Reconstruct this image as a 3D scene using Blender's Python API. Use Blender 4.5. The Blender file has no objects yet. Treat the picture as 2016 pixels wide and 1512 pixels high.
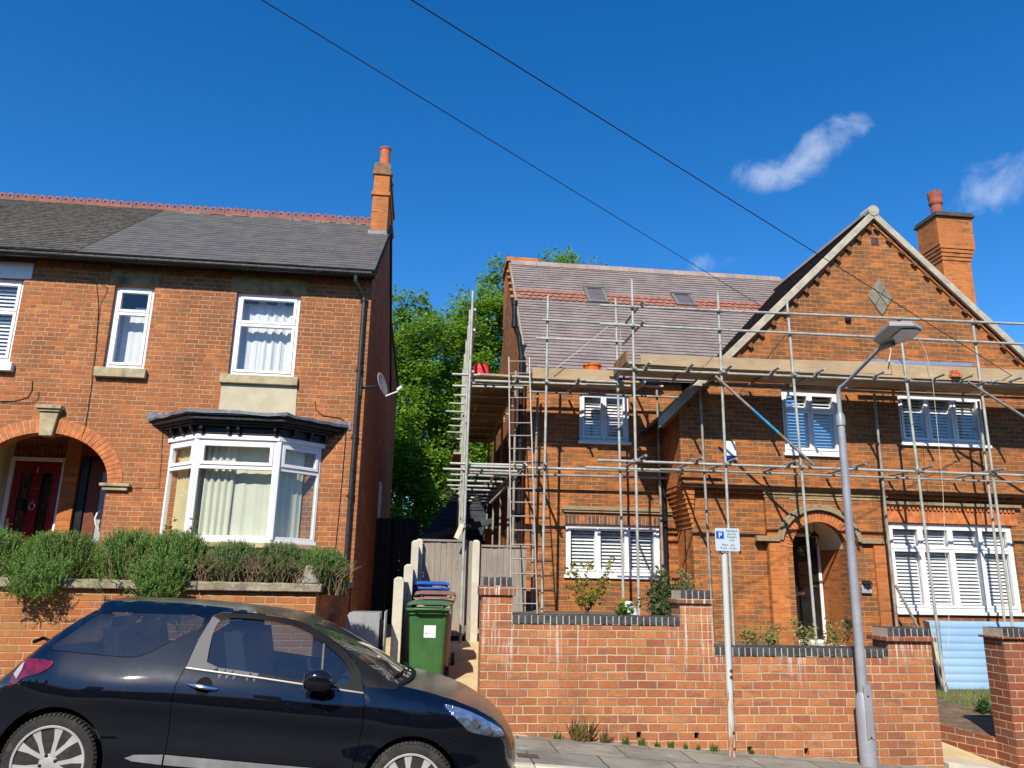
import bpy, bmesh, math, random
import numpy as np
from mathutils import Vector, Matrix
from mathutils.geometry import tessellate_polygon, delaunay_2d_cdt
R = math.radians
rnd = random.Random(7)
SC = bpy.context.scene
COL = SC.collection

# ------------------------------------------------------------------ camera
FPX, PITCH, ROLL, YAW, EYE = 1514.0, R(14.32), R(1.087), R(6.30), 1.60
_f = Vector((math.sin(YAW)*math.cos(PITCH), math.cos(YAW)*math.cos(PITCH), math.sin(PITCH)))
_r0 = Vector((math.cos(YAW), -math.sin(YAW), 0)); _u0 = _r0.cross(_f)
_r = math.cos(ROLL)*_r0 + math.sin(ROLL)*_u0
_u = -math.sin(ROLL)*_r0 + math.cos(ROLL)*_u0
CAMP = Vector((0, 0, EYE))
cam = bpy.data.cameras.new('camera'); camo = bpy.data.objects.new('camera', cam); COL.objects.link(camo)
cam.sensor_width = 36; cam.lens = FPX/2016*36; cam.clip_start = .05; cam.clip_end = 3000
camo.matrix_world = Matrix((( _r.x, _u.x, -_f.x, 0), (_r.y, _u.y, -_f.y, 0), (_r.z, _u.z, -_f.z, EYE), (0, 0, 0, 1)))
SC.camera = camo

def at(px, py, Y=None, X=None, Z=None):
    """survey helper: the point of the photograph (px, py) on a known plane of the street"""
    d = _f + _r*((px-1008)/FPX) - _u*((py-756)/FPX)
    t = Y/d.y if Y is not None else (X/d.x if X is not None else (Z-EYE)/d.z)
    return CAMP + d*t

# ------------------------------------------------------------------ light
SUN_EL, SUN_AZ = R(41), R(180+22)
w = bpy.data.worlds.new('World'); SC.world = w; w.use_nodes = True
wt = w.node_tree; wt.nodes.clear()
def wn(t, **k):
    n = wt.nodes.new(t)
    for a, b in k.items(): setattr(n, a, b)
    return n
sky = wn('ShaderNodeTexSky', sky_type='NISHITA', sun_disc=False, sun_elevation=SUN_EL, sun_rotation=SUN_AZ,
         altitude=300, air_density=1.0, dust_density=0.15, ozone_density=4.0)
bg = wn('ShaderNodeBackground'); wo = wn('ShaderNodeOutputWorld')
hsv = wn('ShaderNodeHueSaturation'); hsv.inputs['Hue'].default_value = .505; hsv.inputs['Saturation'].default_value = 1.34; hsv.inputs['Value'].default_value = 1.0
wt.links.new(sky.outputs[0], hsv.inputs['Color'])
# wispy clouds, placed by compass direction in the sky
geo = wn('ShaderNodeTexCoord')
def cloud_dir(px, py):
    d = (_f + _r*((px-1008)/FPX) - _u*((py-756)/FPX)); return d.normalized()
cur = hsv.outputs['Color']
mask_sum = None
def wmath(op, a, b=None, c=None, clamp=False):
    n = wn('ShaderNodeMath', operation=op, use_clamp=clamp)
    for i, v in enumerate((a, b, c)):
        if v is None: continue
        if isinstance(v, (int, float)): n.inputs[i].default_value = v
        else: wt.links.new(v, n.inputs[i])
    return n.outputs[0]
def wdot(vec):
    n = wn('ShaderNodeVectorMath', operation='DOT_PRODUCT'); wt.links.new(geo.outputs['Generated'], n.inputs[0]); n.inputs[1].default_value = vec
    return n.outputs['Value']
nz = wn('ShaderNodeTexNoise'); nz.inputs['Scale'].default_value = 22; nz.inputs['Detail'].default_value = 11; nz.inputs['Roughness'].default_value = .6; nz.inputs['Distortion'].default_value = .35
wt.links.new(geo.outputs['Generated'], nz.inputs['Vector'])
nz2 = wn('ShaderNodeTexNoise'); nz2.inputs['Scale'].default_value = 6; nz2.inputs['Detail'].default_value = 4
wt.links.new(geo.outputs['Generated'], nz2.inputs['Vector'])
for (a, b, half, dens) in (((1420, 355), (1650, 315), .030, .95), ((1550, 315), (1715, 240), .034, 1.0), ((1640, 262), (1720, 242), .022, 1.0), ((1880, 400), (2130, 320), .045, 1.0), ((1340, 528), (1480, 490), .018, .5), ((2100, 300), (2300, 240), .05, 1.0)):
    A = cloud_dir(*a); B = cloud_dir(*b); mid = ((A+B)/2).normalized(); ax = (B-A); ln = ax.length/2; ax.normalize()
    pr = mid.cross(ax).normalized()
    e1 = wmath('DIVIDE', wdot(tuple(ax)), ln*1.25)
    e1 = wmath('SUBTRACT', e1, float(mid.dot(ax))/(ln*1.25))
    e2 = wmath('DIVIDE', wmath('SUBTRACT', wdot(tuple(pr)), float(mid.dot(pr))), half)
    rr = wmath('ADD', wmath('POWER', e1, 2), wmath('POWER', e2, 2))
    m = wmath('SUBTRACT', 1.0, rr, clamp=True)
    front = wmath('GREATER_THAN', wdot(tuple(mid)), .5)
    m = wmath('MULTIPLY', wmath('MULTIPLY', m, front), dens)
    mask_sum = m if mask_sum is None else wmath('MAXIMUM', mask_sum, m)
nn = wmath('ADD', wmath('MULTIPLY', nz.outputs['Fac'], 1.15), wmath('MULTIPLY', nz2.outputs['Fac'], .55))
dens = wmath('ADD', wmath('MULTIPLY', mask_sum, .5), wmath('SUBTRACT', nn, 1.02))
cm = wn('ShaderNodeMapRange', interpolation_type='SMOOTHSTEP'); wt.links.new(dens, cm.inputs['Value'])
cm.inputs['From Min'].default_value = .02; cm.inputs['From Max'].default_value = .62
gate = wmath('MULTIPLY', cm.outputs[0], wmath('GREATER_THAN', mask_sum, .001))
gate = wmath('MULTIPLY', gate, .37)
mx = wn('ShaderNodeMix', data_type='RGBA'); wt.links.new(gate, mx.inputs['Factor'])
wt.links.new(cur, mx.inputs['A']); mx.inputs['B'].default_value = (6.4, 6.7, 7.0, 1)
wt.links.new(mx.outputs['Result'], bg.inputs['Color']); bg.inputs['Strength'].default_value = .135
wt.links.new(bg.outputs[0], wo.inputs[0])
sun = bpy.data.lights.new('sun', 'SUN'); sun.energy = 5.0; sun.angle = R(.53); sun.color = (1, .91, .77)
suno = bpy.data.objects.new('sun', sun); COL.objects.link(suno)
sd = Vector((math.sin(SUN_AZ)*math.cos(SUN_EL), math.cos(SUN_AZ)*math.cos(SUN_EL), math.sin(SUN_EL)))
suno.rotation_euler = sd.to_track_quat('Z', 'Y').to_euler(); suno.location = sd*40
SC.view_settings.view_transform = 'Standard'; SC.view_settings.look = 'None'; SC.view_settings.exposure = .4; SC.view_settings.gamma = 1
SC.cycles.max_bounces = 8; SC.cycles.transparent_max_bounces = 14; SC.cycles.caustics_reflective = False; SC.cycles.caustics_refractive = False

# ------------------------------------------------------------------ node helper + materials
class NT:
    def __init__(s, name):
        s.m = bpy.data.materials.new(name); s.m.use_nodes = True; s.t = s.m.node_tree; s.t.nodes.clear()
        s.out = s.t.nodes.new('ShaderNodeOutputMaterial')
    def n(s, typ, props=None, **inp):
        n = s.t.nodes.new(typ)
        for a, b in (props or {}).items(): setattr(n, a, b)
        for k, v in inp.items():
            k = k.replace('_', ' ')
            s.set(n, k, v)
        return n
    def set(s, n, k, v):
        sock = n.inputs[k]
        if isinstance(v, bpy.types.NodeSocket): s.t.links.new(v, sock)
        elif isinstance(v, (tuple, list)) and len(v) == 3 and sock.type == 'RGBA': sock.default_value = (*v, 1)
        else: sock.default_value = v
    def math(s, op, a, b=None, c=None, clamp=False):
        n = s.t.nodes.new('ShaderNodeMath'); n.operation = op; n.use_clamp = clamp
        for i, v in enumerate((a, b, c)):
            if v is not None: s.set(n, i, v)
        return n.outputs[0]
    def mr(s, v, a, b, c=0., d=1., smooth=True):
        n = s.n('ShaderNodeMapRange', {'interpolation_type': 'SMOOTHSTEP' if smooth else 'LINEAR'}, Value=v)
        for i, x in zip(('From Min', 'From Max', 'To Min', 'To Max'), (a, b, c, d)): s.set(n, i, x)
        return n.outputs[0]
    def noise(s, scale, detail=4, rough=.55, vec=None, dist=0.):
        n = s.n('ShaderNodeTexNoise', Scale=scale, Detail=detail, Roughness=rough, Distortion=dist)
        s.t.links.new(vec if vec is not None else s.pos(), n.inputs['Vector']); return n.outputs['Fac']
    def pos(s):
        if not hasattr(s, '_pos'): s._pos = s.n('ShaderNodeNewGeometry')
        return s._pos.outputs['Position']
    def mix(s, f, a, b, mode='MIX'):
        n = s.n('ShaderNodeMix', {'data_type': 'RGBA', 'blend_type': mode})
        s.set(n, 'Factor', f)
        for k, v in (('A', a), ('B', b)):
            so = [i for i in n.inputs if i.name == k and i.type == 'RGBA'][0]
            if isinstance(v, bpy.types.NodeSocket): s.t.links.new(v, so)
            else: so.default_value = (*v, 1) if len(v) == 3 else v
        return [o for o in n.outputs if o.type == 'RGBA'][0]
    def ramp(s, f, stops, const=False):
        n = s.n('ShaderNodeValToRGB', Fac=f); cr = n.color_ramp
        if const: cr.interpolation = 'CONSTANT'
        while len(cr.elements) < len(stops): cr.elements.new(.5)
        for e, (p, c) in zip(cr.elements, stops): e.position = p; e.color = (*c, 1)
        return n.outputs['Color']
    def bsdf(s, **k):
        p = s.n('ShaderNodeBsdfPrincipled')
        for a, v in k.items(): s.set(p, a.replace('_', ' '), v)
        return p
    def bump(s, h, dist, strength=1.):
        n = s.n('ShaderNodeBump', Height=h, Distance=dist, Strength=strength); return n.outputs[0]
    def done(s, sh):
        s.t.links.new(sh.outputs[0] if hasattr(sh, 'outputs') else sh, s.out.inputs[0]); return s.m

def worn(name, col, rough=.6, metal=0., var=.25, scale=6., bump=.002, bscale=60., dirt=None, dscale=3., damt=.45, coat=0., stretch=None, spec=.4):
    """general weathered surface: colour varied by two scales of noise, optional dirt patches"""
    t = NT(name); v = t.pos()
    if stretch:
        v = t.n('ShaderNodeMapping', Vector=v, Scale=stretch).outputs[0]
    n1 = t.noise(scale, 5, .6, v); n2 = t.noise(bscale, 3, .5, v)
    c = t.mix(t.mr(n1, .3, .7), tuple(x*(1-var) for x in col), tuple(min(1, x*(1+var)) for x in col))
    c = t.mix(t.mr(n2, .25, .75, 0, .5), c, tuple(x*(1-var*.8) for x in col))
    if dirt: c = t.mix(t.mr(t.noise(dscale, 6, .65), 1-damt-.1, 1-damt+.15), c, dirt)
    p = t.bsdf(Base_Color=c, Roughness=t.mr(n1, .2, .8, max(.03, rough-.1), min(1, rough+.1), False), Metallic=metal, Specular_IOR_Level=spec)
    if coat: t.set(p, 'Coat Weight', coat); t.set(p, 'Coat Roughness', .05)
    if bump: t.set(p, 'Normal', t.bump(t.math('ADD', n2, t.math('MULTIPLY', n1, .6)), bump))
    return t.done(p)

def brick_mat(name, Ls, Lh, row, joint, stops, mortar, soot=None, soot_amt=.5, soot_scale=(2.5, 2.5, 9), bump=.006, headrows=0, stretcher=False, tone=.3, u0=0., v0=0., streak=None, streak_z=(0, 0), rough=.85, rag=.004):
    """bonded brickwork from world position: Flemish (Ls + Lh) or stretcher bond, every brick its own colour"""
    t = NT(name); pos = t.pos(); g = t._pos
    sp = t.n('ShaderNodeSeparateXYZ', Vector=pos); sn = t.n('ShaderNodeSeparateXYZ', Vector=g.outputs['True Normal'])
    X, Y, Z = sp.outputs
    isx = t.math('GREATER_THAN', t.math('ABSOLUTE', sn.outputs[0]), .62)
    isz = t.math('GREATER_THAN', t.math('ABSOLUTE', sn.outputs[2]), .75)
    u = t.math('ADD', X, t.math('MULTIPLY', isx, t.math('SUBTRACT', Y, X)))
    v = t.math('ADD', Z, t.math('MULTIPLY', isz, t.math('SUBTRACT', Y, Z)))
    wob = t.n('ShaderNodeTexNoise', Vector=pos, Scale=14., Detail=3.)
    ws = t.n('ShaderNodeSeparateColor', Color=wob.outputs['Color'])
    wob2 = t.n('ShaderNodeTexNoise', Vector=pos, Scale=1.1, Detail=1.)
    u = t.math('ADD', t.math('ADD', u, u0), t.math('MULTIPLY', t.math('SUBTRACT', ws.outputs[0], .5), rag*2.2))
    v = t.math('ADD', t.math('ADD', v, v0), t.math('MULTIPLY', t.math('SUBTRACT', ws.outputs[1], .5), rag*2.))
    v = t.math('ADD', v, t.math('MULTIPLY', t.math('SUBTRACT', wob2.outputs['Fac'], .5), .02))
    vr = t.math('DIVIDE', v, row); rw = t.math('FLOOR', vr); fv = t.math('SUBTRACT', vr, rw)
    par = t.math('FLOORED_MODULO', rw, 2.)
    period = Ls if stretcher else Ls+Lh
    if headrows:
        ih = t.math('COMPARE', t.math('FLOORED_MODULO', rw, float(headrows)), 1., .1)
        per = t.math('ADD', period, t.math('MULTIPLY', ih, period*.5))
    else: per = period
    jit = t.n('ShaderNodeTexWhiteNoise', {'noise_dimensions': '1D'}, W=rw).outputs['Value']
    up = t.math('ADD', t.math('ADD', t.math('DIVIDE', u, per), t.math('MULTIPLY', par, .5)), t.math('MULTIPLY', jit, .07))
    cell = t.math('FLOOR', up); fu = t.math('MULTIPLY', t.math('SUBTRACT', up, cell), per)
    if stretcher and headrows:
        h = t.math('GREATER_THAN', fu, Ls); loc = t.math('SUBTRACT', fu, t.math('MULTIPLY', h, Ls)); ln = t.math('SUBTRACT', Ls, t.math('MULTIPLY', h, Ls*.5))
        du = t.math('MINIMUM', loc, t.math('SUBTRACT', ln, loc)); bid = t.math('ADD', t.math('MULTIPLY', cell, 2.), h)
    elif stretcher:
        du = t.math('MINIMUM', fu, t.math('SUBTRACT', per, fu)); bid = cell
    else:
        h = t.math('GREATER_THAN', fu, Ls)
        loc = t.math('SUBTRACT', fu, t.math('MULTIPLY', h, Ls)); ln = t.math('ADD', Ls, t.math('MULTIPLY', h, Lh-Ls))
        du = t.math('MINIMUM', loc, t.math('SUBTRACT', ln, loc)); bid = t.math('ADD', t.math('MULTIPLY', cell, 2.), h)
    dv = t.math('MULTIPLY', t.math('MINIMUM', fv, t.math('SUBTRACT', 1., fv)), row)
    d = t.math('MINIMUM', du, dv)
    mask = t.mr(d, joint*.5-.001, joint*.5+.003)
    wn_ = t.n('ShaderNodeTexWhiteNoise', {'noise_dimensions': '3D'}, Vector=t.n('ShaderNodeCombineXYZ', X=bid, Y=rw, Z=isx).outputs[0])
    col = t.ramp(wn_.outputs['Value'], stops)
    fine = t.noise(55, 5, .65); mid = t.noise(11, 5, .6)
    col = t.mix(t.mr(fine, .3, .75, 0, tone), col, (.02, .012, .01), 'MIX')
    if soot:
        mp = t.n('ShaderNodeMapping', Vector=pos, Scale=soot_scale).outputs[0]
        sn_ = t.noise(1., 7, .68, mp)
        sm = t.math('ADD', sn_, t.math('MULTIPLY', t.math('SUBTRACT', wn_.outputs['Value'], .5), .13))
        col = t.mix(t.mr(sm, .58-soot_amt*.35, .74-soot_amt*.25, 0., .9), col, soot)
    big = t.noise(1., 6, .65, t.n('ShaderNodeMapping', Vector=pos, Scale=(.9, .9, .42)).outputs[0])
    col = t.mix(t.mr(big, .42, .7, 0, .36), col, (.05, .03, .02))
    mc = t.mix(t.mr(t.noise(3., 5, .6), .35, .7), mortar, tuple(x*.6 for x in mortar))
    c = t.mix(mask, mc, col)
    if streak:   # white lime runs below the coping
        mp = t.n('ShaderNodeMapping', Vector=pos, Scale=(24., 24., .9)).outputs[0]
        sn2 = t.noise(1., 5, .6, mp); sel = t.noise(1.6, 2, .5, t.n('ShaderNodeMapping', Vector=pos, Scale=(1.7, 1., .0)).outputs[0])
        fall = t.mr(Z, streak_z[0], streak_z[1], 0, 1, False)
        sm = t.math('MULTIPLY', t.mr(t.math('ADD', sn2, t.math('MULTIPLY', fall, .17)), .68, .80), t.math('MULTIPLY', fall, t.mr(sel, .44, .53)))
        c = t.mix(t.math('MULTIPLY', sm, t.mr(mid, .3, .62, .15, .8)), c, streak)
        eff = t.mr(t.noise(2.3, 6, .7), .66, .78, 0, .4)
        c = t.mix(t.math('MULTIPLY', eff, t.mr(fine, .35, .6)), c, streak)
    p = t.bsdf(Base_Color=c, Roughness=rough, Specular_IOR_Level=.25)
    hh = t.math('ADD', t.math('MULTIPLY', mask, 1.), t.math('MULTIPLY', t.math('ADD', fine, mid), .28))
    hh = t.math('ADD', hh, t.math('MULTIPLY', wn_.outputs['Value'], .18))
    t.set(p, 'Normal', t.bump(hh, bump))
    return t.done(p)

def leaf_mat(name, cols, trans=.35, rough=.5):
    t = NT(name)
    oi = t.n('ShaderNodeNewGeometry').outputs['Random Per Island']
    c = t.ramp(oi, [(i/max(1, len(cols)-1), k) for i, k in enumerate(cols)])
    c = t.mix(t.mr(t.noise(.7, 3), .35, .65, 0, .4), c, tuple(x*.55 for x in cols[0]))
    d = t.bsdf(Base_Color=c, Roughness=rough, Specular_IOR_Level=.3)
    tr = t.n('ShaderNodeBsdfTranslucent', Color=t.mix(.5, c, (.25, .42, .04)))
    m = t.n('ShaderNodeMixShader', Fac=trans); t.t.links.new(d.outputs[0], m.inputs[1]); t.t.links.new(tr.outputs[0], m.inputs[2])
    return t.done(m)

def glass_mat(name, tint=(.92, .95, .96), rough=0.0, dust=0., refl=1.0, ior=1.5):
    t = NT(name)
    fc = t.n('ShaderNodeLayerWeight', Blend=.5).outputs['Facing']
    f0 = ((ior-1)/(ior+1))**2
    fr = t.math('ADD', f0, t.math('MULTIPLY', t.math('POWER', fc, 5.), 1-f0))
    wv = t.bump(t.noise(1.6, 1), .02, .35)
    gl = t.n('ShaderNodeBsdfGlossy', Color=(1, 1, 1), Roughness=rough); t.set(gl, 'Normal', wv)
    tr = t.n('ShaderNodeBsdfTransparent', Color=tint)
    m = t.n('ShaderNodeMixShader', Fac=t.math('MULTIPLY', fr, 1.7*refl, clamp=True)); t.t.links.new(tr.outputs[0], m.inputs[1]); t.t.links.new(gl.outputs[0], m.inputs[2])
    if dust:
        df = t.n('ShaderNodeBsdfDiffuse', Color=(.30, .30, .28))
        m2 = t.n('ShaderNodeMixShader', Fac=t.mr(t.noise(5, 8, .75), .3, .75, dust*.3, dust)); t.t.links.new(m.outputs[0], m2.inputs[1]); t.t.links.new(df.outputs[0], m2.inputs[2]); m = m2
    return t.done(m)

M = {}
_old = [(0, (0.450, 0.145, 0.045)), (.22, (0.340, 0.108, 0.038)), (.45, (0.505, 0.167, 0.048)), (.62, (0.285, 0.094, 0.036)), (.8, (0.615, 0.221, 0.056)), (1, (0.406, 0.128, 0.044))]
M['brick_left'] = brick_mat('brick_left', .236, .118, .0805, .008, _old, (.56, .385, .235), soot=(.28, .115, .05), soot_amt=.5, soot_scale=(4, 4, 9), bump=.006, tone=.28)
M['brick_side'] = brick_mat('brick_side', .236, .118, .0805, .006, [(0, (0.575, 0.149, 0.050)), (.5, (0.450, 0.115, 0.045)), (1, (0.675, 0.184, 0.055))], (0.425, 0.218, 0.110), soot=(.20, .07, .032), soot_amt=.5, bump=.008)  # redder than the front brick: colour stands in for warm bounce on shaded walls
M['brick_house'] = brick_mat('brick_house', .236, .118, .089, .008, [(0, (0.555, 0.176, 0.038)), (.3, (0.462, 0.138, 0.031)), (.55, (0.597, 0.197, 0.042)), (.8, (0.422, 0.118, 0.028)), (1, (0.617, 0.219, 0.046))], (0.545, 0.318, 0.144), soot=(.175, .083, .038), soot_amt=.64, soot_scale=(3., 3., 12), stretcher=True, bump=.007, tone=.22)
M['brick_orange'] = brick_mat('brick_orange', .236, .118, .085, .006, [(0, (.56, .185, .05)), (.5, (.48, .155, .042)), (1, (.62, .22, .06))], (.44, .24, .12), soot=(.2, .08, .035), soot_amt=.18, stretcher=True, bump=.005, tone=.15)
M['brick_garden'] = brick_mat('brick_garden', .232, .118, .0765, .009, [(0, (0.532, 0.185, 0.058)), (.3, (0.456, 0.145, 0.051)), (.55, (0.494, 0.207, 0.066)), (.8, (0.418, 0.132, 0.047)), (1, (0.475, 0.220, 0.078))], (0.522, 0.387, 0.218), stretcher=True, headrows=4, bump=.006, soot=(.36, .19, .075), soot_amt=.2, soot_scale=(1.2, 1.2, 1.6))
M['brick_wall'] = brick_mat('brick_wall', .238, .118, .0945, .013, [(0, (0.486, 0.180, 0.070)), (.3, (0.412, 0.144, 0.062)), (.5, (0.547, 0.218, 0.086)), (.72, (0.352, 0.119, 0.062)), (1, (0.571, 0.248, 0.107))], (0.534, 0.412, 0.265), stretcher=True, headrows=5, bump=.009, soot=(.24, .10, .06), soot_amt=.2, soot_scale=(2.5, 2.5, 7), streak=(.78, .72, .68), streak_z=(.15, .85), rag=.006)
M['brick_pier'] = brick_mat('brick_pier', .238, .118, .0945, .012, [(0, (0.326, 0.089, 0.041)), (.35, (0.259, 0.072, 0.037)), (.6, (0.365, 0.115, 0.052)), (1, (0.288, 0.102, 0.052))], (0.557, 0.391, 0.259), stretcher=True, bump=.009, soot=(.20, .09, .06), soot_amt=.35, soot_scale=(2.5, 2.5, 7), streak=(.78, .72, .68), streak_z=(.3, 1.3), rag=.006)
M['blue_brick'] = worn('blue_brick', (.055, .06, .068), .55, var=.45, scale=9, bump=.004, bscale=70)
M['mortar'] = worn('mortar', (.50, .43, .33), .95, bump=.004)
M['voussoir'] = worn('voussoir', (.52, .17, .055), .85, var=.35, scale=8, bump=.004)
M['soldier'] = worn('soldier', (.24, .10, .05), .85, var=.5, scale=7, bump=.004)
M['stone_ledge'] = worn('stone_ledge', (.33, .255, .15), .9, var=.3, scale=5, bump=.004, dirt=(.16, .11, .06), dscale=5)
M['stone'] = worn('stone', (.42, .36, .22), .9, var=.25, scale=5, bump=.005, bscale=45, dirt=(.20, .17, .10), dscale=4, damt=.4)
M['stone_dark'] = worn('stone_dark', (.34, .235, .11), .9, var=.35, scale=4, bump=.004, dirt=(.10, .08, .05), dscale=3)
M['stone_grey'] = worn('stone_grey', (.34, .31, .25), .9, var=.3, scale=5, bump=.006, dirt=(.17, .15, .10), dscale=5, damt=.5)
M['coping'] = worn('coping', (.27, .235, .165), .92, var=.45, scale=6, bump=.008, bscale=35, dirt=(.50, .46, .34), dscale=7, damt=.36)
M['render'] = worn('render', (.50, .45, .32), .9, var=.14, scale=2.5, bump=.003, dirt=(.34, .29, .18), dscale=3, damt=.36)
M['cream'] = worn('cream', (.72, .62, .42), .8, var=.07, bump=.001)
M['upvc'] = worn('upvc', (.80, .81, .82), .3, var=.03, bump=0, spec=.5)
M['white'] = worn('white', (.82, .82, .82), .5, var=.05, bump=.001)
M['black'] = worn('black', (.012, .012, .013), .35, var=.3, bump=.001)
M['black_old'] = worn('black_old', (.018, .016, .016), .5, var=.5, bump=.006, bscale=25, dirt=(.12, .11, .09), dscale=9, damt=.28)
M['lead'] = worn('lead', (.16, .18, .21), .55, metal=.3, var=.3, bump=.01, bscale=14)
M['dark'] = worn('dark', (.02, .02, .02), .9, var=.2, bump=0)
M['slate_new'] = worn('slate_new', (.108, .102, .094), .62, var=.22, scale=3, bump=.002, bscale=30)
M['slate_old'] = worn('slate_old', (.095, .088, .074), .9, var=.5, scale=10, bump=.008, bscale=22, dirt=(.20, .19, .145), dscale=12, damt=.36)
M['tile_mauve'] = worn('tile_mauve', (.235, .195, .183), .75, var=.2, scale=2.2, bump=.002, bscale=40)
M['tile_orange'] = worn('tile_orange', (.31, .135, .095), .8, var=.3, scale=7, bump=.003)
M['tile_dark'] = worn('tile_dark', (.075, .062, .060), .85, var=.3, scale=5, bump=.004)
M['terracotta'] = worn('terracotta', (.42, .12, .055), .8, var=.25, scale=8, bump=.003)
M['cresting'] = worn('cresting', (.29, .10, .065), .85, var=.35, scale=6, bump=.003, dirt=(.2, .10, .07), dscale=5)
M['verge'] = worn('verge', (.42, .38, .30), .9, var=.25, scale=5, bump=.008, bscale=25)
M['glass'] = glass_mat('glass')
M['glass_dark'] = glass_mat('glass_dark', (.30, .35, .36), refl=1.3)
M['door_red'] = worn('door_red', (.22, .008, .012), .3, var=.08, bump=0, coat=.3)
M['door_brown'] = worn('door_brown', (.16, .045, .022), .5, var=.3, scale=8, bump=.002, stretch=(9, 9, 1))
M['door_black'] = worn('door_black', (.013, .013, .014), .32, var=.2, bump=0)
M['chrome'] = worn('chrome', (.75, .76, .78), .16, metal=1, var=.05, bump=0)
M['brass'] = worn('brass', (.62, .55, .38), .3, metal=1, var=.1, bump=0)
M['galv'] = worn('galv', (.40, .415, .375), .5, metal=.15, var=.22, scale=7, bump=.001, dirt=(.20, .17, .13), dscale=5, damt=.33)
M['galv_old'] = worn('galv_old', (.30, .30, .27), .6, metal=.15, var=.3, scale=6, bump=.002, dirt=(.20, .12, .07), dscale=4, damt=.42)
M['alu'] = worn('alu', (.62, .63, .65), .35, metal=.8, var=.12, bump=0)
M['alu_dull'] = worn('alu_dull', (.34, .30, .28), .5, metal=.3, var=.2, bump=0)
def wood(name, a, b, sc=(1, 1, 1), rough=.8):
    t = NT(name); v = t.n('ShaderNodeMapping', Vector=t.pos(), Scale=sc).outputs[0]
    n = t.noise(6, 7, .65, v, .6); n2 = t.noise(1.5, 3, .5)
    c = t.mix(t.mr(n, .3, .72), a, b); c = t.mix(t.mr(n2, .35, .7, 0, .4), c, tuple(x*.7 for x in b))
    p = t.bsdf(Base_Color=c, Roughness=rough, Specular_IOR_Level=.25, Normal=t.bump(n, .003)); return t.done(p)
M['board'] = wood('board', (.50, .38, .235), (.34, .245, .145), (.6, 14, 14))
M['board_y'] = wood('board_y', (.36, .22, .10), (.24, .14, .06), (14, .6, 14))
M['fence'] = wood('fence', (.36, .32, .27), (.21, .18, .145), (22, 22, .8), .9)
M['concrete'] = worn('concrete', (.52, .49, .40), .95, var=.14, scale=4, bump=.004, bscale=50)
M['resin'] = worn('resin', (.58, .47, .27), .95, var=.16, scale=3, bump=.008, bscale=120, dirt=(.36, .29, .17), dscale=6, damt=.3)
M['soil'] = worn('soil', (.11, .075, .05), 1, var=.5, scale=9, bump=.03, bscale=30)
M['rope'] = worn('rope', (.55, .52, .44), .9, var=.2, bump=0)
M['cable'] = worn('cable', (.012, .012, .014), .5, var=.2, bump=0)
M['curtain_cream'] = worn('curtain_cream', (.60, .61, .49), .9, var=.06, scale=3, bump=0)
M['curtain_white'] = worn('curtain_white', (.70, .70, .70), .9, var=.05, scale=3, bump=0)
M['curtain_yellow'] = worn('curtain_yellow', (.60, .51, .28), .9, var=.08, scale=3, bump=0)
M['room'] = worn('room', (.12, .11, .10), .95, var=.2, bump=0)
M['bark'] = worn('bark', (.075, .062, .048), .95, var=.4, scale=5, bump=.03, bscale=14, stretch=(4, 4, .7))

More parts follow.
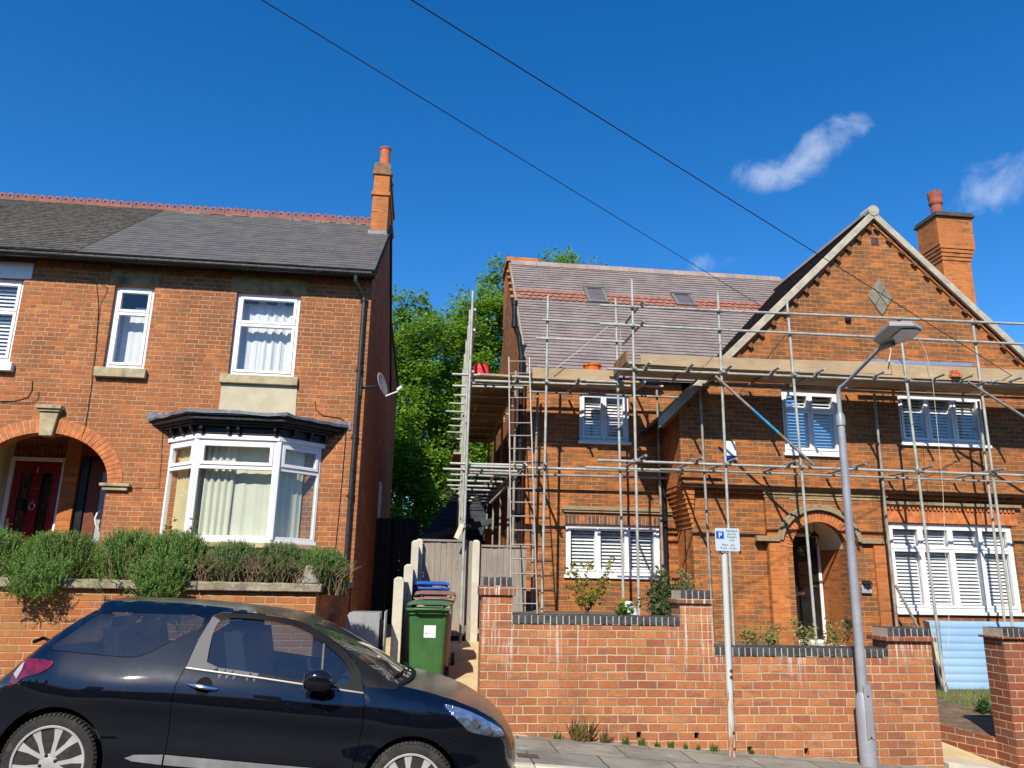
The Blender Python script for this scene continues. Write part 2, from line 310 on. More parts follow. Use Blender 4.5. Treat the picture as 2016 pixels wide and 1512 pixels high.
# ------------------------------------------------------------------ mesh helper
WL = {}
class MB:
    def __init__(s): s.v = []; s.f = []; s.mi = []
    def add(s, vs, fs, mi=0):
        o = len(s.v); s.v += [tuple(p) for p in vs]; s.f += [tuple(i+o for i in f) for f in fs]; s.mi += [mi]*len(fs); return s
    def box(s, x0, x1, y0, y1, z0, z1, mi=0):
        vs = [(x, y, z) for x in (x0, x1) for y in (y0, y1) for z in (z0, z1)]
        return s.add(vs, [(0, 1, 3, 2), (4, 6, 7, 5), (0, 4, 5, 1), (2, 3, 7, 6), (0, 2, 6, 4), (1, 5, 7, 3)], mi)
    def obox(s, c, a, b, d, mi=0):
        c, a, b, d = map(Vector, (c, a, b, d))
        vs = [c+a*i+b*j+d*k for i in (-1, 1) for j in (-1, 1) for k in (-1, 1)]
        return s.add(vs, [(0, 1, 3, 2), (4, 6, 7, 5), (0, 4, 5, 1), (2, 3, 7, 6), (0, 2, 6, 4), (1, 5, 7, 3)], mi)
    def beam(s, p, q, w_, h, up=(0, 0, 1), mi=0):
        p, q = Vector(p), Vector(q); d = (q-p)/2; n = d.normalized(); up = Vector(up)
        sd_ = n.cross(up)
        if sd_.length < 1e-4: sd_ = n.cross(Vector((0, 1, 0)))
        sd_.normalize(); u = sd_.cross(n).normalized()
        return s.obox((p+q)/2, d, sd_*w_/2, u*h/2, mi)
    def tube(s, pts, r, n=10, cap=True, mi=0, hollow=False):
        pts = [Vector(p) for p in pts]; rr = r if isinstance(r, (list, tuple)) else [r]*len(pts)
        vs = []; fs = []; prev = None
        for i, p in enumerate(pts):
            d = (pts[min(i+1, len(pts)-1)]-pts[max(i-1, 0)]).normalized()
            if prev is None:
                a = d.cross(Vector((0, 0, 1)))
                if a.length < .05: a = d.cross(Vector((1, 0, 0)))
            else: a = prev - d*prev.dot(d)
            a.normalize(); prev = a; b = d.cross(a)
            for k in range(n):
                t = 2*math.pi*k/n; vs.append(p+(a*math.cos(t)+b*math.sin(t))*rr[i])
        m = len(pts)
        for i in range(m-1):
            for k in range(n):
                fs.append((i*n+k, i*n+(k+1) % n, (i+1)*n+(k+1) % n, (i+1)*n+k))
        if cap: fs += [tuple(range(n-1, -1, -1)), tuple(range((m-1)*n, m*n))]
        return s.add(vs, fs, mi)
    def lathe(s, prof, c, axis='Z', n=24, mi=0, closed=False):
        c = Vector(c); vs = []; fs = []; m = len(prof)
        for (r, h) in prof:
            for k in range(n):
                t = 2*math.pi*k/n; a, b = r*math.cos(t), r*math.sin(t)
                vs.append(c+Vector((a, b, h) if axis == 'Z' else ((a, h, b) if axis == 'Y' else (h, a, b))))
        for i in range(m-1 + (1 if closed else 0)):
            i2 = (i+1) % m
            for k in range(n): fs.append((i*n+k, i*n+(k+1) % n, i2*n+(k+1) % n, i2*n+k))
        if not closed:
            fs += [tuple(range(n-1, -1, -1)), tuple(range((m-1)*n, m*n))]
        return s.add(vs, fs, mi)
    def prism(s, loops, d0, d1, fn=None, mi=0):
        """extrude a 2D polygon (first loop) with holes; fn(a, b, d) -> xyz; default a=x, b=z, d=y"""
        fn = fn or (lambda a, b, d: (a, d, b))
        flat = [p for l in loops for p in l]
        tris = tessellate_polygon([[Vector((p[0], p[1], 0)) for p in l] for l in loops])
        n = len(flat); vs = [fn(a, b, d0) for a, b in flat]+[fn(a, b, d1) for a, b in flat]
        fs = [tuple(t) for t in tris]+[tuple(i+n for i in reversed(t)) for t in tris]
        o = 0
        for l in loops:
            k = len(l)
            for i in range(k): fs.append((o+i, o+(i+1) % k, n+o+(i+1) % k, n+o+i))
            o += k
        return s.add(vs, fs, mi)
    def quad(s, a, b, c, d, mi=0): return s.add([a, b, c, d], [(0, 1, 2, 3)], mi)
    def build(s, name, mat, parent=None, label=None, bevel=0., smooth=True, kind=None, normals=True, ang=32, subd=0):
        off = WL.get(parent, Vector((0, 0, 0))) if parent else Vector((0, 0, 0))
        me = bpy.data.meshes.new(name); me.from_pydata([(p[0]-off.x, p[1]-off.y, p[2]-off.z) for p in s.v], [], s.f)
        for m in (mat if isinstance(mat, (list, tuple)) else [mat]): me.materials.append(m)
        if any(s.mi): me.polygons.foreach_set('material_index', s.mi)
        if normals:
            bm = bmesh.new(); bm.from_mesh(me); bmesh.ops.recalc_face_normals(bm, faces=bm.faces); bm.to_mesh(me); bm.free()
        if smooth:
            me.polygons.foreach_set('use_smooth', [True]*len(me.polygons)); me.set_sharp_from_angle(angle=R(ang))
        me.update()
        o = bpy.data.objects.new(name, me); COL.objects.link(o)
        if parent: o.parent = parent
        WL[o] = off.copy()
        if label: o['label'] = label
        if kind: o['kind'] = kind
        if bevel:
            b = o.modifiers.new('bevel', 'BEVEL'); b.width = bevel; b.segments = 2; b.limit_method = 'ANGLE'; b.angle_limit = R(40)
        return o

def thing(name, label, cat, loc=(0, 0, 0), group=None):
    o = bpy.data.objects.new(name, None); COL.objects.link(o); o.location = loc; o.empty_display_size = .1
    o['label'] = label; o['category'] = cat
    if group: o['group'] = group
    WL[o] = Vector(loc); return o
def tag(o, label, cat, group=None):
    o['label'] = label; o['category'] = cat
    if group: o['group'] = group
    return o
def rebase(o, loc):
    """give a one-mesh thing its origin at its base"""
    loc = Vector(loc); o.data.transform(Matrix.Translation(-loc)); o.location = loc; WL[o] = loc; return o
def dup(root, loc, label, rotz=None):
    r = root.copy(); COL.objects.link(r); r.location = loc; r['label'] = label
    if rotz is not None: r.rotation_euler = (0, 0, rotz)
    for ch in root.children:
        c = ch.copy(); COL.objects.link(c); c.parent = r
        for g in ch.children:
            d = g.copy(); COL.objects.link(d); d.parent = c
    return r
def rect(x0, x1, z0, z1): return [(x0, z0), (x1, z0), (x1, z1), (x0, z1)]
def arc(cx, cz, a, b, t0, t1, n=18): return [(cx+a*math.cos(R(t0+(t1-t0)*i/n)), cz+b*math.sin(R(t0+(t1-t0)*i/n))) for i in range(n+1)]

def tile_roof(mb, O, U, V, ulen, vlen, tw, ex, lip, clip=None, jit=.003, seed=1, stag=.5, mi=0):
    """courses of single tiles, each overlapping the one below; U across, V up the slope"""
    O, U, V = Vector(O), Vector(U).normalized(), Vector(V).normalized(); N = U.cross(V)
    if N.z < 0: N = -N
    rr = random.Random(seed); n = max(1, round(vlen/ex)); ex = vlen/n
    for i in range(n):
        lo, hi = (0., ulen) if clip is None else clip((i+.5)*ex)
        if hi-lo < .02: continue
        k = 0; u = -(tw*stag if i % 2 else 0)-tw*.2*rr.random()
        while u < hi:
            a, b = max(u, lo), min(u+tw-.004, hi); u += tw
            if b-a < .01: continue
            l1, l2 = lip+rr.uniform(0, jit), lip+rr.uniform(0, jit); dv = rr.uniform(-jit, jit)
            v0, v1 = i*ex+dv, (i+1)*ex+.03
            p = [O+U*a+V*v0, O+U*b+V*v0, O+U*b+V*v0+N*l2, O+U*a+V*v0+N*l1, O+U*b+V*v1+N*.001, O+U*a+V*v1+N*.001]
            mb.add(p, [(0, 1, 2, 3), (3, 2, 4, 5), (1, 4, 2), (0, 3, 5)], mi)
    return mb

def curtain(mb, x0, x1, z0, z1, y, amp=.03, wl=.11, seed=0, pull=0., fn=None, mi=0):
    rr = random.Random(seed); n = max(8, int((x1-x0)/.018)); ph = rr.random()*6; rows = 8
    fn = fn or (lambda a, d, b: (a, d, b)); vs = []; fs = []
    for j in range(rows+1):
        t = j/rows
        for i in range(n+1):
            s_ = i/n; x = x0+(x1-x0)*s_; k = .6+.4*math.sin(x*3.1+ph)
            x += pull*(1-t)*(s_-.5)*(x1-x0)*.3
            d = amp*k*(math.sin(2*math.pi*x/wl+ph+.5*math.sin(x*9+t))+.35*math.sin(2*math.pi*x/wl*2.3+ph*2))*(.7+.3*t)
            vs.append(fn(x, y+d, z1+(z0-z1)*t))
    for j in range(rows):
        for i in range(n): a = j*(n+1)+i; fs.append((a, a+1, a+n+2, a+n+1))
    mb.add(vs, fs, mi)

def window(parent, x0, x1, z0, z1, y, lights, label=None, bw=.06, fill='shutter', fn=None, name='window', sill=None, fillfn=None, cas=.055, tilt=-48):
    """uPVC window: lights = list of (u0, u1, v0, v1) in 0..1; frame + pane + blind or curtain behind"""
    W, H = x1-x0, z1-z0; f = MB(); p = MB(); bl = MB()
    T = fn or (lambda a, d, b: (a, d, b))
    def bx(mb, a0, a1, d0, d1, b0, b1):
        vs = [T(a, d, b) for a in (a0, a1) for d in (d0, d1) for b in (b0, b1)]
        mb.add(vs, [(0, 1, 3, 2), (4, 6, 7, 5), (0, 4, 5, 1), (2, 3, 7, 6), (0, 2, 6, 4), (1, 5, 7, 3)])
    e = .0015
    bx(f, x0, x0+bw, y, y+.07, z0, z1); bx(f, x1-bw, x1, y, y+.07, z0, z1)
    bx(f, x0+bw+e, x1-bw-e, y, y+.07, z0, z0+bw); bx(f, x0+bw+e, x1-bw-e, y, y+.07, z1-bw, z1)
    xi0, xi1, zi0, zi1 = x0+bw, x1-bw, z0+bw, z1-bw
    for (u0, u1, v0, v1) in lights:
        a0, a1, b0, b1 = xi0+(xi1-xi0)*u0, xi0+(xi1-xi0)*u1, zi0+(zi1-zi0)*v0, zi0+(zi1-zi0)*v1
        c = cas; g = .006
        bx(f, a0+g, a0+c, y-.014, y+.06, b0+g, b1-g); bx(f, a1-c, a1-g, y-.014, y+.06, b0+g, b1-g)
        bx(f, a0+c+e, a1-c-e, y-.014, y+.06, b0+g, b0+c); bx(f, a0+c+e, a1-c-e, y-.014, y+.06, b1-c, b1-g)
        # backing mullion joints
        if u1 < .999: bx(f, a1-.02, a1+.02, y+.004, y+.066, b0-.01, b1+.01)
        if v1 < .999: bx(f, a0-.01+e, a1+.01-e, y+.008, y+.062, b1-.02, b1+.02)
        p.add([T(a0+c-.004, y+.02, b0+c-.004), T(a1-c+.004, y+.02, b0+c-.004), T(a1-c+.004, y+.02, b1-c+.004), T(a0+c-.004, y+.02, b1-c+.004)], [(0, 1, 2, 3)])
        if fill == 'shutter':
            n = max(3, int((b1-b0-2*c)/.062)); h = (b1-b0-2*c)/n
            for i in range(n):
                zc = b0+c+h*(i+.5); ca, sa = math.cos(R(tilt)), math.sin(R(tilt))
                hw = .034
                vs = [T(a0+c, y+.13+s1*hw*ca-s2*.004*sa, zc-s1*hw*sa*1-s2*.004*ca) for s1 in (-1, 1) for s2 in (-1, 1)]+[T(a1-c, y+.13+s1*hw*ca-s2*.004*sa, zc-s1*hw*sa*1-s2*.004*ca) for s1 in (-1, 1) for s2 in (-1, 1)]
                bl.add(vs, [(0, 1, 3, 2), (4, 6, 7, 5), (0, 4, 5, 1), (2, 3, 7, 6), (0, 2, 6, 4), (1, 5, 7, 3)])
            bx(bl, a0+.004, a0+c, y+.1, y+.155, b0+.01, b1-.01); bx(bl, a1-c, a1-.004, y+.1, y+.155, b0+.01, b1-.01)
    fo = f.build(name, M['upvc'], parent, label=label, bevel=.005)
    p.build('pane', M['glass'], fo, smooth=False, normals=False)
    if fill == 'shutter': bl.build('shutter', M['white'], fo, smooth=False)
    if fillfn: fillfn(fo)
    return fo
# ================================================================== LEFT: semi-detached house
YL = 13.3
hs = thing('semi_detached_house', 'red brick semi-detached house with dark slate roof, arched porch and white bay window', 'house', (-4.5, YL, 0))
XR = -1.12
def px(px_, py_, Y=YL): return at(px_, py_, Y=Y).x
def pz(px_, py_, Y=YL): return at(px_, py_, Y=Y).z
wS = (px(228, 562)+.02, px(290, 727)-.01, pz(250, 727), pz(262, 561))   # small upper window
wS = (-5.53, -4.86, 4.98, 6.47)
wB = (-3.47, -2.36, 4.955, 6.475)
wF = (-8.6, px(30, 650), 5.0, 6.48)
acx, acz, aa, ab = px(94, 850), 3.02, 1.05, .80
arch = [(acx-aa, .9), (acx+aa, .9)]+arc(acx, acz, aa, ab, 0, 180, 28)
mb = MB()
mb.prism([[(-15, -1), (XR, -1), (XR, 6.93), (-15, 6.93)], rect(*wS), rect(*wB), rect(*wF), arch], YL, YL+.24)
mb.build('front_wall', M['brick_left'], hs, smooth=False)
mb = MB(); sd_ = lambda a, b, d: (d, a, b)
mb.prism([[(YL+.24, -1), (YL+.24, 6.93), (17.3, 9.74), (19.6, 8.2), (21.35, 8.2), (26.5, 8.2), (26.5, -1)]], XR-.24, XR, sd_)
mb.build('gable_wall', M['brick_side'], hs, smooth=False)
mb = MB(); mb.box(-15, XR-.25, 21.2, 21.4, -1, 6.8); mb.box(-15, -14.8, YL+.25, 21.2, -1, 6.8); mb.box(-14.8, XR-.25, YL+.25, 21.2, 4.22, 4.42)
mb.build('rear_wall', M['room'], hs, smooth=False)
# stone lintels, sills, panel
mb = MB()
mb.box(px(217, 553), px(317, 558), YL-.012, YL+.1, 6.475, 6.79); mb.build('lintel', M['stone_dark'], hs, bevel=.006)
mb = MB(); mb.box(px(455, 567), px(604, 575), YL-.012, YL+.1, 6.48, 6.79); mb.build('lintel', M['stone_dark'], hs, bevel=.006)
mb = MB(); mb.box(-9, px(63, 545), YL-.02, YL+.1, 6.485, 6.78); mb.build('lintel', M['white'], hs, label='white painted lintel', bevel=.006)
mb = MB(); mb.box(px(187, 737), px(289, 740), YL-.09, YL+.08, 4.80, 4.965); mb.build('sill', M['stone'], hs, bevel=.012)
mb = MB(); mb.box(px(434, 748), px(587, 752), YL-.08, YL+.08, 4.79, 4.945); mb.build('sill', M['stone'], hs, bevel=.012)
mb = MB(); mb.box(-9, px(27, 730), YL-.1, YL+.08, 4.82, 4.975); mb.build('sill', M['white'], hs, label='white painted sill', bevel=.01)
mb = MB(); mb.prism([[(px(430, 812), 4.19), (px(583, 815), 4.19), (px(585, 765), 4.785), (px(436, 765), 4.785)]], YL-.018, YL+.05); mb.build('rendered_panel', M['render'], hs, bevel=.004)
# windows
def cur_fill(x0, x1, z0, z1, y, mat, wl=.1, seed=0, parts=None, top=None):
    def f(fo):
        c = MB()
        for (a, b, zt) in (parts or [(0, 1, 1)]):
            curtain(c, x0+(x1-x0)*a, x0+(x1-x0)*b, z0, z0+(z1-z0)*zt, y, .028, wl, seed+int(a*10))
        c.build('curtain', M[mat], fo, normals=False, ang=180)
        r_ = MB(); r_.box(x0-.1, x1+.1, y+.6, y+.62, z0-.2, z1+.2); r_.build('room_backdrop', M['room'], fo, smooth=False)
    return f
LT = [(0, 1, .70, 1), (0, 1, 0, .70)]
window(hs, *wS, YL+.07, LT, fill=None, fillfn=cur_fill(wS[0], wS[1], wS[2], wS[3], YL+.3, 'curtain_white', .13, 3, [(0, 1, .72), (.42, 1, .80)]), label='narrow upper window with a half drawn white curtain')
window(hs, *wB, YL+.07, [(0, 1, .64, 1), (0, 1, 0, .64)], fill=None, fillfn=cur_fill(wB[0], wB[1], wB[2], wB[3], YL+.28, 'curtain_white', .15, 5, [(.02, .98, .92), (.30, .42, .97), (.6, .72, .96)]), label='wide upper window with white net curtain')
window(hs, *wF, YL+.07, [(0, .5, .62, 1), (0, .5, 0, .62), (.5, 1, .62, 1), (.5, 1, 0, .62)], fill='shutter', label='upper window with white venetian blind')
# ---- porch arch
mb = MB(); n = 38; ro = .235
for i in range(n):
    t0, t1 = 180*i/n+.35, 180*(i+1)/n-.35
    if 84 < (t0+t1)/2 < 96: continue
    ps = []
    for t, k in ((t0, 0), (t1, 0), (t1, 1), (t0, 1)): ps.append((acx+(aa+ro*k)*math.cos(R(t)), acz+(ab+ro*k)*math.sin(R(t))))
    mb.prism([ps], YL-.012, YL+.2)
    if i == n//2-2: mb.build('arch_bricks', M['voussoir'], hs, smooth=False); mb = MB()
mb.build('arch_bricks', M['voussoir'], hs, smooth=False)
mb = MB(); ps = arc(acx, acz, aa+.003, ab+.003, 0, 180, 30)+arc(acx, acz, aa+ro, ab+ro, 180, 0, 30)
mb.prism([ps], YL-.004, YL+.15); mb.build('arch_mortar', M['mortar'], hs, smooth=False)
mb = MB(); kx = acx
mb.prism([[(kx-.10, acz+ab-.06), (kx+.10, acz+ab-.06), (kx+.145, acz+ab+.34), (kx-.145, acz+ab+.34)]], YL-.07, YL+.1)
mb.box(kx-.17, kx+.17, YL-.10, YL+.05, acz+ab+.342, acz+ab+.385); mb.box(kx-.20, kx+.20, YL-.13, YL+.05, acz+ab+.387, acz+ab+.45)
mb.build('keystone', M['stone'], hs, bevel=.008)
mb = MB(); x_ = acx+aa
mb.box(x_-.05, x_+.34, YL-.06, YL+.25, acz-.115, acz-.055); mb.box(x_-.09, x_+.38, YL-.09, YL+.25, acz-.053, acz-.003); mb.build('impost', M['stone'], hs, bevel=.008)
mb = MB(); x_ = acx-aa; mb.box(x_-.38, x_+.09, YL-.09, YL+.25, acz-.115, acz-.003); mb.build('impost', M['stone'], hs, bevel=.008)
# ---- porch recess
YB_ = 14.55
dl, dr = px(36, 950, YB_)-.12, px(122, 920, YB_)
dt = pz(80, 908, YB_); db = dt-2.02
mb = MB(); mb.box(acx-2.2, dl-.075, YB_+.1, YB_+.25, .9, 4.6); mb.box(acx-1.5, acx-1.25, YL+.25, YB_+.1, .9, 4.6); mb.build('porch_render', M['cream'], hs, smooth=False)
mb = MB(); mb.box(acx-2.2, -4.4, YL+.25, YB_+.1, 3.98, 4.1); mb.build('porch_ceiling', M['cream'], hs, smooth=False)
mb = MB(); mb.box(dr+.075, -4.4, YB_+.1, YB_+.3, .9, 4.6); mb.box(dl-.075, dr+.075, YB_+.1, YB_+.3, dt+.32, 4.6)
mb.box(dr+.08, px(150, 1000, YB_)-.02, YB_-.1, YB_+.1, .9, 3.97)
mb.box(-4.65, -4.4, YL+.25, YB_, .9, 3.97); mb.build('porch_wall', M['brick_orange'], hs, smooth=False)
mb = MB(); n = 14
for i in range(n):
    a = dl-.06+(dr-dl+.22)*i/n; mb.box(a, a+(dr-dl+.22)/n-.008, YB_+.05, YB_+.2, dt+.075, dt+.318)
mb.build('door_lintel', M['soldier'], hs, bevel=.004)
mb = MB(); mb.box(acx-2.2, -4.4, YL+.25, YB_+.3, .7, 1.05); mb.build('porch_floor', M['concrete'], hs, smooth=False)
# red door
mb = MB(); y = YB_
mb.box(dl-.07, dl, y, y+.12, db, dt+.07); mb.box(dr, dr+.07, y, y+.12, db, dt+.07); mb.box(dl+.001, dr-.001, y, y+.12, dt, dt+.07)
mb.build('door_frame', M['upvc'], hs, bevel=.006)
d = MB(); gx = dr-dl
gl = [(dl+gx*.17, dl+gx*.40), (dl+gx*.60, dl+gx*.83)]; gz0, gz1 = db+.62, dt-.20
d.prism([rect(dl+.004, dr-.004, db, dt-.004)]+[rect(a, b, gz0, gz1) for a, b in gl], y+.03, y+.09)
for a, b in gl:
    for r0, r1, q0, q1 in ((a-.02, a, gz0-.02, gz1+.02), (b, b+.02, gz0-.02, gz1+.02), (a, b, gz0-.02, gz0), (a, b, gz1, gz1+.02)): d.box(r0, r1, y+.018, y+.0295, q0, q1)
do = d.build('door', M['door_red'], hs, label='glossy red front door with two leaded lights', bevel=.003)
p = MB()
for a, b in gl: p.box(a, b, y+.05, y+.06, gz0, gz1)
p.build('pane', M['glass_dark'], do, smooth=False)
p = MB()
for a, b in gl:
    cx = (a+b)/2
    for k in (.2, .5, .8):
        cz = gz0+(gz1-gz0)*k; p.prism([[(cx, cz-.07), (cx+.045, cz), (cx, cz+.07), (cx-.045, cz)]], y+.044, y+.049)
    for q in (.28, .72): p.box(a+(b-a)*q-.003, a+(b-a)*q+.003, y+.046, y+.0495, gz0, gz1)
p.build('leading', M['black'], do, smooth=False)
p = MB(); p.box(dl+gx*.36, dl+gx*.70, y+.012, y+.0298, db+.48, db+.57); p.build('letterbox', M['brass'], do, bevel=.005)
p = MB(); cx = (dl+dr)/2; p.tube([Vector((cx+.045*math.cos(t*.5236), y+.015, db+1.22+.06*math.sin(t*.5236))) for t in range(13)], .007, 6); p.box(cx-.02, cx+.02, y+.01, y+.0298, db+1.27, db+1.33); p.build('knocker', M['chrome'], do)
p = MB(); p.box(dl+.03, dl+.065, y+.015, y+.0298, db+.72, db+1.0); p.tube([(dl+.048, y-.02, db+.90), (dl+.17, y-.02, db+.90)], .009, 8); p.tube([(dl+.048, y+.02, db+.90), (dl+.048, y-.02, db+.90)], .009, 8); p.build('handle', M['chrome'], do)
def text_mesh(s, size, loc, mat, parent, name='lettering', rot=(R(90), 0, 0), align='CENTER', ext=.001):
    c = bpy.data.curves.new(name, 'FONT'); c.body = s; c.size = size; c.align_x = align; c.extrude = ext
    o = bpy.data.objects.new(name, c); COL.objects.link(o)
    bpy.context.view_layer.update(); dg = bpy.context.evaluated_depsgraph_get()
    me = bpy.data.meshes.new_from_object(o.evaluated_get(dg)); bpy.data.objects.remove(o)
    me.transform(Matrix.Translation(Vector(loc)-WL[parent]) @ Matrix.LocRotScale(None, __import__('mathutils').Euler(rot), None))
    me.materials.clear(); me.materials.append(mat)
    o = bpy.data.objects.new(name, me); COL.objects.link(o); o.parent = parent; WL[o] = WL[parent].copy(); return o
text_mesh('19', .10, (cx+.01, y+.0275, db+1.50), M['chrome'], do, 'house_number')
p = MB(); p.lathe([(.012, -.02), (.02, 0), (.022, .05), (.014, .09), (0.003, .1)], (cx, y+.012, dt-.18), n=10); p.build('door_plate', M['chrome'], do)
p = MB(); bx_ = px(11, 968, 14.0); p.box(bx_-.05, bx_+.05, 14.52, 14.64, 2.62, 2.84); p.build('doorbell', M['black'], hs, bevel=.01)
# brown side door
x0, x1 = px(151, 1000, YB_), px(232, 1000, YB_); zt = pz(185, 905, YB_)
mb = MB(); mb.box(x0, x0+.12, YB_-.04, YB_+.1, .9, zt+.05); mb.box(x0+.121, x1, YB_-.04, YB_+.1, zt, zt+.05); mb.build('door_frame', M['black'], hs, bevel=.005)
d = MB(); gx0 = x0+.34; d.prism([rect(x0+.13, x1, 1.0, zt-.005), rect(gx0, x1-.15, 1.95, zt-.2)], YB_, YB_+.06); do2 = d.build('door', M['door_brown'], hs, label='brown panelled door with pale glass', bevel=.004)
p = MB(); p.box(gx0, x1-.15, YB_+.02, YB_+.03, 1.95, zt-.2); p.build('pane', worn('frosted_glass', (.35, .42, .42), .25, var=.1), do2, smooth=False)
p = MB(); c0 = at(193, 1010, Y=YB_-.06); p.tube([c0+Vector((.05, 0, .06)), c0+Vector((.0, -.03, 0)), c0+Vector((-.02, -.04, -.1)), c0+Vector((.0, -.03, -.2)), c0+Vector((.05, 0, -.28))], .016, 8); p.build('handle', M['upvc'], do2)

# ---- bay window
bay = [Vector((px(336, 868), YL)), Vector((px(389, 864, 12.72), 12.72)), Vector((px(550, 868, 12.72), 12.72)), Vector((px(636, 879), YL))]
zb, zt = 2.12, pz(470, 866, 12.72)
bw_ = MB(); o3 = [(-.0, 0)]
def off_poly(d):
    a, b, c, e = bay; n1 = Vector((-(b-a).y, (b-a).x)).normalized()*-1; n3 = Vector((-(e-c).y, (e-c).x)).normalized()*-1
    if n1.y > 0: n1 = -n1
    if n3.y > 0: n3 = -n3
    k1 = d*math.tan(.5*math.acos(max(-1, min(1, n1.dot(Vector((0, -1)))))));
    return [(a.x-d/max(.3, abs(n1.x)), YL), (b.x-k1, b.y-d), (c.x+k1, c.y-d), (e.x+d/max(.3, abs(n3.x)), YL)]
pl = lambda a, b, d: (a, b, d)
pg = [(p.x, p.y) for p in bay]
mb = MB(); mb.prism([off_poly(-.03)], .2, zb-.1, pl); bb = mb.build('bay_base', M['brick_left'], hs, smooth=False)
mb = MB(); mb.prism([off_poly(.05)], zb-.1, zb-.02, pl); mb.build('bay_sill', M['stone'], hs, bevel=.008)
bo = None
bayth = MB(); bayth.prism([off_poly(.01)], zb-.02, zb+.03, pl); bayth.build('bay_frame_sill', M['upvc'], hs, bevel=.006); bayth = MB(); bayth.prism([off_poly(.03)], zt, zt+.075, pl)
bo = bayth.build('bay_frame_head', M['upvc'], hs, bevel=.006)
TZ = (1.24)/(1.66)
def bay_light(a, b, nm):
    d_ = b-a; L = d_.length; ux = d_/L; nx = Vector((-ux.y, ux.x))   # inward normal (towards +Y)
    if nx.y < 0: nx = -nx
    T = lambda q, d, z: (a.x+ux.x*q+nx.x*d, a.y+ux.y*q+nx.y*d, z)
    f = MB(); p = MB(); bw = .05
    def bx(mb, a0, a1, d0, d1, b0, b1):
        vs = [T(q, d, z) for q in (a0, a1) for d in (d0, d1) for z in (b0, b1)]
        mb.add(vs, [(0, 1, 3, 2), (4, 6, 7, 5), (0, 4, 5, 1), (2, 3, 7, 6), (0, 2, 6, 4), (1, 5, 7, 3)])
    z0, z1 = zb+.03, zt; zm = z0+(z1-z0)*.715; e = .002
    bx(f, 0.02, .07, 0, .07, z0, z1); bx(f, L-.07, L-.02, 0, .07, z0, z1)
    bx(f, .07+e, L-.07-e, 0, .07, z0, z0+.05); bx(f, .07+e, L-.07-e, 0, .07, z1-.05, z1); bx(f, .07+e, L-.07-e, 0, .07, zm-.03, zm+.03)
    a0, a1 = .075, L-.075; b0, b1 = zm+.035, z1-.055; c = .055   # opening top casement
    bx(f, a0, a0+c, -.016, .06, b0, b1); bx(f, a1-c, a1, -.016, .06, b0, b1); bx(f, a0+c+e, a1-c-e, -.016, .06, b0, b0+c); bx(f, a0+c+e, a1-c-e, -.016, .06, b1-c, b1)
    for q0, q1, r0, r1 in ((a0+c-.004, a1-c+.004, b0+c-.004, b1-c+.004), (.066, L-.066, z0+.046, zm-.026)):
        p.add([T(q0, .025, r0), T(q1, .025, r0), T(q1, .025, r1), T(q0, .025, r1)], [(0, 1, 2, 3)])
    o = f.build('bay_light', M['upvc'], hs, bevel=.005); p.build('pane', M['glass'], o, smooth=False, normals=False)
    cu = MB(); cm = 'curtain_cream'
    if nm == 0: curtain(cu, .05, L-.03, z0+.02, z1-.02, .14, .03, .085, 2, fn=T); cm = 'curtain_yellow'
    elif nm == 1:
        curtain(cu, .05, L*.45, z0+.02, z1-.02, .18, .035, .10, 4, pull=.3, fn=T); curtain(cu, L*.36, L-.02, z0+.02, z1-.06, .22, .025, .21, 8, fn=T)
    else: curtain(cu, .06, L*.72, z0+.02, z1-.03, .16, .035, .12, 9, fn=T); curtain(cu, L*.55, L-.04, z0+.02, z1-.05, .2, .04, .14, 11, pull=.3, fn=T)
    cu.build('curtain', M[cm], o, normals=False, ang=180)
for i in range(3): bay_light(bay[i], bay[i+1], i)
for v in bay[1:3]: mb = MB(); mb.tube([(v.x, v.y+.035, zb+.03), (v.x, v.y+.035, zt)], .055, 8); mb.build('corner_post', M['upvc'], hs)
# canopy over the bay: frieze, brackets, mouldings, ragged lead top
cz = zt+.075
mb = MB()
for d, z0, z1 in ((.04, cz, cz+.13), (.12, cz+.13, cz+.17), (.17, cz+.17, cz+.205), (.235, cz+.205, cz+.27), (.275, cz+.27, cz+.315)): mb.prism([off_poly(d)], z0+.001, z1, pl)
co = mb.build('bay_canopy', M['black_old'], hs, bevel=.012)
br = MB(); segs = off_poly(.04)
for i in range(3):
    a, b = Vector(segs[i]), Vector(segs[i+1]); d_ = (b-a).normalized(); nx = Vector((d_.y, -d_.x))
    if nx.y > 0: nx = -nx
    for t in ((.25, .6, .93) if i != 1 else (.06, .38, .50, .94)):
        q = a+(b-a)*t
        prof = [(0, 0), (.05, .02), (.085, .07), (.085, .126), (0, .126)]
        f_ = lambda u_, z_, s_, q=q, d_=d_, nx=nx: (q.x+nx.x*u_+d_.x*s_, q.y+nx.y*u_+d_.y*s_, cz+.003+z_)
        br.prism([prof], -.022, .022, f_)
br.build('bracket', M['black'], co, smooth=False)
mb = MB(); base = off_poly(.29); top = off_poly(.02); N = 26
def lerp_poly(pg_, t):
    ls = [math.dist(pg_[i], pg_[i+1]) for i in range(3)]; s_ = t*sum(ls)
    for i in range(3):
        if s_ <= ls[i] or i == 2: k = min(1, s_/ls[i]); return (pg_[i][0]+(pg_[i+1][0]-pg_[i][0])*k, pg_[i][1]+(pg_[i+1][1]-pg_[i][1])*k)
        s_ -= ls[i]
vs = []; rr = random.Random(4)
for k in range(N+1):
    t = k/N; a = lerp_poly(base, t); b = lerp_poly(top, t); j = rr.uniform(-.014, .014)
    vs += [(a[0], min(a[1], YL-.001), cz+.29+j), (a[0], min(a[1]+rr.uniform(-.01, .01), YL-.001), cz+.338+j*1.5), ((a[0]*.5+b[0]*.5), (a[1]+b[1])*.5, cz+.36+rr.uniform(-.01, .02)), (b[0], YL-.001, cz+.40)]
fs = []
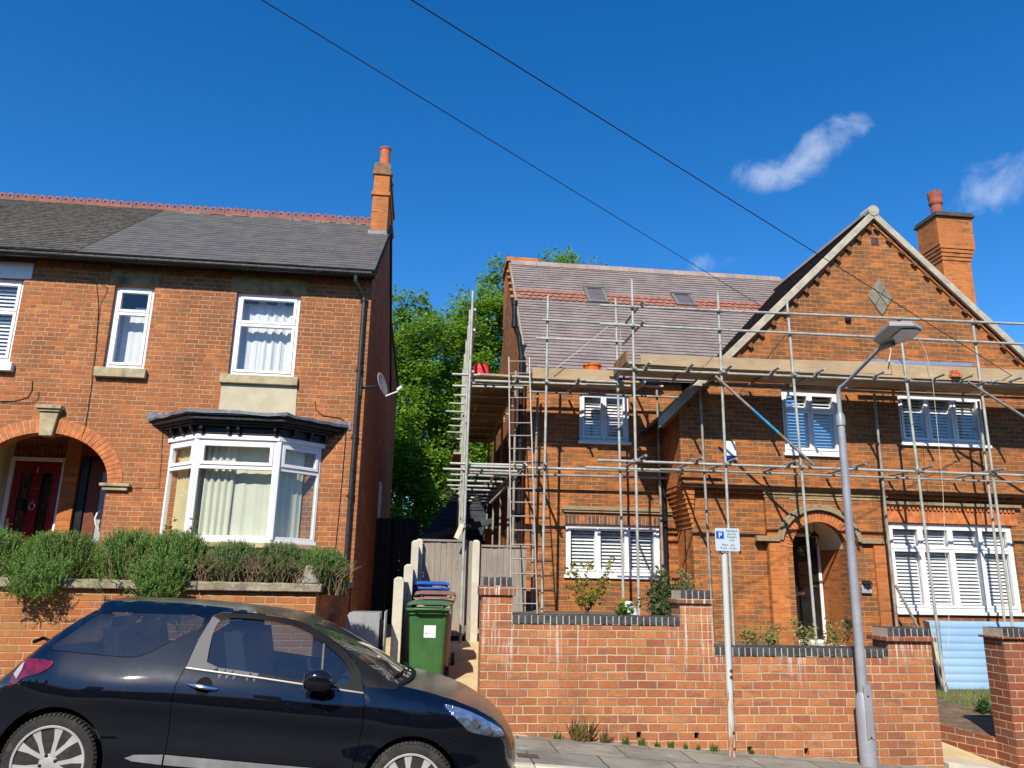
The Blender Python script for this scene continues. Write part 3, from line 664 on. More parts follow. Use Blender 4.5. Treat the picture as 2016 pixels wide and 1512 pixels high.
for k in range(N):
    for j in range(3): q = k*4+j; fs.append((q, q+4, q+5, q+1))
mb.add(vs, fs)
for s_ in (0, 3): mb.box(base[s_][0]-.0 if s_ == 0 else base[s_][0]-.62, base[s_][0]+.62 if s_ == 0 else base[s_][0]+.02, YL-.014, YL-.003, cz+.26, cz+.43-(.02 if s_ else 0))
mb.build('lead_roof', M['lead'], co, ang=20)

# ---- roof
RS = (9.86-6.93)/(17.3-13.02); Y0, Z0 = 13.02, 6.93
vl = math.hypot(17.3-Y0, 9.86-Z0); Vv = Vector((0, 17.3-Y0, 9.86-Z0)).normalized()
def roofpt(px_, py_):
    d = _f + _r*((px_-1008)/FPX) - _u*((py_-756)/FPX); t = (Z0-EYE-RS*Y0)/(d.z-RS*d.y); return CAMP+d*t
pA, pB = roofpt(140, 500), roofpt(312, 420)
vA, vB = (pA.y-Y0)/Vv.y, (pB.y-Y0)/Vv.y
xs = lambda v: pA.x+(pB.x-pA.x)*(v-vA)/(vB-vA)
XO = -14.9; rx = XR+.05
chim_y = roofpt(745, 461).y
mb = MB(); tile_roof(mb, (XO, Y0, Z0), (1, 0, 0), Vv, rx-XO, vl, .50, .205, .009, clip=lambda v: (xs(v)-XO, rx-XO), jit=.003, seed=3, stag=.5)
mb.add([(XO+5, Y0, Z0-.012), (rx, Y0, Z0-.012), (rx, 17.3, 9.848), (XO+5, 17.3, 9.848)], [(0, 1, 2, 3)])
ro_ = mb.build('roof', M['slate_new'], hs, normals=False, smooth=False)
mb = MB(); tile_roof(mb, (XO, Y0, Z0+.004), (1, 0, 0), Vv, rx-XO, vl, .30, .155, .016, clip=lambda v: (0, xs(v)-XO), jit=.007, seed=5)
mb.build('roof', M['slate_old'], hs, label='old mossy slate roof slope', normals=False, smooth=False)
mb = MB(); mb.add([(XO, 17.3, 9.85), (rx, 17.3, 9.85), (rx, 21.6, 6.8), (XO, 21.6, 6.8)], [(0, 1, 2, 3)]); mb.box(-5, rx, 19.5, 26.6, 8.15, 8.25); mb.build('rear_roof', M['slate_old'], hs, smooth=False)
mb = MB(); mb.prism([[(Y0, Z0-.03), (17.3, 9.83), (17.3, 9.66), (Y0+.2, Z0-.10)]], XR+.003, XR+.045, sd_); mb.prism([[(21.6, 6.77), (17.302, 9.83), (17.302, 9.66), (21.4, 6.7)]], XR+.003, XR+.045, sd_); mb.build('bargeboard', M['dark'], hs, smooth=False)
# cresting ridge tiles with three holes each
mb = MB(); x = XO+.02; rr = random.Random(8); i = 0
while x < at(725, 437, Y=17.3).x:
    L = .52; out = [(x, 9.86)]; dz = rr.uniform(-.008, .008)
    pts = [(x+.004, 9.79), (x+L-.006, 9.79), (x+L-.006, 9.90)]
    for k in (2, 1, 0):
        c = x+L*(k+.5)/3; pts += [(c+.083*math.cos(R(t)), 9.945+.083*math.sin(R(t))) for t in range(-10, 195, 20)]
    pts += [(x+.004, 9.90)]
    holes = [[(x+L*(k+.5)/3+.034*math.cos(R(t)), 9.95+.034*math.sin(R(t))) for t in range(0, 360, 45)] for k in range(3)]
    mb.prism([[(a, b+dz) for a, b in pts]]+[[(a, b+dz) for a, b in h] for h in holes], 17.28, 17.32)
    mb.prism([[(17.15, 9.755+dz), (17.3, 9.87+dz), (17.45, 9.755+dz), (17.45, 9.74+dz), (17.15, 9.74+dz)]], x+.003, x+L-.003, sd_); x += L
mb.build('ridge_tiles', M['cresting'], hs, smooth=False)
mb = MB()
for k in range(70):
    a = XO+rx*0+rr.uniform(.1, 13.6); mb.beam((a, 17.13, 9.737), (a+rr.uniform(.1, .35), 17.13, 9.735), .03, .03)
mb.build('ridge_mortar', M['stone_grey'], hs, smooth=False)
# gutter and downpipe
mb = MB(); gy, gz = Y0-.03, Z0-.10
prof = [(gy+.058*math.cos(R(t)), gz+.058*math.sin(R(t))) for t in range(180, 361, 20)]+[(gy+.05*math.cos(R(t)), gz+.05*math.sin(R(t))) for t in range(360, 179, -20)]
mb.prism([prof], XO, XR+.03, sd_)
for k in range(16): mb.prism([[(a+(a-gy)*.06, b+(b-gz)*.06-.002) for a, b in prof]], XO+.9*k+.3, XO+.9*k+.36, sd_)
g_ = mb.build('gutter', M['black'], hs)
mb = MB(); mb.box(XO, XR, YL-.26, YL-.003, Z0-.10, Z0-.085); mb.box(XO, XR, YL-.262, YL-.24, Z0-.085, Z0-.02); mb.build('fascia', M['black_old'], hs, smooth=False)
a = at(700, 553, Y=gy); b = at(717, 588, Y=YL-.07); c = at(682, 1098, Y=YL-.07); c.x = b.x
mb = MB(); mb.tube([(a.x, gy, gz-.03), (a.x, gy, gz-.14), (b.x, YL-.07, b.z+.02), (b.x, YL-.07, b.z-.1), (b.x, YL-.07, .6)], .038, 12)
for z in (b.z-.05, 5.1, 3.9, 2.9): mb.tube([(b.x, YL-.07, z), (b.x, YL-.07, z+.07)], .047, 12); mb.box(b.x-.07, b.x+.07, YL-.02, YL-.002, z+.02, z+.05)
mb.build('downpipe', worn('pipe_grey', (.028, .028, .03), .45, var=.3), hs)
# chimney
cxl, cxr = at(730, 440, Y=chim_y).x, XR-.002
cl = MB(); yb = chim_y+2*(17.3-chim_y)
zt_ = at(752, 322, Y=chim_y).z; zb_ = Z0+RS*(chim_y-Y0)-.3
z1, z2 = at(752, 385, Y=chim_y).z, at(752, 344, Y=chim_y).z
cl.box(cxl, cxr, chim_y, yb, zb_-.6, z1); cl.box(cxl-.03, cxr+.03, chim_y-.03, yb+.03, z1, z1+.09); cl.box(cxl+.005, cxr-.005, chim_y+.005, yb-.005, z1+.09, z2)
ch = cl.build('chimney', M['brick_orange'], hs, smooth=False)
cl = MB(); cl.box(cxl-.03, cxr+.03, chim_y-.03, yb+.03, z2, z2+.1); cl.box(cxl-.01, cxr+.01, chim_y-.01, yb+.01, z2+.1, z2+.24); cl.box(cxl-.0, cxr, chim_y, yb, z2+.24, zt_+.02)
cl.build('chimney_cap', worn('cap_brick', (.23, .13, .065), .9, var=.4, scale=7, bump=.006), ch, bevel=.008)
cl = MB(); cl.box(cxl-.05, cxr+.01, chim_y-.05, chim_y-.003, Z0+RS*(chim_y-Y0)-.05, Z0+RS*(chim_y-Y0)+.07); cl.build('flashing', M['lead'], ch, smooth=False)
pot = [(.135, 0), (.125, .05), (.118, .35), (.12, .48), (.135, .49), (.14, .52), (.125, .53), (.095, .53), (.09, .1)]
for y in (chim_y+.28, yb-.35, yb-.8):
    p = MB(); p.lathe(pot, ((cxl+cxr)/2+.02, y, zt_+.02), n=20); p.build('chimney_pot', M['terracotta'], ch)
# side window on the gable wall
p = MB(); p.box(XR-.01, XR+.03, 19.2, 20.1, 2.4, 3.9); p.box(XR-.01, XR+.06, 19.15, 20.15, 2.32, 2.398); so = p.build('window', M['upvc'], hs, label='small white window on the shaded side wall', bevel=.005)
# cables fixed to the front
def wire(name, pts, Y, r=.006, parent=None, mat='cable'):
    m = MB(); m.tube([at(a, b, Y=Y) for a, b in pts], r, 5); return m.build(name, M[mat], parent)
wire('wall_cable', [(172, 548), (190, 558), (194, 600), (190, 680), (180, 760), (168, 840), (160, 866)], YL-.012, .005, hs)
wire('wall_cable', [(200, 560), (212, 566), (206, 582), (198, 596), (193, 640), (180, 745)], YL-.018, .004, hs)
wire('wall_cable', [(0, 790), (30, 789), (55, 782), (63, 768), (64, 750)], YL-.012, .006, hs)
wire('wall_cable', [(0, 793), (60, 793), (75, 785), (76, 770)], YL-.018, .005, hs)
wire('wall_cable', [(620, 790), (622, 806), (635, 818), (670, 823), (682, 832), (680, 870), (672, 960), (660, 1085)], YL-.012, .006, hs)
wire('wall_cable', [(322, 810), (318, 900), (313, 960), (240, 960)], YL-.012, .004, hs)
# satellite dish
sp = at(752, 757, X=XR+.35)
di = thing('satellite_dish', 'round grey satellite dish fixed to the shaded gable wall', 'satellite dish', (XR+.02, sp.y, sp.z))
dn = Vector((.90, -.34, .28)).normalized(); a_ = dn.cross(Vector((0, 0, 1))).normalized(); b_ = a_.cross(dn)
p = MB(); vs = []; fs = []; nr, ns = 5, 24
for i in range(nr+1):
    r = .20*i/nr
    for k in range(ns): t = 2*math.pi*k/ns; vs.append(sp+a_*r*math.cos(t)*.92+b_*r*math.sin(t)+dn*(r*r*.55))
for i in range(nr):
    for k in range(ns): fs.append((i*ns+k, i*ns+(k+1) % ns, (i+1)*ns+(k+1) % ns, (i+1)*ns+k))
p.add(vs, fs); do_ = p.build('dish', M['alu_dull'], di, ang=60); s_ = do_.modifiers.new('solid', 'SOLIDIFY'); s_.thickness = .008
p = MB(); p.tube([sp-b_*.21+dn*.02, sp-b_*.20+dn*.25], .012, 8); p.tube([sp-b_*.18+dn*.24, sp-b_*.18+dn*.31+Vector((0, 0, .03))], .03, 10); p.build('receiver_arm', M['white'], di)
p = MB(); p.tube([sp-dn*.01, sp-dn*.1, (XR+.03, sp.y+.1, sp.z-.05)], .02, 8); p.box(XR+.001, XR+.03, sp.y-.02, sp.y+.22, sp.z-.2, sp.z+.1); p.build('bracket', M['black'], di)

# ================================================================== left garden wall and its hedge
YLB = 9.1; gx = XR-.02
gw = thing('garden_wall', 'rustic orange brick garden wall with lichen spotted stone coping', 'garden wall', (-3.5, YLB, 0))
mb = MB(); mb.box(-9, gx-.01, YLB, YLB+.22, -1, 1.425); mb.build('wall', M['brick_garden'], gw, smooth=False)
mb = MB(); mb.box(gx-.22, gx-.01, YLB+.22, YL-.005, -1, 1.425); mb.build('return_wall', M['brick_side'], gw, smooth=False)
x = -8.6; rr = random.Random(3)
while x < gx:
    e = min(x+1.5+rr.uniform(-.1, .1), gx+.05)
    if gx-e < .5: e = gx+.05
    p = MB(); n = 14; vs = []
    for i in range(n+1):
        t = x+.004+(e-x-.008)*i/n; j = rr.uniform(-.006, .006); k = rr.uniform(-.008, .008)
        vs += [(t, YLB-.06+k, 1.43), (t, YLB-.06+k, 1.525+j), (t, YLB+.28, 1.53+j), (t, YLB+.28, 1.43)]
    fs = [(4*i+a, 4*i+4+a, 4*i+4+(a+1) % 4, 4*i+(a+1) % 4) for i in range(n) for a in range(4)]+[(0, 1, 2, 3), (4*n+3, 4*n+2, 4*n+1, 4*n)]
    p.add(vs, fs); p.build('coping_stone', M['coping'], gw, bevel=.012); x = e
p = MB(); p.box(gx-.27, gx+.05, YLB+.284, YL-.01, 1.432, 1.53); p.build('coping_stone', M['coping'], gw, bevel=.012)
mb = MB(); mb.box(-12, gx-.23, YLB+.23, YL-.001, -.5, 1.30); so_ = mb.build('garden_soil', M['soil'], smooth=False, kind='structure')
# carved stone lump on the coping
c = at(608, 1140, Y=YLB+.06); p = MB()
p.lathe([(.13, 0), (.125, .03), (.08, .07), (.06, .14), (.045, .18), (.012, .195)], (c.x, YLB+.07, 1.53), n=9)
for i, v in enumerate(p.v): p.v[i] = (v[0]+rnd.uniform(-.012, .012), v[1]+rnd.uniform(-.012, .012), v[2]+rnd.uniform(-.004, .004) if v[2] > 1.54 else v[2])
rebase(tag(p.build('carved_stone', M['stone_grey'], ang=50), 'small weathered stone ornament standing on the left wall coping', 'stone ornament'), (c.x, YLB+.07, 1.53))

# rosemary: arching stems dressed with needles
M['needle'] = leaf_mat('needle', [(.09, .19, .035), (.14, .29, .055), (.20, .38, .07), (.27, .39, .13)], .35)
M['needle_grey'] = leaf_mat('needle_grey', [(.14, .23, .075), (.19, .29, .10), (.26, .35, .16), (.15, .26, .06)], .35)
M['stem'] = worn('stem', (.17, .115, .07), .95, var=.5, scale=20, bump=0)
def sprig(lf, st, p, d, L, rr, dens=120, nl=.028, bare=.25):
    d = d.normalized(); side = d.cross(Vector((0, 0, 1))); side = side.normalized() if side.length > .05 else Vector((1, 0, 0)); u = side.cross(d)
    q = []; bend = Vector((rr.uniform(-.2, .2), rr.uniform(-.2, .2), rr.uniform(.1, .35)))
    for i in range(4): t = i/3; q.append(p+d*L*t+bend*L*t*t*.6)
    if st is not None: st.tube(q, [.004, .0035, .003, .0015], 3, cap=False)
    n = int(L*dens)
    for i in range(n):
        t = bare+(1-bare)*(i+rr.random())/n; k = min(2, int(t*3)); f_ = t*3-k; c = q[k].lerp(q[k+1], f_); ax = (q[k+1]-q[k]).normalized()
        an = rr.random()*6.283; o = side*math.cos(an)+u*math.sin(an); ld = (ax*.75+o*.75).normalized(); l = nl*rr.uniform(.7, 1.3)*(1.1-.4*t)
        wv = ld.cross(o+Vector((.01, .02, .03))).normalized()*.0048
        lf.add([c-wv, c+wv, c+ld*l], [(0, 1, 2)])
def rosemary(cx, cy, rx, ry, z0, h, n, label, seed, grey=False, hang=0, bare=.25, stemmy=0, lo=.4):
    rr = random.Random(seed); o = thing('rosemary_bush', label, 'rosemary', (cx, cy, z0), 'rosemary bushes along the left wall')
    lf, st = MB(), MB()
    for i in range(n):
        a = rr.random()*6.283; r = math.sqrt(rr.random()); ex, ey = math.cos(a)*r, math.sin(a)*r
        top = h*(1-.5*r**4)*(rr.uniform(.86, 1.02) if i % 2 else rr.uniform(lo, .95))
        tip = Vector((cx+ex*rx, cy+ey*ry, z0+top)); d = Vector((ex*.55+rr.uniform(-.25, .25), ey*.5-.2+rr.uniform(-.25, .25), .9)); L = rr.uniform(.12, .22)
        sprig(lf, st if i % 3 == 0 else None, tip-d.normalized()*L, d, L, rr, bare=bare*.4)
        if i % 6 == 0: st.tube([(cx+ex*rx*.35, cy+ey*ry*.35, z0-.02), tip-d.normalized()*L*.9], [.006, .004], 3, cap=False)
    for i in range(hang):     # shoots that fall over the coping
        a = rr.uniform(-.9, .9); x = cx+a*rx*.8; L = rr.uniform(.14, .24)
        q_ = rr.random(); b = Vector((cx+a*rx*.75*(1-.35*q_), YLB-.05-rr.random()*.16*(.4+q_), z0+.22-q_*.33)); d = Vector((rr.uniform(-.45, .45), -.40, rr.uniform(.05, .9) if rr.random() < .95 else -.3)); L *= .8
        sprig(lf, st if i % 3 == 0 else None, b, d, L, rr, bare=.05)
    for i in range(stemmy):
        x = cx+rr.uniform(-1, 1)*rx; y = cy+rr.uniform(-1, .3)*ry; q = Vector((x, y, z0-.02)); st.tube([q, q+Vector((rr.uniform(-.1, .1), rr.uniform(-.1, .05), h*.4)), q+Vector((rr.uniform(-.22, .22), rr.uniform(-.12, .1), h*rr.uniform(.6, .8)))], [.006, .005, .003], 4, cap=False)
    lf.build('foliage', M['needle_grey' if grey else 'needle'], o, smooth=False, normals=False); st.build('stem', M['stem'], o, normals=False)
YH = 9.42
def bush(x0, x1, ytop, *a, **k):
    p0, p1 = at(x0, 1100, Y=YH).x, at(x1, 1100, Y=YH).x; zt = at((x0+x1)/2, ytop, Y=YH).z
    rosemary((p0+p1)/2, YH, (p1-p0)/2, .33, 1.42, zt-1.40, *a, **k)
bush(-95, 60, 1046, 1300, 'rosemary bush cut by the left edge of the picture', 1)
bush(28, 205, 1050, 1700, 'rosemary bush below the red front door, trailing over the coping', 2, hang=480)
bush(180, 330, 1046, 1300, 'rosemary bush between red door and bay window', 3, hang=20, stemmy=30)
bush(270, 420, 1050, 1800, 'dense rosemary bush spilling over the wall below the bay window left edge', 4, hang=750)
bush(398, 520, 1070, 1500, 'sparse grey rosemary with bare brown stems below the bay window', 5, grey=True, stemmy=110, lo=.62)
bush(495, 610, 1074, 1400, 'thin rosemary with bare woody stems below the bay right half', 6, grey=True, stemmy=90, lo=.6)
bush(575, 692, 1084, 1500, 'rosemary bush at the right end of the wall behind the stone ornament', 7, stemmy=40)
# ================================================================== RIGHT: brick house under scaffolding
YW, YW2, YM = 14.05, 14.22, 15.1
hr = thing('gabled_house', 'orange brick gabled house with mauve tiled roof behind scaffolding', 'house', (7, YM, 0))
XM0, XWL, XWL2 = 1.98, 4.80, 5.04
_ap, _vl = at(1722, 412, Y=13.87), at(1430, 697, Y=13.87); XAP = _ap.x
XWR = 2*XAP-XWL
ZAP = _ap.z; SW = (_ap.z-_vl.z)/(_ap.x-_vl.x)
YE, ZE = 14.94, 5.66; SM = (9.83-ZE)/(19-YE)     # main roof eave line
def W(px_, py_, Y=YW): return at(px_, py_, Y=Y)
# --- main (recessed) part
uL = (3.06, 4.10, 4.36, 5.40); lL = (W(1113, 1030, YM).x, W(1299, 1037, YM).x, W(1200, 1133, YM).z, W(1113, 1031, YM).z)
mb = MB(); mb.prism([[(XM0, -1), (XWL2+.2, -1), (XWL2+.2, 5.8), (XM0, 5.8)], rect(*uL), rect(*lL)], YM, YM+.24); mb.build('front_wall', M['brick_house'], hr, smooth=False)
mb = MB(); mb.prism([[(YM+.24, -1), (YM+.24, 5.80), (19, 9.70), (23.3, 5.1), (23.3, -1)]], XM0, XM0+.24, sd_); mb.build('gable_wall', M['brick_house'], hr, smooth=False)
mb = MB(); mb.box(XM0+.24, 16, 23, 23.2, -1, 5); mb.box(15.9, 16.1, YM, 23, -1, 6); mb.box(XM0+.3, 15.8, YM+.3, 22.9, 2.95, 3.1); mb.build('rear_wall', M['room'], hr, smooth=False)
V2 = [(0, .5, 0, 1), (.5, 1, 0, 1)]; V3 = [(i/3, (i+1)/3, 0, 1) for i in range(3)]
window(hr, *uL, YM+.05, V2, label='upper two light white window left of the gable')
window(hr, *lL, YM+.05, V3, label='ground floor three light white window with shutters', tilt=-42)
mb = MB(); mb.box(uL[0]-.03, uL[1]+.03, YM-.05, YM+.06, uL[2]-.06, uL[2]); mb.build('sill', M['upvc'], hr, bevel=.006)
mb = MB(); mb.box(lL[0]-.03, lL[1]+.03, YM-.05, YM+.06, lL[2]-.06, lL[2]); mb.build('sill', M['upvc'], hr, bevel=.006)
zl = W(1200, 1002, YM).z
mb = MB(); mb.box(lL[0]-.08, XWL2-.02, YM-.07, YM+.05, zl-.04, zl+.035); mb.box(lL[0]-.04, XWL2-.02, YM-.045, YM+.05, zl-.085, zl-.041); mb.build('hood_ledge', M['stone_ledge'], hr, bevel=.006)
SOLD = [worn('soldier_a', (.26, .115, .05), .85, var=.4, scale=9), worn('soldier_b', (.40, .11, .05), .85, var=.4, scale=9), worn('soldier_c', (.13, .07, .045), .85, var=.4, scale=9)]
def soldiers(x0, x1, z0, z1, y, seed=1, n=None):
    m = MB(); rr = random.Random(seed); n = n or int((x1-x0)/.076)
    for i in range(n):
        a = x0+(x1-x0)*i/n; m.box(a+.004, a+(x1-x0)/n-.004, y-.004-rr.random()*.003, y+.05, z0, z1, rr.choice((0, 0, 0, 1, 2, 2)))
    m.box(x0, x1, y-.001, y+.04, z0+.002, z1-.002, 3); return m.build('soldier_course', SOLD+[M['mortar']], hr, smooth=False)
soldiers(lL[0]-.02, lL[1]+.02, lL[3]+.005, lL[3]+.17, YM, 3)
# --- wing: upper storey jettied over the lower one
uM = (W(1540, 800).x, W(1652, 800).x, W(1600, 893).z, W(1590, 768).z); uR = (W(1771, 820).x, W(1935, 800).x, W(1850, 874).z, W(1850, 777).z)
lR = (W(1754, 1100, YW2).x, W(2001, 1100, YW2).x, W(1900, 1205, YW2).z, W(1860, 1032, YW2).z)
ZJ = 3.42
mb = MB(); mb.prism([[(XWL, ZJ), (XWR, ZJ), (XWR, 4.95), (XAP, ZAP-.1), (XWL, 4.95)], rect(*uM), rect(*uR)], YW, YW+.24)
mb.build('wing_front_wall', M['brick_house'], hr, smooth=False)
pcx = (W(1557, 1100, YW2).x+W(1664, 1100, YW2).x)/2; pr_ = (W(1664, 1090, YW2).x-W(1557, 1090, YW2).x)/2
pzs = W(1560, 1078, YW2).z; phz = W(1605, 1028, YW2).z-pzs
porch = [(pcx-pr_, -.5), (pcx+pr_, -.5)]+arc(pcx, pzs, pr_, phz, 0, 180, 24)
mb = MB(); mb.prism([[(XWL2, -1), (XWR-.24, -1), (XWR-.24, ZJ-.003), (XWL2, ZJ-.003)], porch, rect(*lR)], YW2, YW2+.24); mb.build('wing_lower_wall', M['brick_house'], hr, smooth=False)
mb = MB(); mb.box(XWL, XWL+.24, YW+.241, YM-.001, ZJ, 5.0); mb.box(XWL2, XWL2+.24, YW2+.241, YM-.001, -1, ZJ-.003); mb.build('wing_side_wall', M['brick_orange'], hr, smooth=False)
mb = MB()                                        # corbelled corner
for i in range(9):
    z = ZJ-.004-.088*(i+1); k = (9-i-1)/9; mb.box(XWL+(XWL2-XWL)*(1-k)-.012, XWL2+.02, YW2-.012-.16*k, YM-.002, z, z+.086)
mb.build('corbel_course', M['brick_orange'], hr, smooth=False)
mb = MB(); mb.box(XWL-.025, XWR, YW-.03, YW2+.02, ZJ-.05, ZJ+.04); mb.box(XWL2-.02, XWR, YW2-.085, YW2+.02, ZJ-.13, ZJ-.052); mb.build('string_course', M['brick_house'], hr, smooth=False)
L2T = [(0, .5, .70, 1), (.5, 1, .70, 1), (0, .5, 0, .70), (.5, 1, 0, .70)]
window(hr, *uM, YW+.05, L2T, label='upper two light window with top lights beside the lamp head')
window(hr, *uR, YW+.05, V3, label='upper three light window at right under the platform')
LR = [(i/4, (i+1)/4, .72, 1) for i in range(4)]+[(i/4, (i+1)/4, 0, .72) for i in range(4)]
window(hr, *lR, YW2+.05, LR, label='large four light ground floor window with white shutters', tilt=-46, bw=.06, cas=.055)
for (a, b, z, y) in ((uM[0], uM[1], uM[2], YW), (uR[0], uR[1], uR[2], YW), (lR[0], lR[1], lR[2], YW2)):
    mb = MB(); mb.box(a-.04, b+.04, y-.06, y+.06, z-.06, z); mb.build('sill', M['upvc'], hr, bevel=.006)
# ledge and dentils over the big window
zd = W(1860, 997, YW2).z
mb = MB(); mb.box(lR[0]-.08, lR[1]+.2, YW2-.09, YW2+.04, zd, zd+.06); mb.box(lR[0]-.05, lR[1]+.17, YW2-.06, YW2+.04, zd-.03, zd-.001); mb.build('hood_ledge', M['stone_ledge'], hr, bevel=.006)
mb = MB(); x = lR[0]
while x < lR[1]+.1: mb.box(x, x+.05, YW2-.045, YW2+.04, zd-.088, zd-.032); x += .088
mb.box(lR[0]-.03, lR[1]+.12, YW2-.012, YW2+.03, lR[3]+.01, zd-.09); mb.build('dentil_course', M['voussoir'], hr, smooth=False)
# porch surround, arch, hood mould, recess
px0, px1 = W(1503, 1000, YW2).x, W(1737, 1000, YW2).x; YP = YW2-.10
mb = MB(); mb.prism([[(px0, -1), (px1, -1), (px1, 3.22), (px0, 3.22)], [(pcx-pr_-.0, -.9), (pcx+pr_, -.9)]+arc(pcx, pzs, pr_, phz, 0, 180, 24)], YP, YW2-.002)
mb.build('porch_surround', M['brick_house'], hr, smooth=False)
for a, b in ((px0, px0+.34), (px1-.34, px1)):
    mb = MB(); mb.box(a, b, YP-.05, YP-.002, -1, pzs+.10); mb.build('pilaster', M['brick_orange'], hr, smooth=False)
mb = MB()
for k in range(3): mb.box(px0-.02-.03*k, px1+.02+.03*k, YP-.02-.025*k, YW2, 3.222+.066*k, 3.285+.066*k)
mb.build('porch_cornice', M['stone_dark'], hr, bevel=.006)
mb = MB(); n = 30
for i in range(n):
    t0, t1 = 180*i/n+.5, 180*(i+1)/n-.5
    mb.prism([[(pcx+(pr_+.0+.2*k)*math.cos(R(t)), pzs+(phz+.2*k)*math.sin(R(t))) for t, k in ((t0, 0), (t1, 0), (t1, 1), (t0, 1))]], YP-.012, YP+.1)
mb.build('arch_bricks', M['voussoir'], hr, smooth=False)
mb = MB()
for (q0, q1, yy) in ((.215, .27, YP-.085), (.272, .33, YP-.055)):
    ps = arc(pcx, pzs, pr_+q0, phz+q0, 10, 170, 24)+arc(pcx, pzs, pr_+q1, phz+q1, 170, 10, 24); mb.prism([ps], yy, YP+.04)
for s_ in (-1, 1):
    xa = pcx+s_*(pr_+.27); xb = pcx+s_*(pr_+.72); mb.box(min(xa, xb), max(xa, xb), YP-.09, YP+.03, pzs+.10, pzs+.15); mb.box(min(xa, xb)+.01, max(xa, xb)-.01, YP-.06, YP+.03, pzs+.152, pzs+.20)
mb.build('hood_mould', M['stone_ledge'], hr, bevel=.01)
zp0, zp1 = W(1600, 984, YW2).z, W(1600, 948, YW2).z; xp0, xp1 = W(1548, 965, YW2).x, W(1660, 965, YW2).x
mb = MB(); mb.box(xp0, xp1, YP-.015, YP-.0025, zp0-.02, zp1+.02); mb.box(xp0+.06, xp1-.06, YP-.022, YP-.0152, zp0+.05, zp0+.058); mb.build('stone_panel', M['stone'], hr, bevel=.004)
YD = 15.1; pz0 = .52
mb = MB(); mb.box(pcx-pr_-.12, pcx-pr_, YW2+.241, YD+.1, -.5, 3.4); mb.box(pcx+pr_, pcx+pr_+.12, YW2+.241, YD+.1, -.5, 3.4); mb.box(pcx-pr_, pcx+pr_, YD+.08, YD+.2, -.5, 3.4); mb.build('porch_wall', M['brick_orange'], hr, smooth=False)
mb = MB(); ps = arc(pcx, pzs, pr_-.002, phz-.002, 0, 180, 24); ps2 = arc(pcx, pzs, pr_+.1, phz+.1, 180, 0, 24); mb.prism([ps+ps2], YW2+.05, YD+.07); mb.build('porch_ceiling', M['cream'], hr)
mb = MB(); mb.box(pcx-pr_-.1, pcx+pr_+.1, YP-.15, YD+.2, -.5, pz0); mb.build('porch_step', M['concrete'], hr, bevel=.01)
x0, x1 = pcx-.49, pcx+.46; zt = pz0+2.05
mb = MB(); mb.box(x0-.06, x0, YD, YD+.07, pz0, zt+.06); mb.box(x1, x1+.06, YD, YD+.07, pz0, zt+.06); mb.box(x0+.001, x1-.001, YD, YD+.07, zt, zt+.06); mb.box(x0, x1, YD, YD+.07, pz0+.001, pz0+.06); mb.build('door_frame', M['upvc'], hr, bevel=.006)
d = MB(); gz = (pz0+1.02, zt-.16); gxs = ((x0+.52, x1-.13),)
d.prism([rect(x0+.003, x1-.003, pz0+.062, zt-.003), rect(x0+.54, x1-.15, pz0+1.05, zt-.5), [(x0+.60+.13*math.cos(R(t))+.06, zt-.28+.11*math.sin(R(t))) for t in range(0, 360, 30)]], YD+.02, YD+.065)
for a, b in ((x0+.12, x0+.40), (x0+.53, x1-.12)):
    for q in (rect(a, b, pz0+.2, pz0+.82),): d.prism([q, rect(a+.03, b-.03, pz0+.23, pz0+.79)], YD+.008, YD+.0198)
d.box(x0+.2, x1-.2, YD+.006, YD+.0198, pz0+.84, pz0+.845)
dr_ = d.build('door', M['door_black'], hr, bevel=.004, label='black panelled front door inside the porch')
p = MB(); p.box(x0+.5, x1-.1, YD+.035, YD+.045, pz0+1.0, zt-.12); p.build('pane', M['glass_dark'], dr_, smooth=False)
p = MB(); p.box(x0+.32, x0+.62, YD+.004, YD+.0195, pz0+.90, pz0+.96); p.build('letterbox', M['chrome'], dr_, bevel=.004)
p = MB(); p.tube([(x1-.09, YD+.02, pz0+1.08), (x1-.09, YD-.03, pz0+1.08), (x1-.2, YD-.03, pz0+1.08)], .01, 8); p.build('handle', M['chrome'], dr_)
# porch lantern
lp = at(1604, 1060, Y=YW2+.35)
la = thing('porch_lantern', 'black metal lantern hanging in the arched porch', 'lantern', tuple(lp))
p = MB(); p.tube([lp+Vector((0, 0, .13)), (lp.x, lp.y, pzs+phz-.01)], .008, 6); p.lathe([(.1, .04), (.085, .07), (.03, .12), (.012, .15)], lp, n=6); p.lathe([(.055, -.12), (.02, -.16), (.008, -.18)], lp, n=6)
for k in range(6): t = R(60*k); p.tube([lp+Vector((.092*math.cos(t), .092*math.sin(t), .045)), lp+Vector((.055*math.cos(t), .055*math.sin(t), -.12))], .006, 4)
p.build('cage', M['black'], la); p = MB(); p.lathe([(.05, -.115), (.086, .04)], lp, n=6); p.build('pane', M['glass'], la, smooth=False)
# house number plate with its own small solar lamp
c = at(1707, 1157, Y=YP-.07)
nb = thing('number_sign', 'slate grey house number 4 sign with a small solar lamp beside the porch', 'sign', (c.x, YP-.05, c.z))
p = MB(); p.box(c.x-.10, c.x+.10, YP-.065, YP-.051, c.z-.10, c.z+.05); p.build('plate', worn('plate', (.32, .35, .40), .3, var=.1), nb, bevel=.004)
p = MB(); p.prism([[(YP-.16, c.z+.06), (YP-.051, c.z+.06), (YP-.051, c.z+.135), (YP-.06, c.z+.135)]], c.x-.085, c.x+.085, sd_); p.build('solar_lamp', M['black'], nb, bevel=.004)
text_mesh('4', .12, (c.x+.02, YP-.0665, c.z-.065), M['black'], nb, 'number')
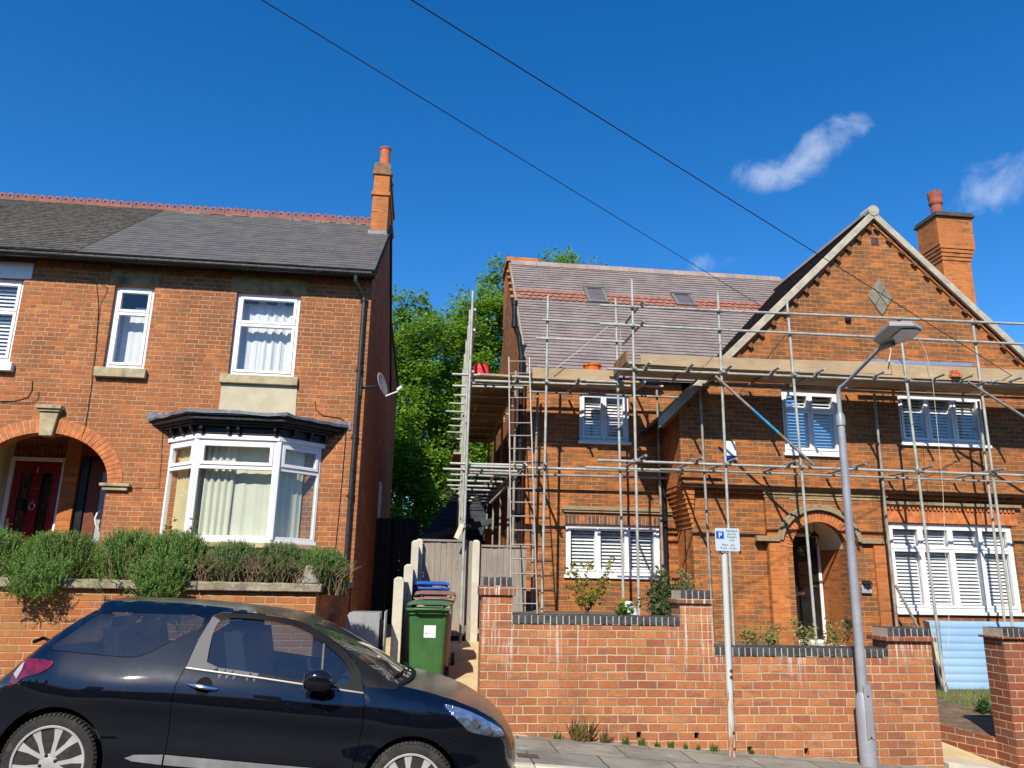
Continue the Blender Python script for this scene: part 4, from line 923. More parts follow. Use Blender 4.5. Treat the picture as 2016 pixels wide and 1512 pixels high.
# alarm box
c = at(1437, 887, Y=YW-.05); p0, p1 = at(1437, 875, Y=YW-.05), at(1437, 905, Y=YW-.05)
al = thing('alarm_box', 'white burglar alarm box with blue base on the brick wing', 'alarm box', (c.x, YW, p1.z))
p = MB(); p.prism([[(c.x-.12, p1.z+.07), (c.x+.12, p1.z+.07), (c.x+.10, p0.z+.06), (c.x-.10, p0.z+.06)]], YW-.08, YW-.002); p.build('cover', M['upvc'], al, bevel=.01)
p = MB(); p.box(c.x-.12, c.x+.12, YW-.082, YW-.002, p1.z-.01, p1.z+.068); p.build('base', worn('blue_plastic', (.01, .025, .25), .35), al, bevel=.01)
# diamond panel, vent, small projecting bricks on the gable
def Wp(a, b): p = W(a, b); return (p.x, p.z)
q = [Wp(1728, 548), Wp(1757, 588), Wp(1737, 623), Wp(1708, 587)]; m_ = ((q[0][0]+q[2][0])/2, (q[1][1]+q[3][1])/2)
cx_ = (q[1][0]+q[3][0])/2; hz = (q[0][1]-q[2][1])/2; hw = (q[1][0]-q[3][0])/2; cz_ = (q[0][1]+q[2][1])/2
mb = MB()
for (ux, uz) in ((0, .5), (.5, 0), (0, -.5), (-.5, 0)):
    a, b = cx_+ux*hw, cz_+uz*hz; k = .475; mb.prism([[(a, b+hz*k), (a+hw*k, b), (a, b-hz*k), (a-hw*k, b)]], YW-.03, YW+.02)
mb.build('diamond_panel', M['stone_dark'] if 0 else worn('diamond', (.22, .20, .15), .9, var=.3, scale=6, bump=.004), hr, bevel=.008)
c = W(1722, 475); mb = MB(); mb.prism([rect(c.x-.085, c.x+.085, c.z-.085, c.z+.085)]+[rect(c.x-.07+.05*k, c.x-.04+.05*k, c.z-.07, c.z+.07) for k in range(3)], YW-.012, YW+.01); mb.box(c.x-.08, c.x+.08, YW-.003, YW-.001, c.z-.08, c.z+.08); mb.build('air_vent', M['tile_dark'], hr, smooth=False)
c = W(1668, 631); mb = MB(); mb.box(c.x-.055, c.x+.055, YW-.07, YW, c.z-.03, c.z+.05); mb.build('wall_bracket', M['black'], hr, bevel=.004)
# gable verge: pale raking copings with brick blocks below
zl0 = lambda x: ZAP-SW*abs(x-XAP)
mb = MB(); xe = XWL-.44
for s_ in (-1, 1):
    f_ = lambda k: [(XAP+s_*0, ZAP+.0-k[0]), (XAP+s_*(XAP-xe), zl0(xe)-k[0]), (XAP+s_*(XAP-xe), zl0(xe)-k[1]), (XAP+s_*0, ZAP-k[1])]
    mb.prism([f_((-.02, .175))], YW-.13, YW-.06)
mb.build('verge', M['verge'], hr, bevel=.01)
mb = MB(); mb.tube([(XAP, YW-.15, ZAP-.01), (XAP, YW+.2, ZAP+.01)], .12, 12); mb.build('apex_cap', M['verge'], hr)
mb = MB()
for s_ in (-1, 1):
    mb.prism([[(XAP, ZAP-.176), (XAP+s_*(XAP-xe-.1), zl0(xe+.1)-.176), (XAP+s_*(XAP-xe-.1), zl0(xe+.1)-.26), (XAP, ZAP-.26)]], YW-.035, YW-.002)
mb.build('verge_bricks', M['brick_orange'], hr, smooth=False)
L = (XAP-XWL)*math.sqrt(1+SW*SW); n = 17; dx_, dz_ = 1/math.sqrt(1+SW*SW), SW/math.sqrt(1+SW*SW); dmat = worn('dentil', (.17, .075, .04), .9, var=.4, scale=8, bump=.004)
for s_ in (-1, 1):
    for i in range(n):
        t = .12+(L-.1)*i/n; c = Vector((XAP+s_*t*dx_, YW-.045, ZAP-.31-t*dz_)); mb = MB(); mb.obox(c, (s_*.05*dx_, 0, -.05*dz_), (0, .04, 0), (s_*.04*dz_, 0, .04*dx_)); mb.build('dentil_block', dmat, hr, bevel=.006)
# --- roofs
vw = Vector((dx_, 0, dz_))
mb = MB(); xl = XWL-.48; ZL = zl0(xl)
tile_roof(mb, (xl, YW-.055, ZL-.02), (0, 1, 0), vw, 8.2, (XAP-xl)/dx_, .165, .10, .014, jit=.003, seed=11)
vw2 = Vector((-dx_, 0, dz_)); tile_roof(mb, (2*XAP-xl, YW-.055, ZL-.02), (0, 1, 0), vw2, 8.2, (XAP-xl)/dx_, .165, .10, .014, jit=.003, seed=12)
mb.build('wing_roof', M['tile_dark'], hr, normals=False, smooth=False)
mb = MB()
for i in range(18): y = YW-.02+.45*i; mb.prism([[(XAP-.15, ZAP-.07), (XAP-.08, ZAP+.05), (XAP, ZAP+.09), (XAP+.08, ZAP+.05), (XAP+.15, ZAP-.07)]], y, y+.44)
mb.build('wing_ridge_tiles', M['tile_mauve'], hr, smooth=False)
VM = Vector((0, 19-YE, 9.83-ZE)); vlm = VM.length; VM.normalize(); NM = Vector((0, -VM.z, VM.y))
XRL = 2.0
def mroof(px_, py_):
    d = _f + _r*((px_-1008)/FPX) - _u*((py_-756)/FPX); t = (ZE-EYE-SM*YE)/(d.z-SM*d.y); return CAMP+d*t
vb0 = (mroof(1250, 602).y-YE)/VM.y; vb1 = (mroof(1250, 584).y-YE)/VM.y
mb = MB(); tile_roof(mb, (XRL, YE, ZE), (1, 0, 0), VM, 7.75, vlm, .20, .142, .024, jit=.004, seed=21)
mb.add([(XRL+.01, YE, ZE-.02), (9.6, YE, ZE-.02), (9.6, 19, 9.81), (XRL+.01, 19, 9.81)], [(0, 1, 2, 3)])
mb.add([(XRL, 19, 9.82), (9.6, 19, 9.82), (9.6, 23.4, 5.0), (XRL, 23.4, 5.0)], [(0, 1, 2, 3)])
mb.build('main_roof', M['tile_mauve'], hr, normals=False, smooth=False)
mb = MB(); rows = 3; ex = (vb1-vb0)/rows; rr = random.Random(9)
for i in range(rows):
    x = XRL-(.0825 if i % 2 else 0)
    while x < 9.0:
        v0 = vb0+i*ex; pts = [(x+.004, v0+ex*1.25), (x+.004, v0+ex*.30), (x+.04, v0+ex*.08), (x+.0825, v0-ex*.06), (x+.125, v0+ex*.08), (x+.161, v0+ex*.30), (x+.161, v0+ex*1.25)]
        l = .034+rr.uniform(0, .004)
        f_ = lambda a, b, d, v0=v0, l=l: tuple(Vector((a, YE, ZE))+VM*b+NM*(d+l*(1-(b-v0)/(ex*1.4))))
        if x > XRL-.05: mb.prism([pts], 0, .012, f_)
        x += .165
mb.build('tile_band', M['tile_orange'], hr, smooth=False, label='band of orange scalloped tiles')
mb = MB(); x = XRL
while x < 9.4:
    prof = [(19-.16, 9.83-.12), (19-.10, 9.83+.02), (19, 9.83+.075), (19.1, 9.85), (19.16, 9.71)]
    mb.prism([prof], x+.003, x+.335, sd_); x += .34
mb.build('ridge_tiles', worn('ridge_mauve', (.30, .23, .20), .8, var=.25, scale=3, bump=.003), hr, smooth=False)
mb = MB(); o_ = Vector((XRL-.02, YE, ZE)); mb.beam(o_-NM*.05+VM*.05, o_+VM*vlm-NM*.05, .05, .09, up=NM); mb.build('verge_mortar', M['stone_grey'], hr, bevel=.008)
mb = MB(); n = 15
for i in range(n):
    t = vlm*(i+.5)/n; c = Vector((XM0-.03, YE, ZE))+VM*t-NM*.22; mb.obox(c, (.05, 0, 0), VM*.06, NM*.05)
mb.build('gable_blocks', M['brick_orange'], hr, smooth=False)
# roof windows
for (a, b, c_, d_), lb in (((1147, 568), (1187, 568), (1197, 600), (1158, 599)), 'roof window near the left verge'), (((1320, 580), (1360, 582), (1370, 606), (1331, 605)), 'roof window nearer the gable'):
    P = [mroof(*q) for q in (a, b, c_, d_)]; x0 = (P[0].x+P[3].x)/2; x1 = (P[1].x+P[2].x)/2; v1 = (P[0].y-YE)/VM.y; v0 = (P[2].y-YE)/VM.y
    f_ = lambda a, b, d: tuple(Vector((a, YE, ZE))+VM*b+NM*d)
    mb = MB(); mb.prism([rect(x0, x1, v0, v1), rect(x0+.075, x1-.075, v0+.09, v1-.10)], .0, .085, f_); mb.prism([rect(x0-.01, x1+.01, v1-.09, v1+.03)], .086, .11, f_)
    mb.prism([rect(x0-.07, x1+.07, v0-.14, v0-.005)], .018, .03, f_)
    so = mb.build('roof_window', worn('roofwin', (.20, .195, .19), .45, metal=.3, var=.1), hr, bevel=.006, label=lb)
    mb = MB(); mb.prism([rect(x0+.07, x1-.07, v0+.085, v1-.095)], .03, .05, f_); mb.build('pane', worn('roofpane', (.12, .105, .11), .15, var=.15, bump=0), so, smooth=False)
# gutter on main eave
mb = MB(); mb.tube([(XRL, YE-.04, ZE-.06), (XWL-.1, YE-.04, ZE-.06)], .055, 10); mb.build('gutter', M['black'], hr)
mb = MB(); mb.box(XM0, XWL, YE+.02, YM, ZE-.12, ZE-.10); mb.build('soffit', M['white'], hr, smooth=False)
# left chimney stub on the gable end
cy = 19.25; p0 = at(998, 505, Y=cy); p1 = at(1060, 512, Y=cy); zt = p0.z
mb = MB(); mb.box(p0.x+.06, p1.x-.05, cy+.06, cy+1.3, 8.4, zt-.12); mb.box(p0.x, p1.x, cy, cy+1.36, zt-.12, zt); ch = mb.build('chimney', M['brick_orange'], hr, smooth=False, label='low chimney on the left gable end')
mb = MB(); mb.lathe([(.32, 0), (.26, .06), (.1, .12), (.02, .14)], ((p0.x+p1.x)/2+.1, cy+.4, zt), n=9); mb.build('flaunching', M['stone_grey'], ch)
# soil pipe beside the left verge
yq = 15.02
S = [at(1013, 597, Y=yq), at(1013, 640, Y=yq), at(1022, 662, Y=yq), at(1027, 705, Y=yq)]
mb = MB(); mb.tube([S[0], S[1]], .055, 12); mb.tube([S[1], S[2]], .05, 12); mb.tube([S[2], S[3], (S[3].x, yq, .9)], .05, 12)
for p_ in (S[0], S[1], S[3], Vector((S[3].x, yq, 4.3)), Vector((S[3].x, yq, 2.9))): mb.tube([p_+Vector((0, 0, -.05)), p_+Vector((0, 0, .05))], .068, 12)
mb.build('soil_pipe', M['black'], hr)
for (a, b, Y) in (((1306, 950), (1314, 1130), YM-.09), ((1345, 960), (1358, 1135), YM-.45)):
    pa, pb = at(*a, Y=Y), at(*b, Y=Y); mb = MB(); x = (pa.x+pb.x)/2
    mb.tube([(x-.05, Y, pa.z+.2), (x-.05, Y, pa.z), (x, Y, pa.z-.25), (x, Y, .9)], .042, 12)
    for z in (3.0, 2.2, 1.6): mb.tube([(x, Y, z), (x, Y, z+.07)], .052, 12)
    mb.build('downpipe', M['black'], hr)
# right chimney behind the gable
cy = 17.2; a, b = at(1850, 500, Y=cy), at(1916, 500, Y=cy)
ztop = at(1880, 425, Y=cy).z; z_ = lambda y_: at(1880, y_, Y=cy).z
mb = MB(); x0, x1 = at(1859, 540, Y=cy).x, at(1917, 560, Y=cy).x; xlb = at(1816, 470, Y=cy+1.2).x
mb.box(x0, x1, cy, cy+.72, 6.0, z_(520))
for k in range(5): mb.box(x0-.02*k, x1+.025*k, cy-.025*k, cy+.72, z_(520)+.10*k, z_(520)+.10*(k+1)-.002)
mb.box(x0-.10, x1+.11, cy-.10, cy+.72, z_(520)+.5, ztop-.1)
ch = mb.build('chimney', M['brick_orange'], hr, smooth=False, label='tall flared brick chimney behind the gable')
mb = MB(); mb.box(x0-.14, x1+.17, cy-.17, cy+.80, ztop-.098, ztop-.04); mb.box(x0-.11, x1+.14, cy-.14, cy+.77, ztop-.038, ztop+.04); mb.build('chimney_cap', M['tile_dark'], ch, bevel=.01)
pc = at(1848, 430, Y=cy+.3); zq = lambda y_: at(1848, y_, Y=cy+.3).z; z0 = ztop+.03; H_ = zq(379)-z0
mb = MB(); mb.lathe([(.15, 0), (.145, .05*H_), (.135, .5*H_), (.17, .56*H_), (.18, .62*H_), (.165, .68*H_), (.175, .78*H_), (.185, .86*H_), (.165, .9*H_), (.12, .9*H_), (.11, .3*H_)], (pc.x, cy+.34, z0), n=20)
for k in range(9): t = R(40*k); mb.obox((pc.x+.15*math.cos(t), cy+.34+.15*math.sin(t), z0+.95*H_), (-.045*math.sin(t), .045*math.cos(t), 0), (.02*math.cos(t), .02*math.sin(t), 0), (0, 0, .06*H_))
mb.build('chimney_pot', worn('terracotta_dark', (.30, .085, .05), .8, var=.25), ch)
# ================================================================== ground: sloping street, pavement, ramps, garden soil
SL = -.072
def zroad(x): return -.17+SL*max(-40, min(40, x))
def zpav(x): return -.035+SL*1.02*max(-40, min(40, x))
def sheet(name, xs_, ys_, zf, mat, kind='structure'):
    mb = MB(); nx = len(xs_); vs = [(x, y, zf(x, y)) for y in ys_ for x in xs_]
    mb.add(vs, [(j*nx+i, j*nx+i+1, (j+1)*nx+i+1, (j+1)*nx+i) for j in range(len(ys_)-1) for i in range(nx-1)])
    return mb.build(name, mat, smooth=False, kind=kind)
def slab_mat():
    t = NT('paving'); sp = t.n('ShaderNodeSeparateXYZ', Vector=t.pos())
    wob = t.n('ShaderNodeTexNoise', Vector=t.pos(), Scale=6.); ws = t.n('ShaderNodeSeparateColor', Color=wob.outputs['Color'])
    u = t.math('ADD', sp.outputs[0], t.math('MULTIPLY', t.math('SUBTRACT', ws.outputs[0], .5), .015)); v = t.math('ADD', sp.outputs[1], t.math('MULTIPLY', t.math('SUBTRACT', ws.outputs[1], .5), .015))
    rv = t.math('DIVIDE', v, .62); rw = t.math('FLOOR', rv); fv = t.math('SUBTRACT', rv, rw)
    up = t.math('ADD', t.math('DIVIDE', u, .76), t.math('MULTIPLY', t.math('FLOORED_MODULO', rw, 2.), .45)); cell = t.math('FLOOR', up); fu = t.math('SUBTRACT', up, cell)
    d = t.math('MINIMUM', t.math('MULTIPLY', t.math('MINIMUM', fu, t.math('SUBTRACT', 1., fu)), .76), t.math('MULTIPLY', t.math('MINIMUM', fv, t.math('SUBTRACT', 1., fv)), .62))
    m = t.mr(d, .003, .010)
    wn_ = t.n('ShaderNodeTexWhiteNoise', {'noise_dimensions': '3D'}, Vector=t.n('ShaderNodeCombineXYZ', X=cell, Y=rw).outputs[0]).outputs['Value']
    c = t.ramp(wn_, [(0, (.26, .25, .21)), (.5, (.33, .31, .25)), (1, (.22, .215, .19))])
    f = t.noise(70, 5, .7); b = t.noise(1.7, 6, .65)
    c = t.mix(t.mr(f, .3, .7, 0, .35), c, (.12, .115, .10)); c = t.mix(t.mr(b, .42, .62, 0, .6), c, (.13, .12, .10)); c = t.mix(t.mr(t.noise(4.5, 7, .7), .58, .68, 0, .5), c, (.42, .40, .33))
    c = t.mix(m, t.mix(t.mr(b, .4, .6), (.05, .05, .04), (.10, .12, .05)), c)
    p = t.bsdf(Base_Color=c, Roughness=.92, Specular_IOR_Level=.2); t.set(p, 'Normal', t.bump(t.math('ADD', m, t.math('ADD', t.math('MULTIPLY', f, .25), t.math('MULTIPLY', wn_, .3))), .008)); return t.done(p)
M['paving'] = slab_mat()
M['asphalt'] = worn('asphalt', (.055, .054, .053), .9, var=.3, scale=2, bump=.006, bscale=160)
M['earth'] = worn('earth', (.10, .085, .06), 1, var=.4, scale=.6, bump=.02, bscale=4)
XS = [-300, -60, -40, -20, -12, -8, -4, 0, 4, 8, 12, 20, 40, 60, 300]
YKB = 7.95
sheet('ground', XS, [-300, -40, -12, -3.2, YKB+.3, YKB+1, 14, 30, 60, 300], lambda x, y: zroad(x)-.12-(.5 if y > 20 else 0), M['earth'])
sheet('road', XS[2:-2], [-3.0, YKB], lambda x, y: zroad(x)-.02*((y-2.4)/5.4)**2, M['asphalt'])
sheet('pavement', XS[2:-2], [YKB+.13, 9.6, 9.9], lambda x, y: zpav(x), M['paving'])
sheet('far_pavement', XS[2:-2], [-5.2, -3.13], lambda x, y: zpav(x), M['paving'])
for nm, a, b in (('kerb', YKB, YKB+.125), ('kerb', -3.125, -3.0)):
    mb = MB(); x = -40
    while x < 40:
        mb.add([(x+.004, a, zroad(x)-.2), (x+.91, a, zroad(x+.91)-.2), (x+.91, b, zroad(x+.91)-.2), (x+.004, b, zroad(x)-.2), (x+.004, a, zpav(x)+.004), (x+.91, a, zpav(x+.91)+.004), (x+.91, b, zpav(x+.91)+.004), (x+.004, b, zpav(x)+.004)],
               [(0, 1, 5, 4), (4, 5, 6, 7), (1, 2, 6, 5), (3, 0, 4, 7), (2, 3, 7, 6)]); x += .915
    mb.build(nm, M['concrete'], bevel=.012, kind='structure')
mb = MB(); c = at(1039, 1497, Z=-.16); zc = zpav(c.x)+.004
mb.add([(c.x-.11, c.y-.09, zpav(c.x-.11)+.005), (c.x+.11, c.y-.09, zpav(c.x+.11)+.005), (c.x+.11, c.y+.09, zpav(c.x+.11)+.005), (c.x-.11, c.y+.09, zpav(c.x-.11)+.005)], [(0, 1, 2, 3)])
tag(mb.build('stopcock_cover', worn('rustlid', (.10, .07, .045), .8, var=.4, scale=20), smooth=False), 'small rusty metal stopcock cover set in the pavement', 'cover')
# drive beside the bins and path to the right
sheet('driveway', [XR+.02, -.6, 0, .4, .8, 1.3], [9.45, 10.3, 11.5, 12.8, 14.05, 15.2, 24], lambda x, y: (-.04+SL*x*(1-min(1, (y-9.45)/2)))+.128*min(4.7, (y-9.45)), M['resin'])
sheet('garden_path', [6.41, 6.7, 7.0, 7.3, 7.6], [9.5, 9.75, 10.6, 11.8, 12.6], lambda x, y: zpav(6.8)+.004+(x-6.8)*SL*max(0, 1-(y-9.5)/1.5)+max(0, y-9.75)*.158, M['resin'])
mb = MB(); zz = zpav(6.8); mb.prism([[(6.42, zpav(6.42)-.1), (7.45, zpav(7.45)-.1), (7.45, zpav(7.45)+.035), (6.42, zpav(6.42)+.075)]], 9.42, 9.74); mb.build('path_edging', M['concrete'], bevel=.012, kind='structure')
M['garden'] = worn('garden', (.16, .11, .07), 1, var=.4, scale=5, bump=.03, bscale=26, dirt=(.10, .11, .03), dscale=2.2, damt=.36)
sheet('upper_garden_soil', [1.16, 2, 3.58], [9.7, 11, 14, 15.15], lambda x, y: 1.06+.01*math.sin(x*3+y*2), M['garden'])
sheet('lower_garden_soil', [3.58, 5, 6.2, 6.39], [9.7, 11, 14, 14.3], lambda x, y: .60, M['garden'])
edgx = lambda y: 7.42-.40*(y-9.9)
mb = MB(); ys_ = [9.8+.25*i for i in range(19)]; vs = []
for y in ys_:
    for k, x in enumerate((max(6.42, edgx(y)), 8, 9, 11, 14)): vs.append((x, y, -.27+.062*(min(y, 12.5)-9.8)+.012*math.sin(x*7+y*5)*(k > 0)))
mb.add(vs, [(j*5+i, j*5+i+1, j*5+i+6, j*5+i+5) for j in range(18) for i in range(4)]); mb.build('right_garden_soil', M['garden'], kind='structure', ang=60)
mb = MB(); mb.box(.90, 3.56, 9.86, 9.98, -.3, 1.05); mb.prism([[(.757, 9.862), (.87, 9.862), (1.27, 15.05), (1.15, 15.05)]], -.3, 1.055, pl); mb.box(3.57, 6.38, 9.87, 9.95, -.5, .595); mb.box(6.26, 6.39, 9.96, 14.05, -.5, .595)
mb.build('garden_bank', M['brick_orange'], smooth=False, kind='structure')
mb = MB(); n = 16
for i in range(n):
    a, b = 9.85+2.45*i/n, 9.85+2.45*(i+1)/n-.006; zt = -.24+.062*(a-9.8)
    mb.add([(edgx(a)-.05, a, -.8), (edgx(a)+.05, a, -.8), (edgx(b)+.05, b, -.8), (edgx(b)-.05, b, -.8), (edgx(a)-.05, a, zt), (edgx(a)+.05, a, zt), (edgx(b)+.05, b, zt), (edgx(b)-.05, b, zt)], [(0, 1, 5, 4), (1, 2, 6, 5), (2, 3, 7, 6), (3, 0, 4, 7), (4, 5, 6, 7)])
rebase(tag(mb.build('path_edge_bricks', M['brick_pier'], smooth=False), 'low row of bricks edging the pale garden path', 'edging'), (7.2, 9.9, -.5))

# ================================================================== RIGHT boundary wall
YB9 = 9.5
bwl = thing('boundary_wall', 'stepped red brick boundary wall with blue brick coping and white lime runs', 'boundary wall', (3.5, YB9, -.3))
xA, xB, xC, xD, xE = .738, 1.106, 3.575, 5.83, 6.405
zH, zL_ = 1.205, .862
weep = [(at(1258, 1448, Y=YB9), 0), (at(1372, 1449, Y=YB9), 0), (at(1476, 1477, Y=YB9), 0), (at(1588, 1480, Y=YB9), 0)]
hol = [rect(p.x-.03, p.x+.03, p.z-.04, p.z+.04) for p, _ in weep]
mb = MB(); mb.prism([[(xA, -.8), (xE, -.9), (xE, .95), (xD, .95), (xD, zL_-.105), (xC, zL_-.105), (xC, 1.36), (3.17, 1.36), (3.17, zH-.105), (xB, zH-.105), (xB, 1.42), (xA, 1.42)]]+hol, YB9, YB9+.34)
mb.build('wall', M['brick_wall'], bwl, smooth=False)
mb = MB()
for h in hol: mb.box(h[0][0]-.02, h[1][0]+.02, YB9+.12, YB9+.13, h[0][1]-.02, h[2][1]+.02)
mb.build('weep_holes', M['dark'], bwl, smooth=False)
def coping(x0, x1, ztop, h=.10, parent=bwl, y0=YB9-.015, y1=YB9+.36):
    m = MB(); rr = random.Random(int(x0*100)); n = max(2, round((x1-x0)/.0765)); w_ = (x1-x0)/n
    for i in range(n):
        j = rr.uniform(-.004, .004); m.box(x0+w_*i+.0055, x0+w_*(i+1)-.0055, y0+rr.uniform(-.004, .004), y1, ztop-h, ztop+j)
    o = m.build('coping', M['blue_brick'], parent, bevel=.006)
    m = MB(); m.box(x0+.002, x1-.002, y0+.006, y1-.004, ztop-h-.004, ztop-.006); m.build('mortar_bed', M['mortar'], o, smooth=False)
coping(xB, 3.166, zH); coping(xC+.002, xD-.004, zL_)
def cap(x0, x1, ztop, zb, ov=.03, parent=bwl, y0=YB9, y1=YB9+.34, mat='brick_pier'):
    m = MB(); m.box(x0-ov, x1+ov, y0-ov, y1+ov, zb, ztop-.105); m.build('pier_cap', M[mat], parent, smooth=False, bevel=.006); coping(x0+.005, x1-.005, ztop, .10, parent, y0-.004, y1+.004)
cap(xA, xB, 1.635, 1.423); cap(3.17, xC-.003, 1.523, 1.363)
cap(xD, xE, 1.11, .953, .05)
gp = thing('gate_pier', 'dark red brick gate pier with blue brick cap at the right edge', 'pier', (7.35, YB9, -.5))
g0 = at(1984, 1330, Y=YB9).x; mb = MB(); mb.box(g0, g0+.85, YB9, YB9+.36, -1, .99); mb.build('pier', M['brick_pier'], gp, smooth=False)
cap(g0, g0+.85, 1.125, .993, .04, gp, YB9, YB9+.36)

# ================================================================== fence, posts, bins, cabinet
FY = 14.2
fn_ = thing('closeboard_fence', 'weathered grey closeboard fence with concrete posts beyond the bins', 'fence', (.6, FY, .5))
def boards(x0, x1, z0, z1, name='panel', seed=1):
    m = MB(); rr = random.Random(seed); x = x0
    while x < x1-.02:
        w_ = min(.10, x1-x); m.box(x+.002, x+w_-.002, FY+rr.uniform(-.008, .008), FY+.025+.01*rr.random(), z0+rr.uniform(0, .01), z1-rr.uniform(0, .012)); x += w_
    m.box(x0, x1, FY-.03, FY+.04, z1+.002, z1+.035); m.box(x0, x1, FY+.04, FY+.10, z1-.4, z1-.33)
    for k in (.70, .36): m.box(x0+.02, x1-.02, FY+.012, FY+.016, z0+(z1-z0)*k-.02, z0+(z1-z0)*k+.02)
    return m.build(name, M['fence'], fn_, smooth=False)
fx0, fx1 = at(821, 1150, Y=FY).x, at(918, 1150, Y=FY).x; ft = at(870, 1066, Y=FY).z
boards(fx0, fx1, .64, ft, seed=2); f2a, f2b = at(946, 1140, Y=FY).x, at(1036, 1140, Y=FY).x; ft2 = at(990, 1074, Y=FY).z
boards(f2a, f2b, .95, ft2-.03, seed=5)
m = MB(); m.box(f2a, f2b, FY-.01, FY+.04, .5, .945); m.build('gravel_board', M['concrete'], fn_, bevel=.006)
m = MB(); m.box(fx0, fx1, FY+.005, FY+.03, .55, .635); m.build('gravel_board', M['dark'], fn_, smooth=False)
def post(mb, x, y, z0, z1, w_=.11):
    mb.box(x-w_/2, x+w_/2, y-w_/2, y+w_/2, z0, z1-.03); b = len(mb.v)
    mb.add([(x-w_/2, y-w_/2, z1-.0295), (x+w_/2, y-w_/2, z1-.0295), (x+w_/2, y+w_/2, z1-.0295), (x-w_/2, y+w_/2, z1-.0295), (x-w_*.2, y-w_*.3, z1), (x+w_*.2, y-w_*.3, z1), (x+w_*.2, y+w_*.3, z1), (x-w_*.2, y+w_*.3, z1)], [(0, 1, 5, 4), (1, 2, 6, 5), (2, 3, 7, 6), (3, 0, 4, 7), (4, 5, 6, 7)])
m = MB(); pxx = at(935, 1150, Y=FY-.03); post(m, pxx.x, FY-.03, .3, at(930, 1063, Y=FY-.03).z, .13); m.build('post', M['concrete'], fn_, bevel=.008)
m = MB(); post(m, fx1+.06, FY+.03, .3, ft+.02, .09); m.build('post', M['fence'], fn_, label='timber post', bevel=.005)
sf = thing('side_fence', 'fence with four pale concrete posts stepping up along the passage', 'fence', (-.25, 11.5, .2))
PO = [(786, 1137, 11.0), (805, 1112, 12.0), (818, 1065, 13.1), (826, 1062, 14.1)]; pts = []
for i, (a, b, y) in enumerate(PO):
    p = at(a, b, Y=y); pts.append(p); m = MB(); post(m, p.x, y, -.2, p.z+.01, .135 if i < 2 else .12); m.build('post', M['concrete'], sf, bevel=.008)
for i in range(3):
    a, b = pts[i], pts[i+1]; m = MB(); n = 11
    for k in range(n):
        q0, q1 = a.lerp(b, (k+.06)/n), a.lerp(b, (k+.96)/n); q0.z = q1.z = 0; zt = a.z-.06
        m.add([(q0.x-.02, q0.y, 0), (q1.x-.02, q1.y, 0), (q1.x+.01, q1.y, 0), (q0.x+.01, q0.y, 0), (q0.x-.02, q0.y, zt), (q1.x-.02, q1.y, zt), (q1.x+.01, q1.y, zt), (q0.x+.01, q0.y, zt)], [(0, 1, 5, 4), (1, 2, 6, 5), (2, 3, 7, 6), (3, 0, 4, 7), (4, 5, 6, 7)])
    m.build('panel', M['fence'], sf, smooth=False)
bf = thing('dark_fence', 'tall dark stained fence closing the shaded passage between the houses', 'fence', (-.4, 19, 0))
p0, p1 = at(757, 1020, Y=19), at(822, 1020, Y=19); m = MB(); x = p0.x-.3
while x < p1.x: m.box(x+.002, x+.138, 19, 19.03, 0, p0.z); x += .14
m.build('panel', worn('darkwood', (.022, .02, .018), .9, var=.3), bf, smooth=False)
for q in (p0.x+.25, p1.x-.05): m = MB(); m.box(q, q+.1, 18.9, 18.995, 0, p0.z+.05); m.build('post', M['dark'], bf, smooth=False)

